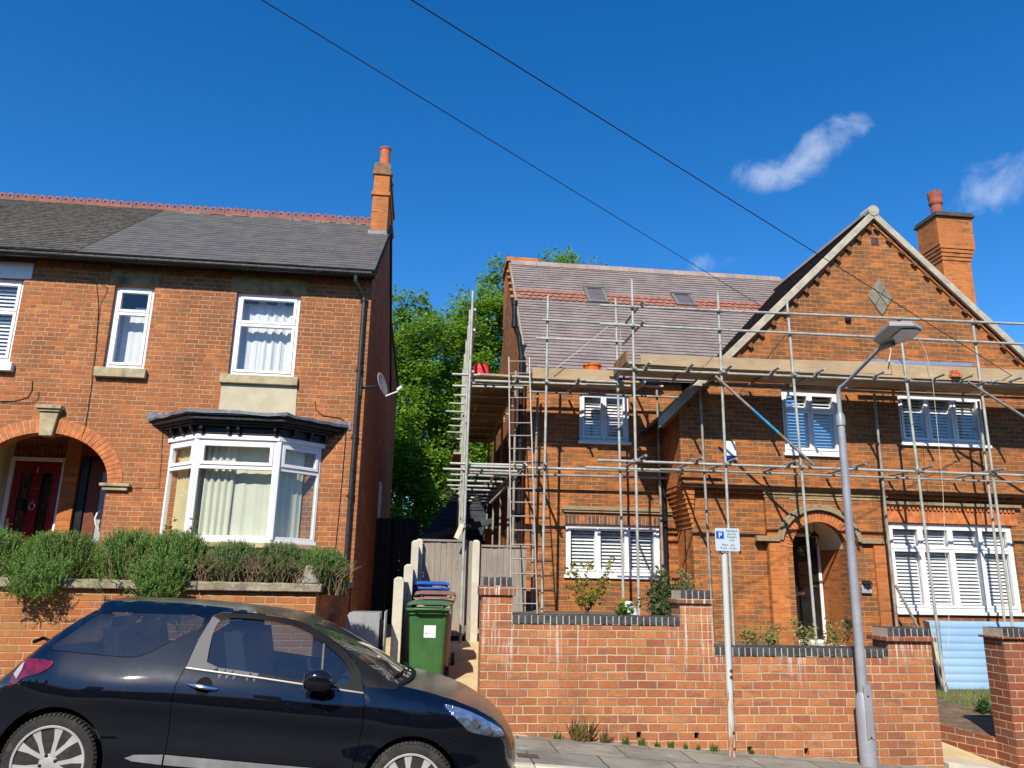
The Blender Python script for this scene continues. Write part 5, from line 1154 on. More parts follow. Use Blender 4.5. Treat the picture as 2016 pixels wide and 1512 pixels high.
def bin_(label, lidmat, bodymat, c, rot, stickers):
    o = thing('wheelie_bin', label, 'wheelie bin', c, 'wheelie bins in front of the fence')
    WL[o] = Vector((0, 0, 0)); b = MB(); W_, D_ = .58, .70
    def taper(z0, z1, w0, w1, d0, d1, yo0=0, yo1=0, r=.05):
        rings = []
        for z, w_, d_, yo in ((z0, w0, d0, yo0), (z1, w1, d1, yo1)):
            ring = []
            for sx, sy, a0 in ((1, 1, 0), (-1, 1, 90), (-1, -1, 180), (1, -1, 270)):
                for k in range(4): a = R(a0+30*k); ring.append((sx*(w_/2-r)+r*math.cos(a), yo+sy*(d_/2-r)+r*math.sin(a), z))
            rings.append(ring)
        n = 16; return rings[0]+rings[1], [(i, (i+1) % n, n+(i+1) % n, n+i) for i in range(n)]+[tuple(range(n-1, -1, -1)), tuple(range(n, 2*n))]
    b.add(*taper(.02, .92, .45, .53, .50, .62)); b.add(*taper(.9205, .955, .57, .57, .67, .67)); b.add(*taper(.956, .985, .585, .585, .70, .70))
    b.box(-.15, .15, -.335, -.312, .30, .88) if 0 else None
    body = b.build('body', bodymat, o, bevel=.006)
    l = MB(); vs = []; fs = []; n = 8
    for i in range(n+1):
        t = i/n; y = -.38+.76*t; h = 1.0+.075*math.sin(math.pi*min(1, .12+t*.88))
        for (x, dz) in ((-.305, -.02), (-.29, .012), (-.2, .028), (.2, .028), (.29, .012), (.305, -.02)): vs.append((x, y, h+dz))
    for i in range(n):
        for k in range(5): a = i*6+k; fs.append((a, a+1, a+7, a+6))
    l.add(vs, fs); l.add([(-.305, -.38, .985), (.305, -.38, .985), (.305, .38, .985), (-.305, .38, .985)]+[vs[0], vs[5], vs[-1], vs[-6]], [(0, 1, 5, 4), (2, 3, 7, 6), (1, 2, 6, 5), (3, 0, 4, 7)])
    l.tube([(-.2, -.40, 1.0), (-.15, -.42, .995), (.15, -.42, .995), (.2, -.40, 1.0)], .014, 8)
    l.tube([(-.22, .38, 1.0), (-.2, .43, .99), (.2, .43, .99), (.22, .38, 1.0)], .016, 8)
    l.build('lid', lidmat, o, bevel=.004, ang=40)
    for s_ in (-1, 1):
        w_ = MB(); w_.lathe([(.02, -.025), (.09, -.025), (.1, -.015), (.1, .015), (.09, .025), (.02, .025)], (s_*.285, .30, .10), 'X', 18); w_.build('wheel', M['black'], o)
    m = MB(); m.tube([(-.27, .30, .1), (.27, .30, .1)], .012, 8); m.build('axle', M['galv'], o)
    for (a, b_, z0, z1, y, mt) in stickers:
        s_ = MB(); k = (y == 'lid')
        if k: s_.add([(a, -.33+.0, 1.052+.006), (b_, -.33, 1.058), (b_, -.24, 1.075), (a, -.24, 1.075)], [(0, 1, 2, 3)])
        else:
            f_ = lambda z: -(.25+.06*(z-.02)/.9)-.0018; s_.add([(a, f_(z0), z0), (b_, f_(z0), z0), (b_, f_(z1), z1), (a, f_(z1), z1)], [(0, 1, 2, 3)])
        so = s_.build('sticker', mt, o, smooth=False)
        if not k: text_mesh('4', .075, ((a+b_)/2-.045, f_(z0)-.003, z0+.035), M['black'], o, 'number'); text_mesh('- - - -\n- - - -', .022, ((a+b_)/2+.025, f_(z0)-.003, z0+.065), worn('ink', (.25, .25, .3), .8), o, 'small_print')
    o.rotation_euler = (0, 0, rot); return o
plast = lambda n, c: worn(n, c, .45, var=.15, scale=5, bump=.001, dirt=(.25, .24, .2), dscale=6, damt=.25)
zr = lambda y: -.04+.128*(y-9.45)
gb = at(838, 1300, Y=11.2).x
gm = plast('bin_green', (.036, .118, .036)); gl_ = plast('bin_green_lid', (.055, .15, .065)); bm_ = plast('bin_tan', (.42, .33, .20)); bl_ = plast('bin_brown_lid', (.26, .13, .08)); bb_ = plast('bin_blue', (.012, .09, .46))
lab = worn('sticker', (.75, .77, .78), .5, var=.05)
YG = 11.35
bx0, bx1 = at(800, 1215, Y=YG-.35).x, at(889, 1215, Y=YG-.35).x
bc = (bx0+bx1)/2; 
b1 = bin_('green wheelie bin with number 4 sticker, nearest of three bins', gl_, gm, (bc, YG, zr(YG)+.0), R(-2), [(-.05, .11, .62, .78, 'body', lab), (-.16, .12, 0, 0, 'lid', lab)])
b2 = bin_('brown lidded wheelie bin with tan body, middle of three bins', bl_, bm_, (bc+.10, YG+.80, zr(YG+.8)+.02), R(-4), [(-.08, .10, 0, 0, 'lid', lab)])
b3 = bin_('blue lidded wheelie bin against the fence, farthest of three bins', bb_, bb_, (bc+.02, YG+1.62, zr(YG+1.62)+.05), R(2), [])
# grey metal cabinet dumped at the passage mouth
cb = thing('metal_cabinet', 'grey metal boiler casing with open side standing in the passage', 'cabinet', (-.7, 10.9, .15))
ca, cbv = at(682, 1215, Y=10.6), at(748, 1215, Y=10.6); zc0 = zr(10.6)-.02; zc1 = at(710, 1206, Y=10.6).z
m = MB(); m.prism([[(ca.x, zc0), (cbv.x, zc0), (cbv.x, zc1), (ca.x+.04, zc1), (ca.x, zc1-.06)]], 10.55, 11.15); m.box(ca.x+.22, ca.x+.225, 10.544, 10.5495, zc0, zc1-.01); m.build('casing', worn('cabinet', (.34, .35, .38), .4, metal=.2, var=.1), cb, bevel=.012)
m = MB(); m.box(cbv.x+.06, cbv.x+.075, 10.5, 11.1, zc0+.05, zc1+.02); m.build('loose_panel', worn('panel', (.42, .43, .40), .5, var=.2), cb, bevel=.004)
m = MB(); m.box(cbv.x+.001, cbv.x+.03, 10.6, 11.1, zc0+.1, zc1-.1)
for k in range(4): m.tube([(cbv.x+.035, 10.65+.1*k, zc0+.15), (cbv.x+.04, 10.65+.1*k, zc1-.2)], .014, 6)
m.build('inner_parts', M['black_old'], cb)

# rear extension with dark slate roofs seen between the houses
rx_ = thing('rear_extension', 'dark slate clad rear extension with lean-to roof behind the fence', 'building', (2.0, 21, 0))
YQ = 21.0; q = lambda a, b: at(a, b, Y=YQ)
a, b, c, d = q(822, 1062), q(886, 985), q(985, 930), q(1012, 930)
m = MB(); vs = [(a.x, YQ, a.z), (a.x+4.8, YQ, a.z), (a.x+4.8, YQ+2.2, c.z+.05), (b.x+.4, YQ+2.2, c.z+.05), (b.x, YQ+1.1, b.z)]
m.add(vs+[(x, y+.1, z-.12) for x, y, z in vs], [(0, 1, 2, 3, 4), (9, 8, 7, 6, 5)]+[(i, (i+1) % 5, 5+(i+1) % 5, 5+i) for i in range(5)])
for k in range(9): z = a.z+.14*(k+1); m.box(a.x+.75*(k+1)*.12+.1, a.x+4.7, YQ+.11*(k+1)*1.35-.02, YQ+.11*(k+1)*1.35, z, z+.012)
m.build('roof', worn('slate_dark', (.030, .036, .048), .7, var=.3, scale=4, bump=.004), rx_, smooth=False)
m = MB(); m.prism([[(a.x+.5, 0), (a.x+4.4, 0), (a.x+4.4, a.z), (a.x+.5, a.z)]], YQ+.15, YQ+3.); m.build('wall', M['white'], rx_, smooth=False)
m = MB(); e0, e1 = at(822, 1063, Y=20.3), at(985, 1022, Y=20.3); m.beam(e0, e1, .5, .14); m.build('fascia', worn('fascia_dark', (.05, .06, .075), .5, var=.2), rx_, smooth=False)
m = MB(); w0, w1 = at(955, 1080, Y=20.6), at(995, 1042, Y=20.6); m.box(w0.x, w1.x+1.5, 20.6, 20.85, 0, w1.z); m.build('brick_wall', M['brick_orange'], rx_, smooth=False)
# ================================================================== scaffolding
YO, YI, YMO, YMI = 12.95, 13.82, 13.98, 14.86
scf = thing('scaffolding', 'galvanised tube scaffolding with timber boards round the right house', 'scaffold', (6, YO, 0))
TR = .0245
nst = [0]
def T_(name, pts, mat='galv', r=TR, **k):
    m = MB(); m.tube(pts, r, 12, **k); return m.build(name, M[mat], scf)
def coupler(p, n=1):
    m = MB(); p = Vector(p); rr = random.Random(int(p.x*1000+p.z*77))
    m.tube([p+Vector((0, 0, -.028)), p+Vector((0, 0, .028))], .036, 10); m.tube([p+Vector((-.03, -.045, 0)), p+Vector((.03, -.045, 0))], .036, 10)
    m.tube([p+Vector((.04, -.06, -.01)), p+Vector((.075, -.075, .0))], .009, 6); m.tube([p+Vector((-.04, -.02, .02)), p+Vector((-.07, -.03, .03))], .008, 6)
    m.build('coupler', M['galv_old'], scf)
stand = {}
def std(key, top, bot, Y, ext=None, mat='galv'):
    a, b = at(*top, Y=Y), at(*bot, Y=Y)
    if ext is not None: t = (ext-b.z)/(a.z-b.z); b = b+(a-b)*t
    stand[key] = (a, b); T_('standard', [a, b], mat)
    m = MB(); m.box(b.x-.075, b.x+.075, Y-.075, Y+.075, b.z-.004, b.z+.006); m.build('base_plate', M['galv_old'], scf)
def sx(key, z): a, b = stand[key]; return a.x+(b.x-a.x)*(z-a.z)/(b.z-a.z)
std('B', (1244, 550), (1258, 1205), YO, 1.06); std('D', (1413, 575), (1445, 1275), YO, .60); std('E', (1549, 590), (1608, 1275), YO, .60)
std('F', (1769, 625), (1862, 1370), YO, -.10); std('G', (1914, 628), (1990, 1205), YO, -.09)
std('A', (1079, 583), (1067, 1205), YMO, 1.06); std('C', (1212, 588), (1228, 1205), YMO, 1.06)
std('i1', (1059, 770), (1046, 1190), YMI, 1.06, 'galv_old'); std('i2', (1293, 768), (1306, 1150), YMI, 1.06, 'galv_old')
std('j1', (1378, 764), (1399, 1160), YI, .6, 'galv_old'); std('j2', (1721, 775), (1765, 1228), YI, -.09, 'galv_old'); std('j3', (1926, 790), (1975, 1200), YI, -.09)
# left return running back along the side of the house
std('r0', (931, 573), (905, 1288), YMO)
XRt = (stand['r0'][0].x+stand['r0'][1].x)/2
XQ = lambda y: XRt+.028*(y-13.98)
for i, (y, zt) in enumerate(((14.9, 6.95), (15.8, 6.9), (17.5, 7.1), (19.3, 7.3), (21.2, 7.4))):
    T_('standard', [(XQ(y)-.01, y, zt), (XQ(y)-.04, y, .1)]); T_('standard', [(1.72, y, 5.7), (1.72, y, .1)], 'galv_old')
def ledger(name, p, q, Y, mat='galv', extra=None):
    a, b = at(*p, Y=Y), at(*q, Y=Y); b.z = a.z+(b.z-a.z); T_(name, [a, b], mat); return a, b
GR = []
g1 = ledger('guard_rail', (1180, 601), (2150, 644), YO-.05); g2 = ledger('guard_rail', (1181, 638), (2150, 684), YO-.05)
L1 = ledger('ledger', (1195, 726), (2150, 764), YO+.05); L2 = ledger('ledger', (1177, 906), (2150, 941), YO+.05)
L3 = ledger('ledger', (1383, 757), (2150, 790), YI-.05, 'galv_old'); L4 = ledger('ledger', (1300, 924), (2150, 955), YI-.05, 'galv_old')
ledger('guard_rail', (1068, 630), (1252, 639), YMO-.05); ledger('guard_rail', (1054, 666), (1232, 673), YMO-.05)
K1 = ledger('ledger', (921, 749), (1242, 760), YMO+.05); ledger('ledger', (1154, 750), (1228, 753), YMO-.05)
K2 = ledger('ledger', (921, 918), (1345, 929), YMO+.05); K3 = ledger('ledger', (923, 931), (1345, 942), YMI-.05, 'galv_old'); ledger('ledger', (1040, 771), (1345, 783), YMI-.05, 'galv_old')
ledger('ledger', (1153, 920), (1420, 930), YMO-.06)
for z in (5.30, 3.62, 6.1, 6.5): T_('ledger', [(XQ(13.6)+.05, 13.6, z), (XQ(21.6)+.05, 21.6, z)], 'galv')
for z in (5.30, 3.62): T_('ledger', [(1.67, 14.9, z), (1.67, 21.6, z)], 'galv_old')
zat = lambda L, x: L[0].z+(L[1].z-L[0].z)*(x-L[0].x)/(L[1].x-L[0].x)
for key in 'BDEFG':
    for L, Y in ((g1, YO), (g2, YO), (L1, YO), (L2, YO)):
        z = zat(L, stand[key][0].x); coupler((sx(key, z), YO, z))
for key in 'AC':
    for L in (K1, K2): z = zat(L, stand[key][0].x); coupler((sx(key, z), YMO, z))
def transom(px_, py_, L, Y0_, Y1_, over=.34, up=.05, mat='galv_old'):
    p = at(px_, py_, Y=Y0_-over); z = zat(L, p.x)+up
    T_('transom', [(p.x, Y0_-over, z), (p.x, Y1_, z)], mat)
    m = MB(); m.tube([(p.x, Y0_-over-.001, z), (p.x, Y0_-over+.05, z)], .019, 10)
    coupler((p.x, Y0_+.05, z-.025))
for x, y in ((1281, 705), (1367, 731), (1442, 716), (1535, 722), (1623, 723), (1742, 729), (1861, 734), (1916, 737), (2013, 741), (2080, 745)): transom(x, y, L1, YO, YI+.1, mat='galv')
for x, y in ((1272, 907), (1384, 909), (1450, 901), (1569, 905), (1704, 906), (1838, 914), (1978, 921)): transom(x, y, L2, YO, YI+.12)
for x, y in ((1141, 742), (1020, 745)): transom(x, y, K1, YMO, YMI+.1, .22)
for x, y in ((1075, 910), (1034, 920)): transom(x, y, K2, YMO, YMI+.1, .2)
for (x, y) in ((1268, 592), (1268, 632)): p = at(x, y, Y=YO-.25); T_('transom', [(p.x, YO-.25, p.z), (p.x-.02, YMO+.1, p.z)], 'galv_old')
rr = random.Random(5)
for i in range(9):
    y = 14.0+.86*i
    for z in (5.345, 3.66): T_('transom', [(XQ(y)-.34+rr.uniform(-.1, .08), y+rr.uniform(-.1, .1), z), (1.86, y, z)], 'galv')
def brace(p, q, Y, blue=False):
    a, b = at(*p, Y=Y), at(*q, Y=Y); T_('brace', [a, b], 'galv_old')
    if blue:
        o = [c for c in scf.children][-1]; m = MB(); m.tube([a.lerp(b, .38), a.lerp(b, .64)], TR+.0008, 12, cap=False)
        m.build('blue_paint', worn('bluepaint', (.03, .30, .60), .6, var=.3, scale=9, dirt=(.3, .32, .3), dscale=8, damt=.3), o)
brace((1408, 740), (1602, 915), YO-.07, True); brace((1906, 752), (2120, 885), YO-.07)
brace((1763, 1152), (1812, 1244), YI-.07); brace((1843, 1300), (1875, 1382), YO+.12)
a = at(960, 1000, Y=YMO+.5); T_('brace', [at(1030, 925, Y=YMO), at(965, 990, Y=YMO+.9)], 'galv_old')
# boards
bi = [0]
def plank(x0, x1, y0, y1, z, mat='board', name='board'):
    m = MB(); rr = random.Random(bi[0]); bi[0] += 1; n = 10; al = abs(x1-x0) > abs(y1-y0); vs = []
    for i in range(n+1):
        t = i/n; s_ = -.010*math.sin(math.pi*t)+rr.uniform(-.002, .002); e = rr.uniform(-.003, .003)
        if al: x = x0+(x1-x0)*t; vs += [(x, y0+e, z+s_), (x, y1+e, z+s_), (x, y1+e, z+.038+s_), (x, y0+e, z+.038+s_)]
        else: y = y0+(y1-y0)*t; vs += [(x0+e, y, z+s_), (x1+e, y, z+s_), (x1+e, y, z+.038+s_), (x0+e, y, z+.038+s_)]
    fs = [(4*i+a, 4*i+4+a, 4*i+4+(a+1) % 4, 4*i+(a+1) % 4) for i in range(n) for a in range(4)]+[(0, 1, 2, 3), (4*n+3, 4*n+2, 4*n+1, 4*n)]
    m.add(vs, fs); o = m.build(name, M[mat], scf, smooth=False)
    e = MB()
    for k in (0, 1):
        if al: x = (x0, x1-.05)[k]; e.box(x-.002, x+.052, y0-.003, y1+.003, z-.003, z+.041)
        else: y = (y0, y1-.05)[k]; e.box(x0-.003, x1+.003, y-.002, y+.052, z-.003, z+.041)
    e.build('end_band', M['galv'], o, smooth=False)
zp = L1[0].z+.105
xw0 = at(1236, 755, Y=YO+.1).x
lens = [(xw0, xw0+3.2), (xw0+3.22, xw0+7.0), (xw0+7.02, xw0+9.2)]
for r in range(4):
    y0 = YO-.01+.215*r; d = (0, .5, -.4, .25)[r]
    for i, (a, b) in enumerate(lens): plank(a+(d if i else 0), b+(d if i < 2 else 0), y0+.004, y0+.21, zp-.004*i+.035*0)
for r in range(3):
    y0 = YMO+.0+.215*r; plank(XRt+.15, XRt+3.4, y0+.004, y0+.21, K1[0].z+.105)
for r in range(4):
    x0 = XRt+.10+.232*r
    for i in range(2): plank(x0+.004+.10*i, x0+.228+.10*i, 14.88+3.4*i, 18.26+3.4*i, 5.40-.002*i, 'board_y')
plank(XRt-.12, XRt+.13, 17.6, 20.4, 4.4, 'board_y')
def toe(p, q, Y, h, mat='board'):
    a, b = at(*p, Y=Y), at(*q, Y=Y); m = MB(); m.add([(a.x, Y, a.z-h), (b.x, Y, b.z-h), (b.x, Y, b.z), (a.x, Y, a.z), (a.x, Y+.038, a.z-h), (b.x, Y+.038, b.z-h), (b.x, Y+.038, b.z), (a.x, Y+.038, a.z)], [(0, 1, 2, 3), (7, 6, 5, 4), (0, 4, 5, 1), (3, 2, 6, 7), (0, 3, 7, 4), (1, 5, 6, 2)]); return m.build('toe_board', M[mat], scf, bevel=.004)
toe((1261, 698), (1482, 705), YO+.035, .235); toe((1478, 706), (1760, 713), YO+.075, .235); toe((1755, 716), (2130, 733), YO+.035, .235)
toe((1047, 723), (1216, 729), YMO+.035, .225)
a = at(1232, 730, Y=YO+.9); m = MB(); m.box(xw0-.03, xw0+.01, YO+.06, YMO-.02, zp+.04, zp+.275); m.build('toe_board', M['board_y'], scf, bevel=.004)
m = MB(); m.box(stand['r0'][1].x-.15, stand['r0'][1].x+.36, YMO-.13, YMO+.12, .29, .34); m.build('sole_board', M['board'], scf, bevel=.004)
# inspection tag
c = at(904, 1046, Y=YMO-.07); m = MB(); d = Vector((.42, 0, 1)).normalized(); s_ = Vector((1, 0, -.42)).normalized()
m.obox(c, s_*.042, (0, .004, 0), d*.135); m.tube([c+d*.12, c+d*.17+Vector((.03, .05, 0))], .01, 6); m.build('inspection_tag', worn('tag', (.66, .60, .42), .6, var=.1), scf, bevel=.003)
# ladder against the platform
ld = thing('ladder', 'steel ladder leaning on the scaffold platform at the left', 'ladder', tuple(at(1030, 1215, Y=13.25)))
q = [at(1002, 703, Y=13.86), at(1006, 1150, Y=13.30), at(1042, 703, Y=13.86), at(1056, 1150, Y=13.30)]
def ext_(a, b, z): t = (z-a.z)/(b.z-a.z); return a+(b-a)*t
ends = [(q[0], ext_(q[0], q[1], 1.07)), (q[2], ext_(q[2], q[3], 1.07))]
for a, b in ends: m = MB(); m.tube([a, b], .014, 8); m.build('stile', M['alu_dull'], ld)
n = 19
for i in range(n):
    t = (i+.35)/n; a = ends[0][0].lerp(ends[0][1], t); b = ends[1][0].lerp(ends[1][1], t); m = MB(); m.tube([a, b], .0105, 8); m.build('rung', M['alu_dull'], ld)
# aluminium ladder lying along the platform
al_ = thing('aluminium_ladder', 'long aluminium ladder lying on the platform behind the toe board', 'ladder', tuple(at(1810, 712, Y=YO+.3)))
a0, b0 = at(1711, 708, Y=YO+.25), at(1915, 716, Y=YO+.25)
for dy, dz in ((0, 0), (.32, 0)):
    m = MB(); m.beam(a0+Vector((0, dy, dz-.03)), b0+Vector((0, dy, dz-.03)), .03, .075); m.build('stile', M['alu'], al_, bevel=.004)
for i in range(8): t = (i+.5)/8; p = a0.lerp(b0, t); m = MB(); m.tube([p+Vector((0, .01, -.03)), p+Vector((0, .31, -.03))], .014, 8); m.build('rung', M['alu'], al_)
m = MB(); m.beam(at(1748, 714, Y=YO+.14), at(1905, 719, Y=YO+.14), .02, .05); m.build('guide_rail', M['alu'], al_)
# things left on the platform
c = at(947, 738, Y=YMO+.35); o = thing('red_bag', 'bright red builders bag standing on the platform corner', 'bag', tuple(c))
m = MB(); z0 = 5.45; c0, c1 = at(932, 730, Y=YMO+.3), at(964, 730, Y=YMO+.3); zt = at(948, 717, Y=YMO+.3).z; n = 9; vs = []; rr = random.Random(2)
for (z, g) in ((z0-.06, 1.), (z0+.1, 1.03), (zt-.03, 1.0), (zt+.01, .92), (zt-.03, .8)):
    for k in range(16):
        t = 2*math.pi*k/16; sq = 1/max(abs(math.cos(t)), abs(math.sin(t)))
        vs.append(((c0.x+c1.x)/2+(c1.x-c0.x)/2*g*min(1.15, sq*.92)*math.cos(t), YMO+.45+.14*g*min(1.15, sq*.92)*math.sin(t), z+rr.uniform(-.012, .012)))
m.add(vs, [(j*16+k, j*16+(k+1) % 16, j*16+16+(k+1) % 16, j*16+16+k) for j in range(4) for k in range(16)]+[tuple(range(15, -1, -1)), tuple(range(64, 80))])
m.build('bag', worn('red_bag', (.62, .012, .015), .55, var=.12, scale=7, bump=.012, bscale=14), o, ang=60)
m = MB(); m.tube([((c0.x+c1.x)/2-.08, YMO+.33, zt), ((c0.x+c1.x)/2-.05, YMO+.32, zt+.05), ((c0.x+c1.x)/2+.05, YMO+.32, zt+.045), ((c0.x+c1.x)/2+.08, YMO+.33, zt)], .008, 6); m.build('handle', worn('red_strap', (.5, .01, .012), .6), o)
c = at(1166, 724, Y=YMO+.4); o = thing('orange_tub', 'orange plastic tub on the platform behind the toe board', 'tub', (c.x, c.y, 5.46))
orm = worn('orange_plastic', (.75, .16, .02), .45, var=.1); w_ = (at(1184, 722, Y=YMO+.4).x-at(1148, 722, Y=YMO+.4).x)/2; zt = at(1166, 719, Y=YMO+.4).z
m = MB(); m.lathe([(w_*.72, 5.46), (w_*.9, zt-.04), (w_*1.0, zt-.035), (w_*1.02, zt-.01), (w_*.95, zt), (w_*.88, zt-.01), (w_*.7, 5.5)], (c.x, c.y, 0), n=26); m.build('tub', orm, o)
m = MB(); m.tube([(c.x-w_*1.0, c.y, zt-.03), (c.x-w_*.7, c.y-.1, zt+.0), (c.x+w_*.7, c.y-.1, zt), (c.x+w_*1.0, c.y, zt-.03)], .008, 6); m.build('handle', orm, o)
# few bricks on the platform
for k in range(5):
    b0 = at(1872+(k % 3)*7, 726-3*(k//3), Y=YO+.02); m = MB(); s_ = k//3; z = at(1880, 738, Y=YO).z+.07*s_
    x = at(1868, 726, Y=YO).x+.075*(k % 3)+.03*s_; m.box(x, x+.066, YO-.075, YO+.03, zp+.04+.068*s_, zp+.04+.068*(s_+1)-.004)
    m.build('loose_brick', M['voussoir'], None, bevel=.006); oo = COL.objects[-1]; tag(oo, 'one of a few loose bricks piled on the platform edge near the lamp head', 'brick', 'loose bricks on the platform'); rebase(oo, (x+.033, YO, zp+.04+.068*s_))
# ropes
def rope(nm, pts, Y, label, r=.006, mat='rope'):
    m = MB(); P = [at(a, b, Y=Y if not isinstance(Y, (list, tuple)) else Y[i]) for i, (a, b) in enumerate(pts)]; m.tube(P, r, 6); o = m.build(nm, M[mat]); tag(o, label, 'rope'); rebase(o, P[-1]); return o
rope('rope', [(1197, 643), (1140, 690), (1082, 735)], YMO-.06, 'thin white rope tied diagonally between recess standards')
rope('rope', [(1222, 650), (1222, 690), (1226, 728)], YMO-.09, 'short rope hanging from the recess guard rail', .004)
rope('rope', [(1797, 646), (1822, 690), (1835, 740), (1846, 850), (1856, 960), (1862, 1100), (1868, 1210), (1866, 1330), (1858, 1352)], YO-.09, 'long thin rope hanging from the guard rail to the ground', .0045)
rope('rope', [(1750, 634), (1751, 660), (1748, 676), (1754, 690), (1750, 712)], YO-.04, 'knotted white rope hanging beside the lamp head', .012)
# ================================================================== parked hatchback
def pip(p, poly):
    x, y = p; c = False; n = len(poly)
    for i in range(n):
        x1, y1 = poly[i]; x2, y2 = poly[i-1]
        if (y1 > y) != (y2 > y) and x < (x2-x1)*(y-y1)/(y2-y1)+x1: c = not c
    return c
def seg_d(p, a, b):
    ax, ay = b[0]-a[0], b[1]-a[1]; t = max(0, min(1, ((p[0]-a[0])*ax+(p[1]-a[1])*ay)/max(1e-9, ax*ax+ay*ay)))
    return math.hypot(p[0]-a[0]-ax*t, p[1]-a[1]-ay*t)
def dens(poly, st, closed=True):
    out = []; n = len(poly)
    for i in range(n if closed else n-1):
        a, b = poly[i], poly[(i+1) % n]; k = max(1, int(math.dist(a, b)/st))
        out += [(a[0]+(b[0]-a[0])*j/k, a[1]+(b[1]-a[1])*j/k) for j in range(k)]
    if not closed: out.append(poly[-1])
    return out
def smooth_poly(poly, it=2):
    for _ in range(it):
        q = []
        for i in range(len(poly)):
            a, b = poly[i], poly[(i+1) % len(poly)]; q += [(.75*a[0]+.25*b[0], .75*a[1]+.25*b[1]), (.25*a[0]+.75*b[0], .25*a[1]+.75*b[1])]
        poly = q
    return poly
def panel(outer, holes, fn, step=.05, lines=()):
    pts, ed = [], []
    for l in [outer]+list(holes):
        d = dens(l, step); o = len(pts); pts += d; ed += [(o+i, o+(i+1) % len(d)) for i in range(len(d))]
    for l in lines:
        d = dens(l, step, False); o = len(pts); pts += d; ed += [(o+i, o+i+1) for i in range(len(d)-1)]
    nb = len(pts); xs_ = [p[0] for p in outer]; ys_ = [p[1] for p in outer]
    y = min(ys_); k = 0
    while y < max(ys_):
        x = min(xs_)+(step/2 if k % 2 else 0)
        while x < max(xs_):
            if pip((x, y), outer) and not any(pip((x, y), h) for h in holes) and all(math.hypot(x-q[0], y-q[1]) > step*.6 for q in pts[:nb]): pts.append((x, y))
            x += step
        y += step*.87; k += 1
    r = delaunay_2d_cdt([Vector(p) for p in pts], ed, [], 0, 1e-6)
    vs = [(v[0], v[1]) for v in r[0]]; fs = []
    for f in r[2]:
        c = (sum(vs[i][0] for i in f)/len(f), sum(vs[i][1] for i in f)/len(f))
        if pip(c, outer) and not any(pip(c, h) for h in holes): fs.append(tuple(f))
    return vs, fs
CW = .857; YN = 6.003
CR, CF = at(89, 1505, Y=YN), at(806, 1558, Y=YN)
EX = (CF-CR).normalized(); EZ = Vector((-EX.z, 0, EX.x)); EY = Vector((0, 1, 0)); CO = Vector((CF.x, YN+CW, CF.z)); WBASE = (CF-CR).length
car = thing('parked_car', 'dusty black three door hatchback with grey window pillars parked on the sloping street', 'car', tuple(CO+EX*-1.2-EZ*.31))
INS = [(-.25, .07), (-.12, .035), (0, .022), (.12, .016), (.24, .022), (.34, .012), (.42, .0), (.50, .010), (.57, .032), (.64, .064), (.72, .106), (.80, .149), (.92, .214), (1.02, .27), (1.12, .335)]
def ins_z(z):
    z = max(-.25, min(1.12, z))
    for (a, u), (b, v_) in zip(INS, INS[1:]):
        if z <= b: t = (z-a)/(b-a); return u+(v_-u)*t
TOP = [(-3.13, .10), (-3.15, .24), (-3.11, .36), (-3.02, .46), (-2.94, .53), (-2.84, .65), (-2.72, .79), (-2.58, .93), (-2.47, 1.02), (-2.46, 1.065), (-2.40, 1.085), (-2.2, 1.103), (-1.9, 1.114), (-1.6, 1.113), (-1.3, 1.104), (-1.1, 1.088), (-.97, 1.062), (-.82, 1.005), (-.62, .905), (-.42, .80), (-.24, .70), (-.16, .672), (.05, .643), (.25, .603), (.42, .552), (.56, .492), (.66, .425), (.735, .34), (.775, .25), (.79, .13), (.785, .0), (.76, -.09)]
BOT = [(.70, -.155), (.36, -.15)]+[(.355*math.cos(R(a)), .355*math.sin(R(a))) for a in range(-22, 203, 9)][0:]+[(-.42, -.15), (-1.2, -.165), (-2.02, -.15)]+[(-WBASE+.36*math.cos(R(a)), .36*math.sin(R(a))) for a in range(-22, 203, 9)]+[(-2.88, -.13), (-3.06, -.08)]
BOT = [(.70, -.155), (.36, -.15)]+[(.355*math.cos(R(a)), .355*math.sin(R(a))) for a in range(-22, 203, 9)]+[(-.42, -.15), (-1.2, -.165), (-2.02, -.15)]+[(-WBASE+.36*math.cos(R(a)), .36*math.sin(R(a))) for a in range(-22, 203, 9)]+[(-2.88, -.13), (-3.06, -.08)]
SIL = TOP+BOT
TOP = [(x, z if z < .6 else .6+(z-.6)*.965) for x, z in TOP]; TOP = [(x if x < .5 else x-.02*(x-.5)/.29, z) for x, z in TOP]; SIL = TOP+BOT
def inset(x, z):
    i = ins_z(z)
    if x > .15: i += .30*((x-.15)/.65)**2.3
    if x < -2.55: i += .26*((-2.55-x)/.6)**2.0
    d = min(seg_d((x, z), a, b) for a, b in zip(TOP, TOP[1:])); r = .075
    if d < r: i += (r-math.sqrt(max(0, r*r-(r-d)**2)))*.9
    for cx in (0, -WBASE):
        q = math.hypot(x-cx, z)
        if q < .50: i -= .016*(1-(q-.34)/.16) if q > .34 else .016
    i += .045*((x+1.2)/1.6)**2-.016*math.exp(-((x+2.2)/.34)**2-((z-.43)/.14)**2)
    # soft shoulder crease below the door handle
    i += .010*math.exp(-((z-.30+.03*x)/.06)**2)
    return i
def loc(x, y, z): return CO+EX*x+EY*y+EZ*z
def side(x, z, off=0, s=-1): return loc(x, s*(CW-inset(x, z)+off), z)
def cl(px_, py_):
    i = .05
    for _ in range(7):
        p = at(px_, py_, Y=YN+i)-CF; x, z = p.dot(EX), p.dot(EZ)
        i = inset(max(-3.12, min(.78, x)), z)
    return (x, z)
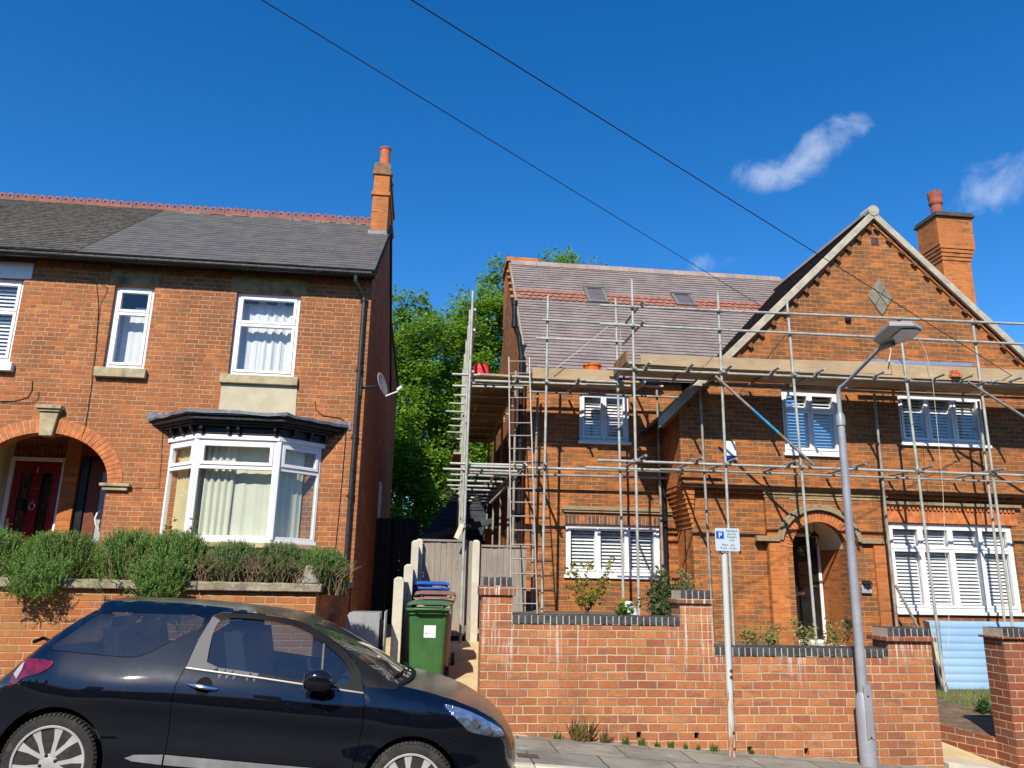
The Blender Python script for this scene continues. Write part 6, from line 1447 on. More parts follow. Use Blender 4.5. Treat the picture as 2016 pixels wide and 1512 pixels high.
paint = (lambda t: (lambda n1, n2, n3: t.done(t.bsdf(
    Base_Color=t.mix(t.mr(n1, .55, .85, 0, .018), (.002, .0032, .007), (.20, .20, .19)), Roughness=t.mr(n2, .3, .8, .24, .30), Specular_IOR_Level=.02,
    Coat_Weight=1., Coat_IOR=1.75, Coat_Roughness=t.mr(n3, .2, .9, .012, .02))))(t.noise(5, 8, .75), t.noise(9, 6, .7), t.noise(3, 6, .65, t.n('ShaderNodeMapping', Vector=t.pos(), Scale=(1, 1, 4)).outputs[0])))(NT('car_paint'))
dusty = (lambda t: t.done(t.bsdf(Base_Color=t.mix(t.mr(t.noise(6, 8, .75), .3, .75, .06, .30), (.004, .005, .008), (.28, .25, .20)), Roughness=.25, Coat_Weight=.45, Coat_Roughness=.2)))(NT('car_paint_dusty'))
greyd = worn('pillar_dark_grey', (.013, .0135, .015), .6, var=.15, bump=0, spec=.12)
greyp = worn('pillar_grey', (.12, .12, .125), .6, metal=.0, var=.12, scale=9, bump=0, spec=.2)
rub = worn('car_rubber', (.010, .010, .010), .8, var=.3, bump=0, spec=.1)
cglass = glass_mat('car_glass', (.58, .70, .76), dust=.03, refl=1.6)
cglass2 = glass_mat('car_glass_dark', (.36, .45, .50), dust=.05, refl=1.5)
wglass = glass_mat('windscreen_glass', (.50, .60, .56), dust=.14)
P_ = lambda l: [cl(*p) for p in l]
GQ = smooth_poly(P_([(88, 1278), (144, 1243), (186, 1213), (204, 1205), (310, 1207), (405, 1211), (395, 1238), (371, 1244), (335, 1264), (299, 1284), (273, 1293), (253, 1295), (206, 1291), (144, 1285)]), 1)
DOOR = P_([(419, 1212), (438, 1205), (500, 1207), (560, 1214), (592, 1222), (618, 1234), (645, 1251), (680, 1281), (703, 1306), (711, 1326), (717, 1361), (718, 1392), (714, 1433), (704, 1477)])
DOOR += [(DOOR[-1][0]-.05, -.12)]; dq = P_([(326, 1477), (335, 1405), (346, 1346), (366, 1311), (387, 1264)]); DOOR += [(dq[0][0]+.02, -.12)]+dq
GD = smooth_poly(P_([(406, 1311), (411, 1280), (419, 1246), (430, 1223), (446, 1216), (500, 1218), (560, 1227), (600, 1240), (642, 1269), (665, 1288), (681, 1306), (689, 1328), (688, 1344), (678, 1349), (606, 1341), (500, 1324)]), 1)
WA = P_([(367, 1313), (520, 1334), (606, 1347), (716, 1363)])
def shrink(poly, d):
    n = len(poly); a = sum(poly[i][0]*poly[(i+1) % n][1]-poly[(i+1) % n][0]*poly[i][1] for i in range(n)); sg = 1 if a > 0 else -1; out = []
    for i in range(n):
        p, q, r_ = Vector(poly[i-1]), Vector(poly[i]), Vector(poly[(i+1) % n]); t = ((q-p).normalized()+(r_-q).normalized()).normalized(); out.append((q.x-t.y*d*sg, q.y+t.x*d*sg))
    return out
# --- body shell: both sides plus the skin across the top
mb = MB()
vs, fs = panel(SIL, [GQ, DOOR], None, .052)
def wl_z(x):
    if x <= WA[0][0]: return WA[0][1]
    for a, b in zip(WA, WA[1:]):
        if x <= b[0]: return a[1]+(b[1]-a[1])*(x-a[0])/(b[0]-a[0])
    return WA[-1][1]
for s in (-1, 1):
    for f in fs:
        cx, cz = sum(vs[i][0] for i in f)/3, sum(vs[i][1] for i in f)/3
    o = len(mb.v); mb.v += [tuple(side(x, z, 0, s)) for x, z in vs]
    for f in fs:
        cx, cz = sum(vs[i][0] for i in f)/3, sum(vs[i][1] for i in f)/3
        mb.f.append(tuple(i+o for i in (f if s < 0 else f[::-1]))); mb.mi.append(1 if (cx > -.98 and cz > .655 and cx < -.15) else 0)
tp = dens(TOP, .06, False); NS = 13
def toprow(x, z, k):
    w_ = CW-inset(x, z); s_ = -1+2*k/(NS-1); e = 1-s_*s_
    nzf = max(0, min(1, (z-.35)/.3)); cr = .012*nzf; bow = 0
    if -1.0 < x < -.1: bow = .10*min(1, (x+1.0)/.5)*min(1, (-.1-x)/.15+.6)
    elif x >= -.1: bow = .045+.02*max(0, x)/.79
    elif x < -2.3: bow = -.04-.02*min(1, (-2.3-x)/.5)
    return loc(x+bow*e, s_*w_, z+cr*e)
def topskin(i0, i1, mbx, mi=0):
    o = len(mbx.v); mbx.v += [tuple(toprow(x, z, k)) for x, z in tp[i0:i1+1] for k in range(NS)]
    for i in range(i1-i0):
        for k in range(NS-1): a = o+i*NS+k; mbx.f.append((a, a+1, a+NS+1, a+NS)); mbx.mi.append(mi)
ix = lambda cond: next(i for i, p in enumerate(tp) if cond(p))
ir0, ir1 = ix(lambda p: p[1] > .60), ix(lambda p: p[1] > .99)
iw0, iw1 = ix(lambda p: p[0] > -.93), ix(lambda p: p[0] > -.20)
topskin(0, ir0, mb); topskin(ir1, iw0, mb, 2); topskin(iw1, len(tp)-1, mb, 2)
body = mb.build('body', [paint, greyd, dusty], car, ang=60)
g = MB(); topskin(iw0, iw1, g); g.build('windscreen', wglass, car, ang=80)
g = MB(); topskin(ir0, ir1, g); g.build('rear_window', cglass2, car, ang=80)
def side_panel(name, outer, holes, mat, off=0., s=-1, parent=car, step=.05, lines=(), mfn=None, label=None):
    v2, f2 = panel(outer, holes, None, step, lines); m = MB(); m.v = [tuple(side(x, z, off, s)) for x, z in v2]
    m.f = [tuple(f if s < 0 else f[::-1]) for f in f2]; m.mi = [mfn(sum(v2[i][0] for i in f)/3, sum(v2[i][1] for i in f)/3) if mfn else 0 for f in f2]
    return m.build(name, mat, parent, ang=70, label=label)
for s in (-1, 1):
    side_panel('quarter_window', shrink(GQ, .004), [], cglass2, -.002, s)
    d = side_panel('door', shrink(DOOR, .0045), [GD], [paint, greyp, greyd], 0, s, lines=[[(x, z) for x, z in WA[1:-1]], [(GD[0][0]+.06, DOOR[0][1]+.02), (GD[0][0]+.10, DOOR[0][1]+.06)]], mfn=lambda x, z: 0 if z <= wl_z(x)-.008 else (1 if x < -1.20 and z < DOOR[0][1]-.01 else 2))
    side_panel('pane', shrink(GD, -.006), [], cglass, -.014, s, d)
    m = MB(); st = dens(WA, .05, False); m.tube([side(x, z-.006, .004, s) for x, z in st], .009, 6); m.build('waist_trim', worn('trim', (.22, .22, .23), .4, metal=.4, var=.1, bump=0), d)
    dv = P_([(638, 1268), (633, 1340)]); m = MB(); m.tube([side(x, z, -.002, s) for x, z in dens(dv, .05, False)], .009, 6); m.build('quarter_light_bar', greyp, d)
    # handle in its recess
    h0, h1 = cl(370, 1346), cl(429, 1356); m = MB(); hc = ((h0[0]+h1[0])/2+.005, (h0[1]+h1[1])/2+.002)
    m.lathe([(.058, 0), (.056, .004), (.0, .003)], (0, 0, 0), 'Y', 20); m.v = [tuple(side(hc[0]+x, hc[1]+z, .002+abs(y)*.5, s)) for x, y, z in m.v]; m.build('handle_bowl', rub, d)
    m = MB(); pts = dens([h0, h1], .012, False); n = len(pts); m.tube([side(x, z, .014+.022*math.sin(math.pi*i/(n-1)), s) for i, (x, z) in enumerate(pts)], [.006+.010*math.sin(math.pi*i/(n-1))**.5 for i in range(n)], 8); m.build('door_handle', M['chrome'], d)
    sp0, sp1 = cl(246, 1490), cl(281, 1478)
    # lower rubbing strip with chrome face, in a rear piece and a door piece
    zA = sp0[1]
    st = [(sp0[0], zA-.006), (sp0[0]+.06, zA+.020), (dq[0][0]-.008, zA+.036-.0), (dq[0][0]-.008, zA-.03), (sp0[0]+.05, zA-.022)]
    side_panel('side_strip', st, [], M['alu'], .012, s, car, .03)
    x0 = dq[0][0]+.004; x1 = DOOR[13][0]-.02; st = [(x0, zA+.036), (x1-.1, zA+.02), (x1, zA+.0), (x1, zA-.04), (x0, zA-.03)]
    side_panel('side_strip', st, [], M['alu'], .012, s, d, .04)
    # lamps
    tl = P_([(53, 1293), (103, 1299), (107, 1306), (90, 1320), (70, 1329), (46, 1333), (31, 1348), (15, 1352), (26, 1328), (39, 1310)])
    side_panel('tail_light', smooth_poly(tl, 1), [], (lambda t: t.done(t.bsdf(Base_Color=t.mix(t.mr(t.noise(14, 3), .4, .6), (.17, .004, .012), (.06, .002, .006)), Roughness=.12, Coat_Weight=1., Coat_Roughness=.03)))(NT('lamp_red')), .007, s, car, .03)
    tw_ = P_([(28, 1326), (45, 1305), (50, 1302), (44, 1318), (33, 1336)]); side_panel('reversing_light', tw_, [], worn('lamp_clear', (.35, .33, .36), .12, var=.1, bump=0, coat=1), .010, s, car, .03)
    hl = smooth_poly(P_([(871, 1386), (887, 1388), (918, 1397), (944, 1409), (969, 1423), (987, 1436), (994, 1445), (977, 1451), (949, 1446), (923, 1440), (910, 1426), (892, 1408)]), 1)
    hb = side_panel('headlight', hl, [], worn('lamp_inner', (.50, .57, .64), .22, metal=.85, var=.45, scale=18, bump=.01, bscale=30), .004, s, car, .025)
    side_panel('lens', shrink(hl, -.003), [], glass_mat('lens', (.86, .93, 1.), refl=1.4, dust=.12), .013, s, hb, .03)
    for (a, b, r) in ((935, 1425, .032), (962, 1438, .026)):
        c = cl(a, b); m = MB(); cc = side(c[0], c[1], .008, s); m.lathe([(r, -.004), (r*1.1, .004), (r*.8, .006), (r*.5, -.002)], cc, 'Y', 18); m.build('bulb_ring', M['chrome'], hb)
    # bumper seam
    a, b = cl(864, 1469), cl(923, 1441); m = MB(); m.tube([side(x, z, .001, s) for x, z in dens([a, b], .04, False)], .0035, 5); m.build('bumper_seam', rub, car)
    lo = [(.50, -.03), (.66, .02), (.74, .06), (.735, .13), (.62, .15), (.50, .10)]
    side_panel('fog_light_recess', lo, [], worn('gloss_black', (.008, .008, .009), .2, var=.2, bump=0), .004, s, car, .03)
    c = cl(12, 1370); rf = [(-2.99, .02), (-2.80, .05), (-2.80, .08), (-2.99, .06)]; side_panel('reflector', rf, [], (lambda: M.setdefault('reflred', worn('reflred', (.25, .01, .01), .3)))(), .004, s, car, .03)
# door mirrors
for s in (-1, 1):
    c = cl(637, 1338); base = side(c[0], c[1]-.02, 0, s); mc = loc(c[0]-.015, s*(CW+.10), c[1]+.005)
    m = MB(); n, k_ = 16, 12; vs = []
    for i in range(k_+1):
        t = math.pi*i/k_
        for k in range(n):
            u = 2*math.pi*k/n; ex_ = .118*math.cos(t)**1 if True else 0
            rr_ = math.sin(t)**.55; vs.append(mc+EX*(-.105*math.cos(t)*.55-.055*rr_*0+(.0))*1.0+EX*.0+EY*s*.105*rr_*math.cos(u)+EZ*.080*rr_*math.sin(u))
    vs = []
    for i in range(k_+1):
        t = -1+2*i/k_; rr_ = (1-abs(t)**2.6)**.5
        for k in range(n):
            u = 2*math.pi*k/n; sq = 1/(abs(math.cos(u))**3+abs(math.sin(u))**3)**(1/3)
            vs.append(mc+EX*t*.112+EY*s*.075*rr_*sq*math.cos(u)+EZ*(.074*rr_*sq*math.sin(u)+.012*(1-t*t)))
    m.add(vs, [(i*n+k, i*n+(k+1) % n, (i+1)*n+(k+1) % n, (i+1)*n+k) for i in range(k_) for k in range(n)]); mr_ = m.build('door_mirror', worn('mirror_black', (.006, .006, .008), .12, var=.2, bump=0, coat=1), car, ang=60)
    m = MB(); m.beam(mc-EZ*.055+EX*.02, base+EX*.05-EZ*.035+EY*s*-.01, .06, .035, up=EX); m.build('mirror_arm', rub, mr_, bevel=.008)
    m = MB(); m.obox(mc-EX*.095+EY*0, EX*.004, EY*.055, EZ*.05); m.build('mirror_glass', M['chrome'], mr_, smooth=False)
# wheels
tyre_m = worn('tyre', (.026, .025, .024), .85, var=.35, scale=20, bump=.002, dirt=(.09, .08, .065), dscale=8, damt=.35)
alloy = worn('alloy', (.62, .62, .62), .36, metal=.45, var=.1, bump=0, dirt=(.25, .23, .20), dscale=14, damt=.3); alloy_d = worn('alloy_dark', (.02, .02, .022), .4, var=.3, bump=0)
def wheel(cx, s, rot):
    c = loc(cx, s*(CW-.125), 0); w_ = bpy.data.objects.new('wheel', None); COL.objects.link(w_); w_.parent = car; w_.empty_display_size = .1; WL[w_] = WL[car].copy()
    m = MB(); RT = .312
    m.lathe([(.236, -.09), (.242, -.102), (.270, -.108), (.297, -.10), (RT-.002, -.078), (RT, -.05), (RT, .05), (RT-.002, .078), (.297, .10), (.270, .108), (.242, .102), (.236, .09)], c, 'Y', 56)
    for k in range(64):
        a = R(360*k/64+1); d = Vector((math.cos(a), 0, math.sin(a))); tv = Vector((-math.sin(a), 0, math.cos(a)))
        for q in (-.075, .075): m.obox(c+d*(RT-.003)+EY*q, d*.007+EY*(-.006 if q > 0 else .006), tv*.0095, EY*.022)
    m.build('tyre', tyre_m, w_)
    f = s*.098; m = MB(); m.lathe([(.243, f*.2), (.244, f), (.238, f+s*.006), (.226, f+s*.004), (.221, f-s*.012), (.219, f*.2)], c, 'Y', 48); fy = c+EY*(f-s*.004)
    for k in range(5):
        for q in (-1, 1):
            a0 = R(rot+72*k+q*4); a1 = R(rot+72*k+q*17); p0 = Vector((math.cos(a0), 0, math.sin(a0)))*.05; p1 = Vector((math.cos(a1), 0, math.sin(a1)))*.228; d = (p1-p0).normalized(); n_ = Vector((-d.z, 0, d.x))
            vs = []
            for t, hw, dy in ((p0, .013, 0), (p0.lerp(p1, .55), .015, .004), (p1, .030, .0)):
                for sg in (-1, 1):
                    for e in (0, 1): vs.append(fy+t+n_*hw*sg-EY*s*(e*.03+dy))
            m.add(vs, [(0, 2, 6, 4), (4, 6, 10, 8), (0, 4, 5, 1), (4, 8, 9, 5), (2, 3, 7, 6), (6, 7, 11, 10)])
    m.lathe([(.062, -s*.03), (.060, s*.0), (.03, s*.006), (.012, s*.008)], fy-EY*s*.004, 'Y', 20); m.build('rim', alloy, w_, ang=25)
    m = MB(); m.lathe([(.222, f*.15), (.10, f*.25), (.02, f*.3)], c, 'Y', 32); m.lathe([(.145, f*.32), (.14, f*.38), (.06, f*.40), (.05, f*.32)], c, 'Y', 32)
    for k in range(4): a = R(rot+45+90*k); m.lathe([(.012, 0), (.012, s*.006), (.006, s*.008)], fy+Vector((math.cos(a), 0, math.sin(a)))*.05-EY*s*.004, 'Y', 8)
    m.build('brake_disc', alloy_d, w_)
    return w_
for s in (-1, 1):
    wheel(0, s, 40); wheel(-WBASE, s, 62)
# underside, wheel wells, cabin
m = MB(); m.obox(loc(-1.2, 0, -.10), EX*1.85, EY*.70, EZ*.04)
for cx in (0, -WBASE):
    for s in (-1, 1):
        o = len(m.v); n = 20
        for k in range(n+1):
            a = R(-25+230*k/n)
            for y in (CW-.30, CW-.035): m.v.append(tuple(loc(cx+.375*math.cos(a), s*y, .375*math.sin(a))))
        for k in range(n): m.f.append((o+2*k, o+2*k+1, o+2*k+3, o+2*k+2)); m.mi.append(0)
        q = len(m.v); m.v += [tuple(loc(cx+.375*math.cos(R(-25+230*k/n)), s*(CW-.30), .375*math.sin(R(-25+230*k/n)))) for k in range(n+1)]; m.f.append(tuple(range(q, q+n+1))); m.mi.append(0)
m.build('underbody', rub, car, smooth=False, normals=False)
cab = worn('cabin', (.022, .023, .026), .85, var=.3, bump=0)
m = MB(); m.obox(loc(-1.45, 0, .15), EX*1.2, EY*.70, EZ*.06); m.obox(loc(-.42, 0, .50), EX*.22, EY*.68, EZ*.14); m.obox(loc(-2.40, 0, .40), EX*.35, EY*.66, EZ*.14)
for s in (-1, 1): m.obox(loc(-1.4, s*.715, .38), EX*1.15, EY*.02, EZ*.24)
m.build('interior', cab, car, bevel=.02)
for s in (-1, 1):
    m = MB(); b = loc(-1.10, s*.36, .30); m.obox(b, EX*.24, EY*.24, EZ*.08); m.obox(loc(-1.36, s*.36, .60), EX*.07-EZ*.0+EX*0, EY*.22, EZ*.32-EX*.09); m.obox(loc(-1.47, s*.36, .985), EX*.045, EY*.12, EZ*.075); m.tube([loc(-1.44, s*.36-.05, .88), loc(-1.46, s*.36-.05, .96)], .008, 6); m.build('seat', cab, car, bevel=.03)
m = MB(); m.obox(loc(-2.06, 0, .36), EX*.24, EY*.58, EZ*.08); m.obox(loc(-2.26, 0, .62), EX*.06, EY*.58, EZ*.26-EX*.08)
for y in (-.33, .33): m.obox(loc(-2.36, y, .90), EX*.03, EY*.11, EZ*.05)
m.build('rear_seat', cab, car, bevel=.02)
m = MB(); c = loc(-.80, -.36, .62); ring = []
for k in range(21): a = 2*math.pi*k/20; ring.append(c+EY*.17*math.cos(a)+(EZ*.8-EX*.5).normalized()*.17*math.sin(a))
m.tube(ring, .014, 6); m.build('steering_wheel', cab, car)
m = MB(); m.obox(loc(-.72, 0, .93), EX*.012, EY*.10, EZ*.03); m.build('rear_view_mirror', cab, car, bevel=.008)
# wipers and scuttle, aerial
m = MB(); q = [toprow(*tp[iw1-1], k) for k in range(NS)]
m.tube([p+EZ*.012-EX*.0 for p in q[1:6]], .010, 6); m.tube([p+EZ*.014+EX*.03 for p in q[5:11]], .010, 6)
m.tube([q[2]+EZ*.004+EX*.02, q[2]+EZ*.022, q[3]+EZ*.018-EX*.02], .009, 6)
m.build('wiper', rub, car)
m = MB()
for k in range(NS-1):
    a, b = toprow(*tp[iw1], k), toprow(*tp[iw1], k+1); m.obox((a+b)/2-EX*.005+EZ*.002, EX*.022, (b-a)*.5, EZ*.006)
m.build('scuttle', rub, car, smooth=False)
m = MB(); c = toprow(-2.33, 1.09, 6); m.tube([c, c+EZ*.06-EX*.10], [.012, .004], 6); m.build('aerial', rub, car)
m = MB(); c = toprow(-2.80, .70, 4); m.tube([c-EX*.02, c-EX*.09+EZ*.02, c-EX*.10-EY*.12+EZ*.0], .014, 6); m.build('rear_wiper', rub, car)
# ================================================================== street furniture
lmp = at(1727, 1505, Y=9.28)
YLMP = 9.26
a0, a1 = at(1711, 1506, Y=YLMP), at(1650, 770, Y=YLMP)
st_ = thing('street_lamp', 'tall grey painted street lamp column with flat LED lantern', 'street lamp', (a0.x, YLMP, zpav(a0.x)))
lm = worn('lamp_paint', (.30, .315, .35), .5, metal=.15, var=.14, scale=3, bump=.002, bscale=30, dirt=(.22, .20, .19), dscale=6, damt=.3)
ax = (a1-a0); P = lambda z: a0+ax*((z-a0.z)/ax.z)
zd = at(1700, 1375, Y=YLMP).z; zk = at(1655, 820, Y=YLMP).z; zt = at(1647, 765, Y=YLMP).z
m = MB(); m.tube([P(zpav(a0.x)-.1), P(zd), P(zd+.07)], [.098, .098, .062], 14); m.build('base', lm, st_)
m = MB(); m.tube([P(zd+.07), P(zk-.12)], [.060, .046], 14); m.build('column', lm, st_)
m = MB(); m.tube([P(zk-.13), P(zk-.12), P(zk-.0), P(zk+.05)], [.047, .058, .058, .034], 14); m.build('collar', worn('lamp_collar', (.30, .34, .34), .5, metal=.2), st_)
YHD = YLMP-.85; b0 = at(1737, 681, Y=YHD); zh = b0.z+.01
m = MB(); m.tube([P(zk+.04), P(zt-.05), P(zt-.01)+Vector((.012, -.03, .02)), P(zt)+Vector((.04, -.10, .035)), b0, b0+Vector((.03, -.10, .0))], [.030, .026, .025, .024, .022, .022], 12); m.build('bracket_arm', lm, st_)
HP = [at(*q, Z=zh) for q in ((1742, 687), (1719, 671), (1751, 642), (1800, 642), (1815, 649), (1797, 668))]; hcx = sum((p for p in HP), Vector())/6
HP = [(p.x, p.y) for p in HP]; sc_ = lambda k: [(hcx.x+(a-hcx.x)*k, hcx.y+(b-hcx.y)*k) for a, b in HP]
m = MB(); m.prism([HP], zh, zh+.035, pl); m.prism([sc_(.9)], zh+.0355, zh+.07, pl); hd = m.build('lantern', worn('lantern', (.36, .38, .40), .45, metal=.1, var=.06, bump=0), st_, bevel=.006)
m = MB(); q_ = [(hcx.x+.06+(a-hcx.x)*.62, hcx.y-.06+(b-hcx.y)*.62) for a, b in HP]; m.prism([q_], zh-.012, zh-.001, pl); m.build('lamp_glass', worn('ledglass', (.20, .21, .22), .2, var=.1, bump=0), hd, bevel=.003)
m = MB(); m.tube([b0-Vector((-.01, -.04, .01)), b0+Vector((.04, -.16, -.015))], .034, 12); m.build('spigot', lm, hd)
m = MB(); m.tube([(hcx.x-.05, hcx.y, zh+.07), (hcx.x-.05, hcx.y, zh+.12)], [.045, .04], 16); m.build('photocell', M['alu_dull'], hd)
m = MB(); m.obox(P(.2)+Vector((0, -.094, -.02)), (.045, 0, 0), (0, .008, 0), (0, 0, .30)); m.build('access_door', lm, st_, bevel=.004)
m = MB()
for z in (.35, -.1): m.tube([P(z)+Vector((.0, -.106, 0)), P(z)+Vector((0, -.098, 0))], .011, 8)
m.build('door_lock', M['black'], st_)
# parking sign
YSG = 9.22
s0, s1 = at(1442, 1490, Y=YSG), at(1426, 1092, Y=YSG)
sg = thing('parking_sign', 'resident permit parking sign on a rust streaked white post', 'sign', (s0.x, YSG, zpav(s0.x)))
t = NT('rusty_post'); mp = t.n('ShaderNodeMapping', Vector=t.pos(), Scale=(14, 14, 1.3)).outputs[0]
zz = t.n('ShaderNodeSeparateXYZ', Vector=t.pos()).outputs[2]
rs = t.math('ADD', t.noise(1.8, 6, .65, mp), t.mr(zz, .2, 1.3, .12, -.25, False)); c = t.mix(t.mr(rs, .56, .68), (.50, .55, .53), (.36, .15, .04)); c = t.mix(t.mr(rs, .72, .76), c, (.07, .03, .015))
M['rusty_post'] = t.done(t.bsdf(Base_Color=c, Roughness=.55))
m = MB(); m.tube([Vector((s0.x, YSG, zpav(s0.x)-.05)), Vector((s1.x, YSG, s1.z+.05))], .037, 14); m.build('post', M['rusty_post'], sg)
m = MB()
for z, r in ((.62, .02), (.55, .022), (-.05, .016), (-.22, .014)):
    x = s0.x+(s1.x-s0.x)*(z-s0.z)/(s1.z-s0.z); m.tube([(x+.012, YSG-.039, z), (x+.012, YSG-.034, z)], r, 8)
m.build('rust_spots', worn('rustspot', (.09, .035, .015), .9), sg)
YP2 = YSG-.05; q = [at(1408, 1038, Y=YP2), at(1456, 1042, Y=YP2), at(1456, 1087, Y=YP2), at(1409, 1083, Y=YP2)]
cx, cz = sum(p.x for p in q)/4, sum(p.z for p in q)/4; hw, hh = (q[1].x-q[0].x)/2, (q[0].z-q[3].z)/2
def rr_(hw, hh, r): return [(sx*(hw-r)+r*math.cos(R(a0+k*22.5)), sz*(hh-r)+r*math.sin(R(a0+k*22.5))) for sx, sz, a0 in ((1, 1, 0), (-1, 1, 90), (-1, -1, 180), (1, -1, 270)) for k in range(5)]
m = MB(); m.prism([[(cx+a, cz+b) for a, b in rr_(hw, hh, .015)]], YP2, YP2+.006); pl_ = m.build('sign_plate', worn('signwhite', (.47, .57, .65), .4, var=.04, bump=0), sg, bevel=.001)
m = MB(); bx0, bz0 = cx-hw*.92, cz+hh*.06; m.box(bx0, bx0+hw*.64, YP2-.0012, YP2-.0002, bz0, bz0+hh*.66); m.build('blue_square', worn('signblue', (.01, .085, .45), .4, var=.05, bump=0), pl_, smooth=False)
text_mesh('P', hh*.66, (bx0+hw*.33, YP2-.0018, bz0+hh*.10), M['white'], pl_, 'letter_p', ext=.0005)
ink = worn('signink', (.06, .06, .07), .5, bump=0)
for i, l in enumerate(('Resident', 'permit', 'holders', 'only')): text_mesh(l, hh*.30, (cx+hw*.36, YP2-.0012, cz+hh*(.68-.27*i)), ink, pl_, 'lettering', ext=.0004)
for i, l in enumerate(('Mon - Sat', '8 am - 6 pm')): text_mesh(l, hh*.30, (cx+hw*.05, YP2-.0012, cz-hh*(.56+.27*i)), ink, pl_, 'lettering', ext=.0004)
m = MB(); m.box(s1.x-.05, s1.x+.05, YP2+.006, YSG+.04, s1.z+.02, s1.z+.05); m.build('clamp', M['galv_old'], sg)

# insulation boards leaning under the right window, timber strip
ib = thing('insulation_boards', 'stack of pale blue foam insulation boards leaning under the right window', 'insulation boards', (10.2, 13.9, -.09))
IA, IB = at(1822, 1222, Y=13.72), at(2016, 1222, Y=13.72); zt = IA.z; zb_ = -.12
foam = (lambda t: t.done(t.bsdf(Base_Color=t.mix(t.mr(t.noise(1.2, 4), .3, .7), (.22, .37, .55), (.28, .44, .61)), Roughness=.38, Specular_IOR_Level=.5, Normal=t.bump(t.noise(1.2, 3), .03, .5))))(NT('foam'))
for k in range(2):
    m = MB(); n = 9; H_ = zt-zb_; y1 = 13.72+.07*k
    for i in range(n):
        z0, z1 = zb_+H_*i/n, zb_+H_*(i+1)/n; y0 = y1-.30*(1-i/n); y0b = y1-.30*(1-(i+1)/n)
        ps = [(y0, z0), (y0-.012, z0+(z1-z0)*.35), (y0b-.012, z1-(z1-z0)*.2), (y0b, z1-.001), (y0b+.055, z1-.001), (y0+.055, z0)]
        m.prism([ps], IA.x+.03*k, IA.x+2.4+.03*k, sd_)
    m.build('board', foam, ib, ang=60)
text_mesh('- - -  - - -  - -', .035, (at(1873, 1246, Y=13.66).x, 13.655, at(1873, 1246, Y=13.66).z), M['black'], ib, 'printed_mark')
a, b = at(1826, 1224, Y=13.55), at(1858, 1350, Y=13.25); m = MB(); m.beam(a, b, .05, .035, up=(0, 1, 0)); rebase(tag(m.build('timber_strip', worn('yellowwood', (.52, .42, .16), .7, var=.15), bevel=.003), 'pale yellow timber strip leaning beside the insulation boards', 'timber'), b)
# compost bag and small plant behind the coping
c = at(1237, 1200, Y=10.2); m = MB(); n = 18; vs = []; rr = random.Random(4)
for j, (z, g) in enumerate(((1.06, .9), (1.12, 1.05), (1.2, 1.), (1.27, .8), (1.31, .5), (1.36, .38))):
    for k in range(n): t = 2*math.pi*k/n; vs.append((c.x+.13*g*math.cos(t)+rr.uniform(-.01, .01), 10.2+.09*g*math.sin(t)+rr.uniform(-.01, .01), z+rr.uniform(-.008, .008)))
m.add(vs, [(j*n+k, j*n+(k+1) % n, (j+1)*n+(k+1) % n, (j+1)*n+k) for j in range(5) for k in range(n)]+[tuple(range(n-1, -1, -1)), tuple(range(5*n, 6*n))])
rebase(tag(m.build('plastic_bag', worn('bag', (.62, .68, .70), .3, var=.3, scale=14, bump=.01, bscale=25), ang=50), 'crumpled white and blue plastic bag in the upper garden', 'bag'), (c.x, 10.2, 1.06))

# ------------------------------------------------------------------ plants of the right garden
def leaf_blob(lf, c, n, rad, size, rr, up=.4, flat=1.):
    for i in range(n):
        d = Vector((rr.gauss(0, 1), rr.gauss(0, 1), rr.gauss(0, 1)*flat)).normalized()*rad*rr.random()**.5; p = c+d
        a = Vector((rr.gauss(0, 1), rr.gauss(0, 1), rr.gauss(0, .6)+up)).normalized(); b = a.cross(Vector((rr.gauss(0, 1), rr.gauss(0, 1), rr.gauss(0, 1)))).normalized(); s = size*rr.uniform(.6, 1.3); nn_ = a.cross(b)
        lf.add([p, p+a*s*.5+b*s*.30+nn_*s*.08, p+a*s, p+a*s*.5-b*s*.30+nn_*s*.08], [(0, 1, 2, 3)])
def shrub(name, label, cat, base, top_px, Yb, mats, size, seed, spread, n=40, lpn=10, rad=.06, stemr=.008, fork=.35, group=None, stem_m='stem'):
    rr = random.Random(seed); o = thing(name, label, cat, tuple(base), group); lf, st = MB(), MB(); base = Vector(base)
    tips = [at(a, b, Y=Yb+rr.uniform(-.12, .12)) for a, b in top_px]; trunk = base+Vector((0, 0, (min(t.z for t in tips)-base.z)*fork))
    st.tube([base-Vector((0, 0, .03)), trunk], [stemr*1.3, stemr], 6)
    for t in tips:
        mid = trunk.lerp(t, .5)+Vector((rr.uniform(-.04, .04), rr.uniform(-.05, .05), rr.uniform(-.02, .05))); st.tube([trunk, mid, t], [stemr*.8, stemr*.55, stemr*.25], 5, cap=False)
        for k in range(n):
            q = rr.random()**.6; p = (trunk.lerp(mid, q*2) if q < .5 else mid.lerp(t, q*2-1)) if q > .25 else t
            leaf_blob(lf, p+Vector((rr.gauss(0, spread), rr.gauss(0, spread*.8), rr.gauss(0, spread))), lpn, rad, size, rr)
    lf.build('foliage', mats, o, smooth=False, normals=False); st.build('stem', M[stem_m], o); return o
yel = leaf_mat('leaf_yellow', [(.28, .26, .02), (.42, .34, .02), (.14, .20, .03), (.33, .20, .03), (.10, .17, .03)], .35)
shrub('leafy_shrub', 'open shrub with yellow green leaves on a bare stem behind the high coping', 'shrub', (at(1155, 1212, Y=10.6).x, 10.6, 1.06), [(1122, 1115), (1128, 1150), (1140, 1128), (1158, 1112), (1165, 1140), (1175, 1165), (1188, 1150), (1205, 1118), (1211, 1098), (1150, 1170), (1192, 1128), (1130, 1172)], 10.6, yel, .062, 3, .035, 12, 3, .05, .010)
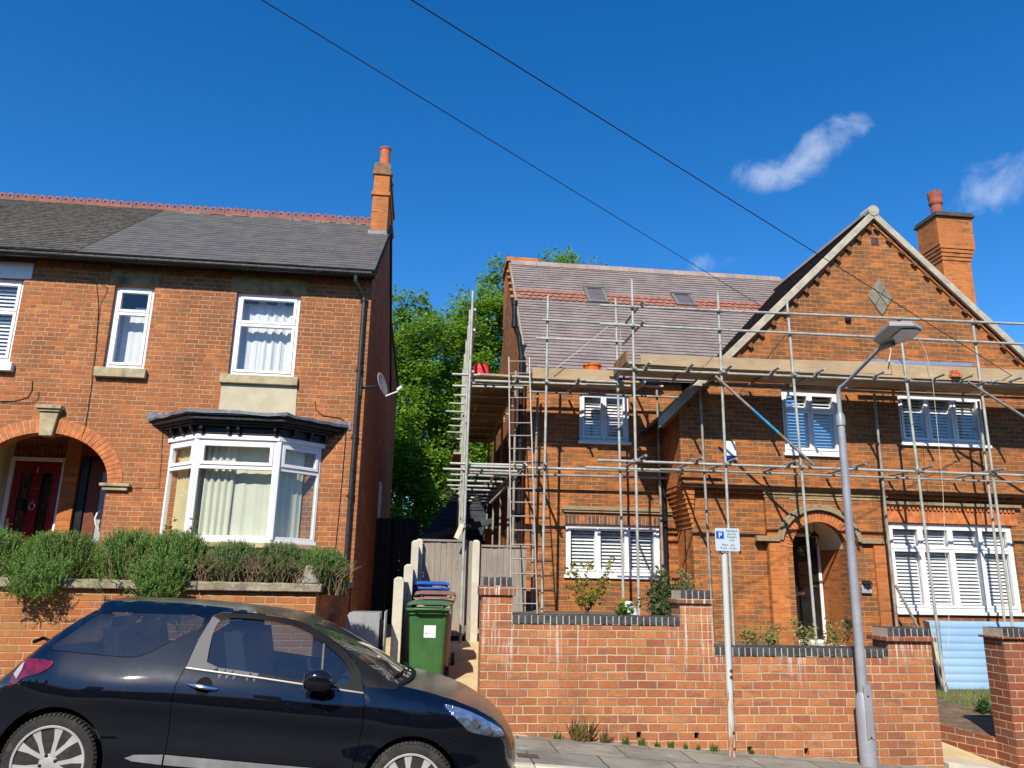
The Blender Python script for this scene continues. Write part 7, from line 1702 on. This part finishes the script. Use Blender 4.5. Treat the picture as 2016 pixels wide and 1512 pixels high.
olive = leaf_mat('leaf_olive', [(.06, .085, .035), (.10, .13, .05), (.15, .18, .08), (.08, .10, .045)], .25)
shrub('olive_shrub', 'grey green narrow leaved shrub against the stepped wall pier', 'shrub', (at(1308, 1212, Y=10.3).x, 10.3, 1.06), [(1280, 1185), (1285, 1165), (1300, 1150), (1310, 1165), (1318, 1150), (1330, 1160), (1290, 1200), (1320, 1195), (1304, 1128), (1338, 1185)], 10.3, olive, .055, 5, .05, 26, 7, .06, .007)
shrub('variegated_shrub', 'pale variegated shrub rising behind the wall pier', 'shrub', (at(1350, 1212, Y=10.7).x, 10.7, 1.06), [(1340, 1148), (1352, 1138), (1362, 1145), (1345, 1160), (1366, 1160), (1338, 1128)], 10.7, leaf_mat('leaf_var', [(.16, .18, .07), (.28, .28, .13), (.10, .14, .04), (.36, .34, .18)], .3), .04, 6, .05, 22, 6, .06, .006)
shrub('laurel_shoot', 'small bright green plant beside the white bag', 'plant', (at(1228, 1212, Y=10.1).x, 10.1, 1.06), [(1222, 1196), (1231, 1188), (1236, 1200), (1226, 1204)], 10.1, leaf_mat('leaf_laurel', [(.05, .12, .02), (.10, .22, .03), (.26, .30, .04)], .3), .085, 8, .02, 7, 3, .03, .006)
euo = leaf_mat('leaf_euonymus', [(.30, .30, .10), (.16, .19, .05), (.44, .40, .17), (.24, .22, .07)], .3)
for i, (bx, tips, lb) in enumerate(((1478, [(1465, 1250), (1472, 1240), (1480, 1248), (1490, 1238), (1486, 1258)], 'low variegated euonymus behind the low coping near the sign post'),
                                    (1518, [(1505, 1248), (1515, 1232), (1525, 1242), (1536, 1236), (1528, 1255)], 'variegated euonymus beside the porch left pier'),
                                    (1580, [(1563, 1222), (1570, 1240), (1585, 1236), (1597, 1240), (1580, 1250), (1600, 1252)], 'sparse variegated euonymus in front of the black door'),
                                    (1636, [(1622, 1258), (1640, 1240), (1655, 1226), (1668, 1218), (1674, 1222), (1645, 1255), (1628, 1228)], 'spreading variegated euonymus right of the black door'))):
    shrub('euonymus_shrub', lb, 'shrub', (at(bx, 1274, Y=10.0).x, 10.0, .60), tips, 10.0, euo, .036, 20+i, .030, 15, 6, .045, .005, group='variegated shrubs behind the low wall')
redl = leaf_mat('leaf_red', [(.10, .07, .03), (.16, .09, .04), (.08, .10, .03)], .3)
shrub('bronze_shrub', 'small bronze leaved shrub in front of the bay window left light', 'shrub', (at(352, 1080, Y=9.9).x, 9.9, 1.30), [(330, 1040), (336, 1024), (348, 1046), (362, 1052), (384, 1040), (374, 1050), (344, 1058)], 9.9, redl, .05, 31, .025, 9, 3, .04, .006)
# weeds along the foot of the wall
wd = leaf_mat('weed', [(.07, .16, .03), (.12, .24, .04), (.05, .11, .02), (.17, .28, .06)], .3); dry = leaf_mat('weed_dry', [(.24, .13, .06), (.14, .13, .04), (.30, .20, .10), (.10, .10, .03)], .2)
def weed(px_, y, h, label, seed, mat=wd, n=26, sp=.5):
    rr = random.Random(seed); b = at(px_, y, Y=9.43); b.z = zpav(b.x)+.002; m = MB()
    for i in range(n):
        a = rr.random()*6.28; d = Vector((math.cos(a)*sp*rr.random(), -abs(math.sin(a))*sp*.6*rr.random(), rr.uniform(.4, 1))); L = h*rr.uniform(.5, 1); q = b+Vector((rr.uniform(-.3, .3)*h, rr.uniform(-.15, .1)*h, 0)); tip = q+d*L; w_ = Vector((-d.y, d.x, 0)).normalized()*.006*(1+h*4)
        mid = q.lerp(tip, .5)+Vector((0, 0, .02*h)); m.add([q-w_*.4, q+w_*.4, mid+w_, mid-w_, tip+d*.001], [(0, 1, 2, 3), (3, 2, 4)])
    o = m.build('weed', mat, smooth=False, normals=False); tag(o, label, 'weed', 'weeds along the wall foot'); rebase(o, b)
for i, (x, y, h, lb) in enumerate(((1097, 1455, .12, 'green weed tuft left of the dry brown weed'), (1231, 1470, .13, 'green weed tuft below the first weep hole, left one'), (1263, 1470, .13, 'green weed tuft right under the first weep hole'), (1294, 1482, .10, 'small weed tuft between first and second weep holes'), (1321, 1485, .11, 'small narrow weed tuft left of the second weep hole'), (1350, 1478, .08, 'tiny weed tuft just left of the second weep hole'), (1375, 1480, .08, 'tiny weed tuft under the second weep hole'), (1404, 1474, .14, 'tall weed tuft left of the parking sign post'), (1480, 1483, .10, 'weed tuft under the third weep hole by the sign post'))): weed(x, y, h, lb, i+1)
weed(1145, 1455, .34, 'dry reddish brown weed sprawling at the wall foot', 40, dry, 110, .75); weed(1187, 1458, .2, 'wispy dry weed right of the sprawling one', 41, dry, 34, .8)
# grass and small shrub beside the garden path
m = MB(); rr = random.Random(77)
for i in range(900):
    x, y = rr.uniform(8.3, 9.9), rr.uniform(11.6, 13.1); z = -.27+.062*(min(y, 12.5)-9.8); a = rr.random()*6.28; h = rr.uniform(.04, .14); w_ = Vector((math.cos(a), math.sin(a), 0))*.008; p = Vector((x, y, z-.02)); t = p+Vector((rr.uniform(-.05, .05), rr.uniform(-.05, .05), h))
    m.add([p-w_, p+w_, t], [(0, 1, 2)])
o = m.build('grass', leaf_mat('grassm', [(.10, .22, .03), (.18, .32, .05), (.25, .30, .08)], .3), smooth=False, normals=False, kind='stuff')
b = at(1938, 1408, Y=11.4); b.z = -.17
shrub('garden_shrub', 'small dark green plant beside the right gate pier', 'plant', tuple(b), [(1930, 1392), (1940, 1388), (1946, 1398), (1934, 1404)], 11.4, leaf_mat('leaf_dk', [(.03, .06, .02), (.05, .10, .03)], .2), .05, 55, .04, 22, 5, .05, .006)

# overhead wires
def over(nm, a, b, lb, sag=.12, r=.0052):
    n = 24; pts = [a.lerp(b, i/n)-Vector((0, 0, sag*4*(i/n)*(1-i/n))) for i in range(n+1)]; m = MB(); m.tube(pts, r, 6); o = m.build(nm, M['cable']); tag(o, lb, 'cable', 'overhead cables crossing the sky'); rebase(o, pts[0])
b1 = at(1560, 640, Y=YW-.02); 
over('overhead_cable', at(480, -22, Y=6.2), b1, 'overhead cable on the left, running down to the brick gable', .0)
b2 = at(2060, 782, Y=YW-.3); over('overhead_cable', at(772, -24, Y=6.4), b2, 'overhead cable on the right, passing across the gable diamond', .0, .0068)
# ================================================================== trees behind the houses
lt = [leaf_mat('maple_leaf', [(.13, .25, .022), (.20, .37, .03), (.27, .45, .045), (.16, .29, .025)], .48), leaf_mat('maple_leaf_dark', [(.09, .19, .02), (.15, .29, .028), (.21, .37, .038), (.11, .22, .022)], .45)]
def tree(label, base, h, rx, ry, seed, lmat, nclump=150, leaves=215, size=.142, low=.22, trunks=1, top=1.):
    rr = random.Random(seed); base = Vector(base); o = thing('maple_tree', label, 'tree', tuple(base), 'tall maple trees behind the houses')
    lf, tr = MB(), MB(); ends = []
    for k in range(trunks):
        b = base+Vector((rr.uniform(-.6, .6)*(trunks > 1), rr.uniform(-.4, .4), -1)); t = base+Vector((rr.uniform(-.3, .3)*rx, rr.uniform(-.3, .3)*ry, h*.86)); n = 6
        pts = [b.lerp(t, i/n)+Vector((rr.gauss(0, .12), rr.gauss(0, .12), 0)) for i in range(n+1)]; tr.tube(pts, [.26*(1-.85*i/n)*(.8 if trunks > 1 else 1.1) for i in range(n+1)], 9)
        for i in range(26):
            q = rr.uniform(.22, .97); p = b.lerp(t, q); a = rr.random()*6.283; L = rr.uniform(.5, 1.)*(1-(q-.5)**2*1.2); e = p+Vector((math.cos(a)*rx*L*.9, math.sin(a)*ry*L*.9, h*rr.uniform(.02, .13))); m = p.lerp(e, .5)+Vector((0, 0, rr.uniform(-.1, .35))); tr.tube([p, m, e], [.07*(1.1-q*.8), .04, .012], 5, cap=False); ends += [m, e]
    vs = []; ctr = base+Vector((0, 0, h*(low+1)/2)); hz_ = h*(1-low)/2
    for c in range(nclump):
        if c < len(ends) and rr.random() < .85: cc = ends[c]
        else:
            d = Vector((rr.gauss(0, 1), rr.gauss(0, 1), rr.gauss(0, 1))).normalized(); r = rr.random()**.28; cc = ctr+Vector((d.x*rx*r, d.y*ry*r, d.z*hz_*r))
            if cc.z < base.z+h*.3 and rr.random() < .4: continue
        R0 = rr.uniform(.45, .95)
        for k in range(leaves):
            d = Vector((rr.gauss(0, 1), rr.gauss(0, 1), rr.gauss(0, .55))); d = d.normalized()*R0*rr.random()**.45; p = cc+d
            nrm = Vector((rr.gauss(0, .6), rr.gauss(0, .6)-.25, 1)).normalized(); a = nrm.cross(Vector((rr.gauss(0, 1), rr.gauss(0, 1), .1))).normalized(); b = nrm.cross(a); s = size*rr.uniform(.6, 1.25)
            vs += [p-a*s*.5, p+b*s*.42+nrm*s*.05, p+a*s*.55-nrm*s*.12, p-b*s*.42+nrm*s*.05]
    lf.v = vs; lf.f = [(4*i, 4*i+1, 4*i+2, 4*i+3) for i in range(len(vs)//4)]; lf.mi = [0]*len(lf.f)
    lf.build('crown', lt[lmat], o, smooth=False, normals=False); tr.build('trunk', M['bark'], o)
def tr_at(px_, ytop, Y): p = at(px_, ytop, Y=Y); return p
def trp(label, px_, ytop, Y, rx, ry, seed, lm, **k): p = tr_at(px_, ytop, Y); tree(label, (p.x, Y, -2.2), p.z+2.2, rx, ry, seed, lm, **k)
trp('bright green maple next to the left house gable', 812, 556, 30, 1.75, 2.2, 3, 0, nclump=240, trunks=2, low=.12)
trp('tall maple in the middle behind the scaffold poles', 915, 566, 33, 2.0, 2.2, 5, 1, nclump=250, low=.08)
trp('tall maple close behind the left end of the tiled roof', 985, 520, 31, 2.3, 2.4, 8, 0, nclump=290, low=.10)
trp('maple whose crown shows above the tiled roof ridge', 1105, 484, 36, 2.9, 2.6, 11, 0, nclump=240, low=.35)
# ================================================================== the other side of the street (seen only in reflections, and closing off the low sky)
ter = thing('brick_terrace', 'long red brick terrace on the opposite side of the street', 'house', (0, -7, 0))
YT = -8.6
holes = []
for k in range(-5, 6):
    x = 7.2*k; holes += [rect(x-2.6, x-1.3, 1.1, 2.9), rect(x+.4, x+1.6, 4.3, 5.9), rect(x-2.4, x-1.2, 4.3, 5.9), rect(x+.4, x+1.4, .15, 2.3)]
m = MB(); m.prism([[(-40, -4), (40, -4), (40, 6.1), (-40, 6.1)]]+holes, YT-.25, YT); m.build('wall', M['brick_left'], ter, smooth=False)
m = MB(); m.prism([[(YT+.3, 6.0), (YT-4, 8.7), (YT-8.3, 6.0)]], -40, 40, sd_); m.build('roof', M['slate_old'], ter, smooth=False)
m = MB()
for h in holes: m.box(h[0][0], h[1][0], YT-.16, YT-.13, h[0][1], h[2][1])
m.build('window_glass', worn('dkglass', (.02, .025, .03), .05, var=.1, bump=0), ter, smooth=False)
m = MB()
for h in holes:
    for a, b, c, d in ((h[0][0], h[0][0]+.07, h[0][1], h[2][1]), (h[1][0]-.07, h[1][0], h[0][1], h[2][1]), (h[0][0]+.071, h[1][0]-.071, h[2][1]-.07, h[2][1]), (h[0][0]+.071, h[1][0]-.071, h[0][1], h[0][1]+.07)): m.box(a, b, YT-.129, YT-.06, c, d)
m.build('window_frames', M['upvc'], ter, smooth=False)
for k in range(-5, 6): m = MB(); m.box(7.2*k+3.2, 7.2*k+4.2, YT-4.5, YT-3.5, 8.5, 10.4); m.build('chimney', M['brick_left'], ter, smooth=False)
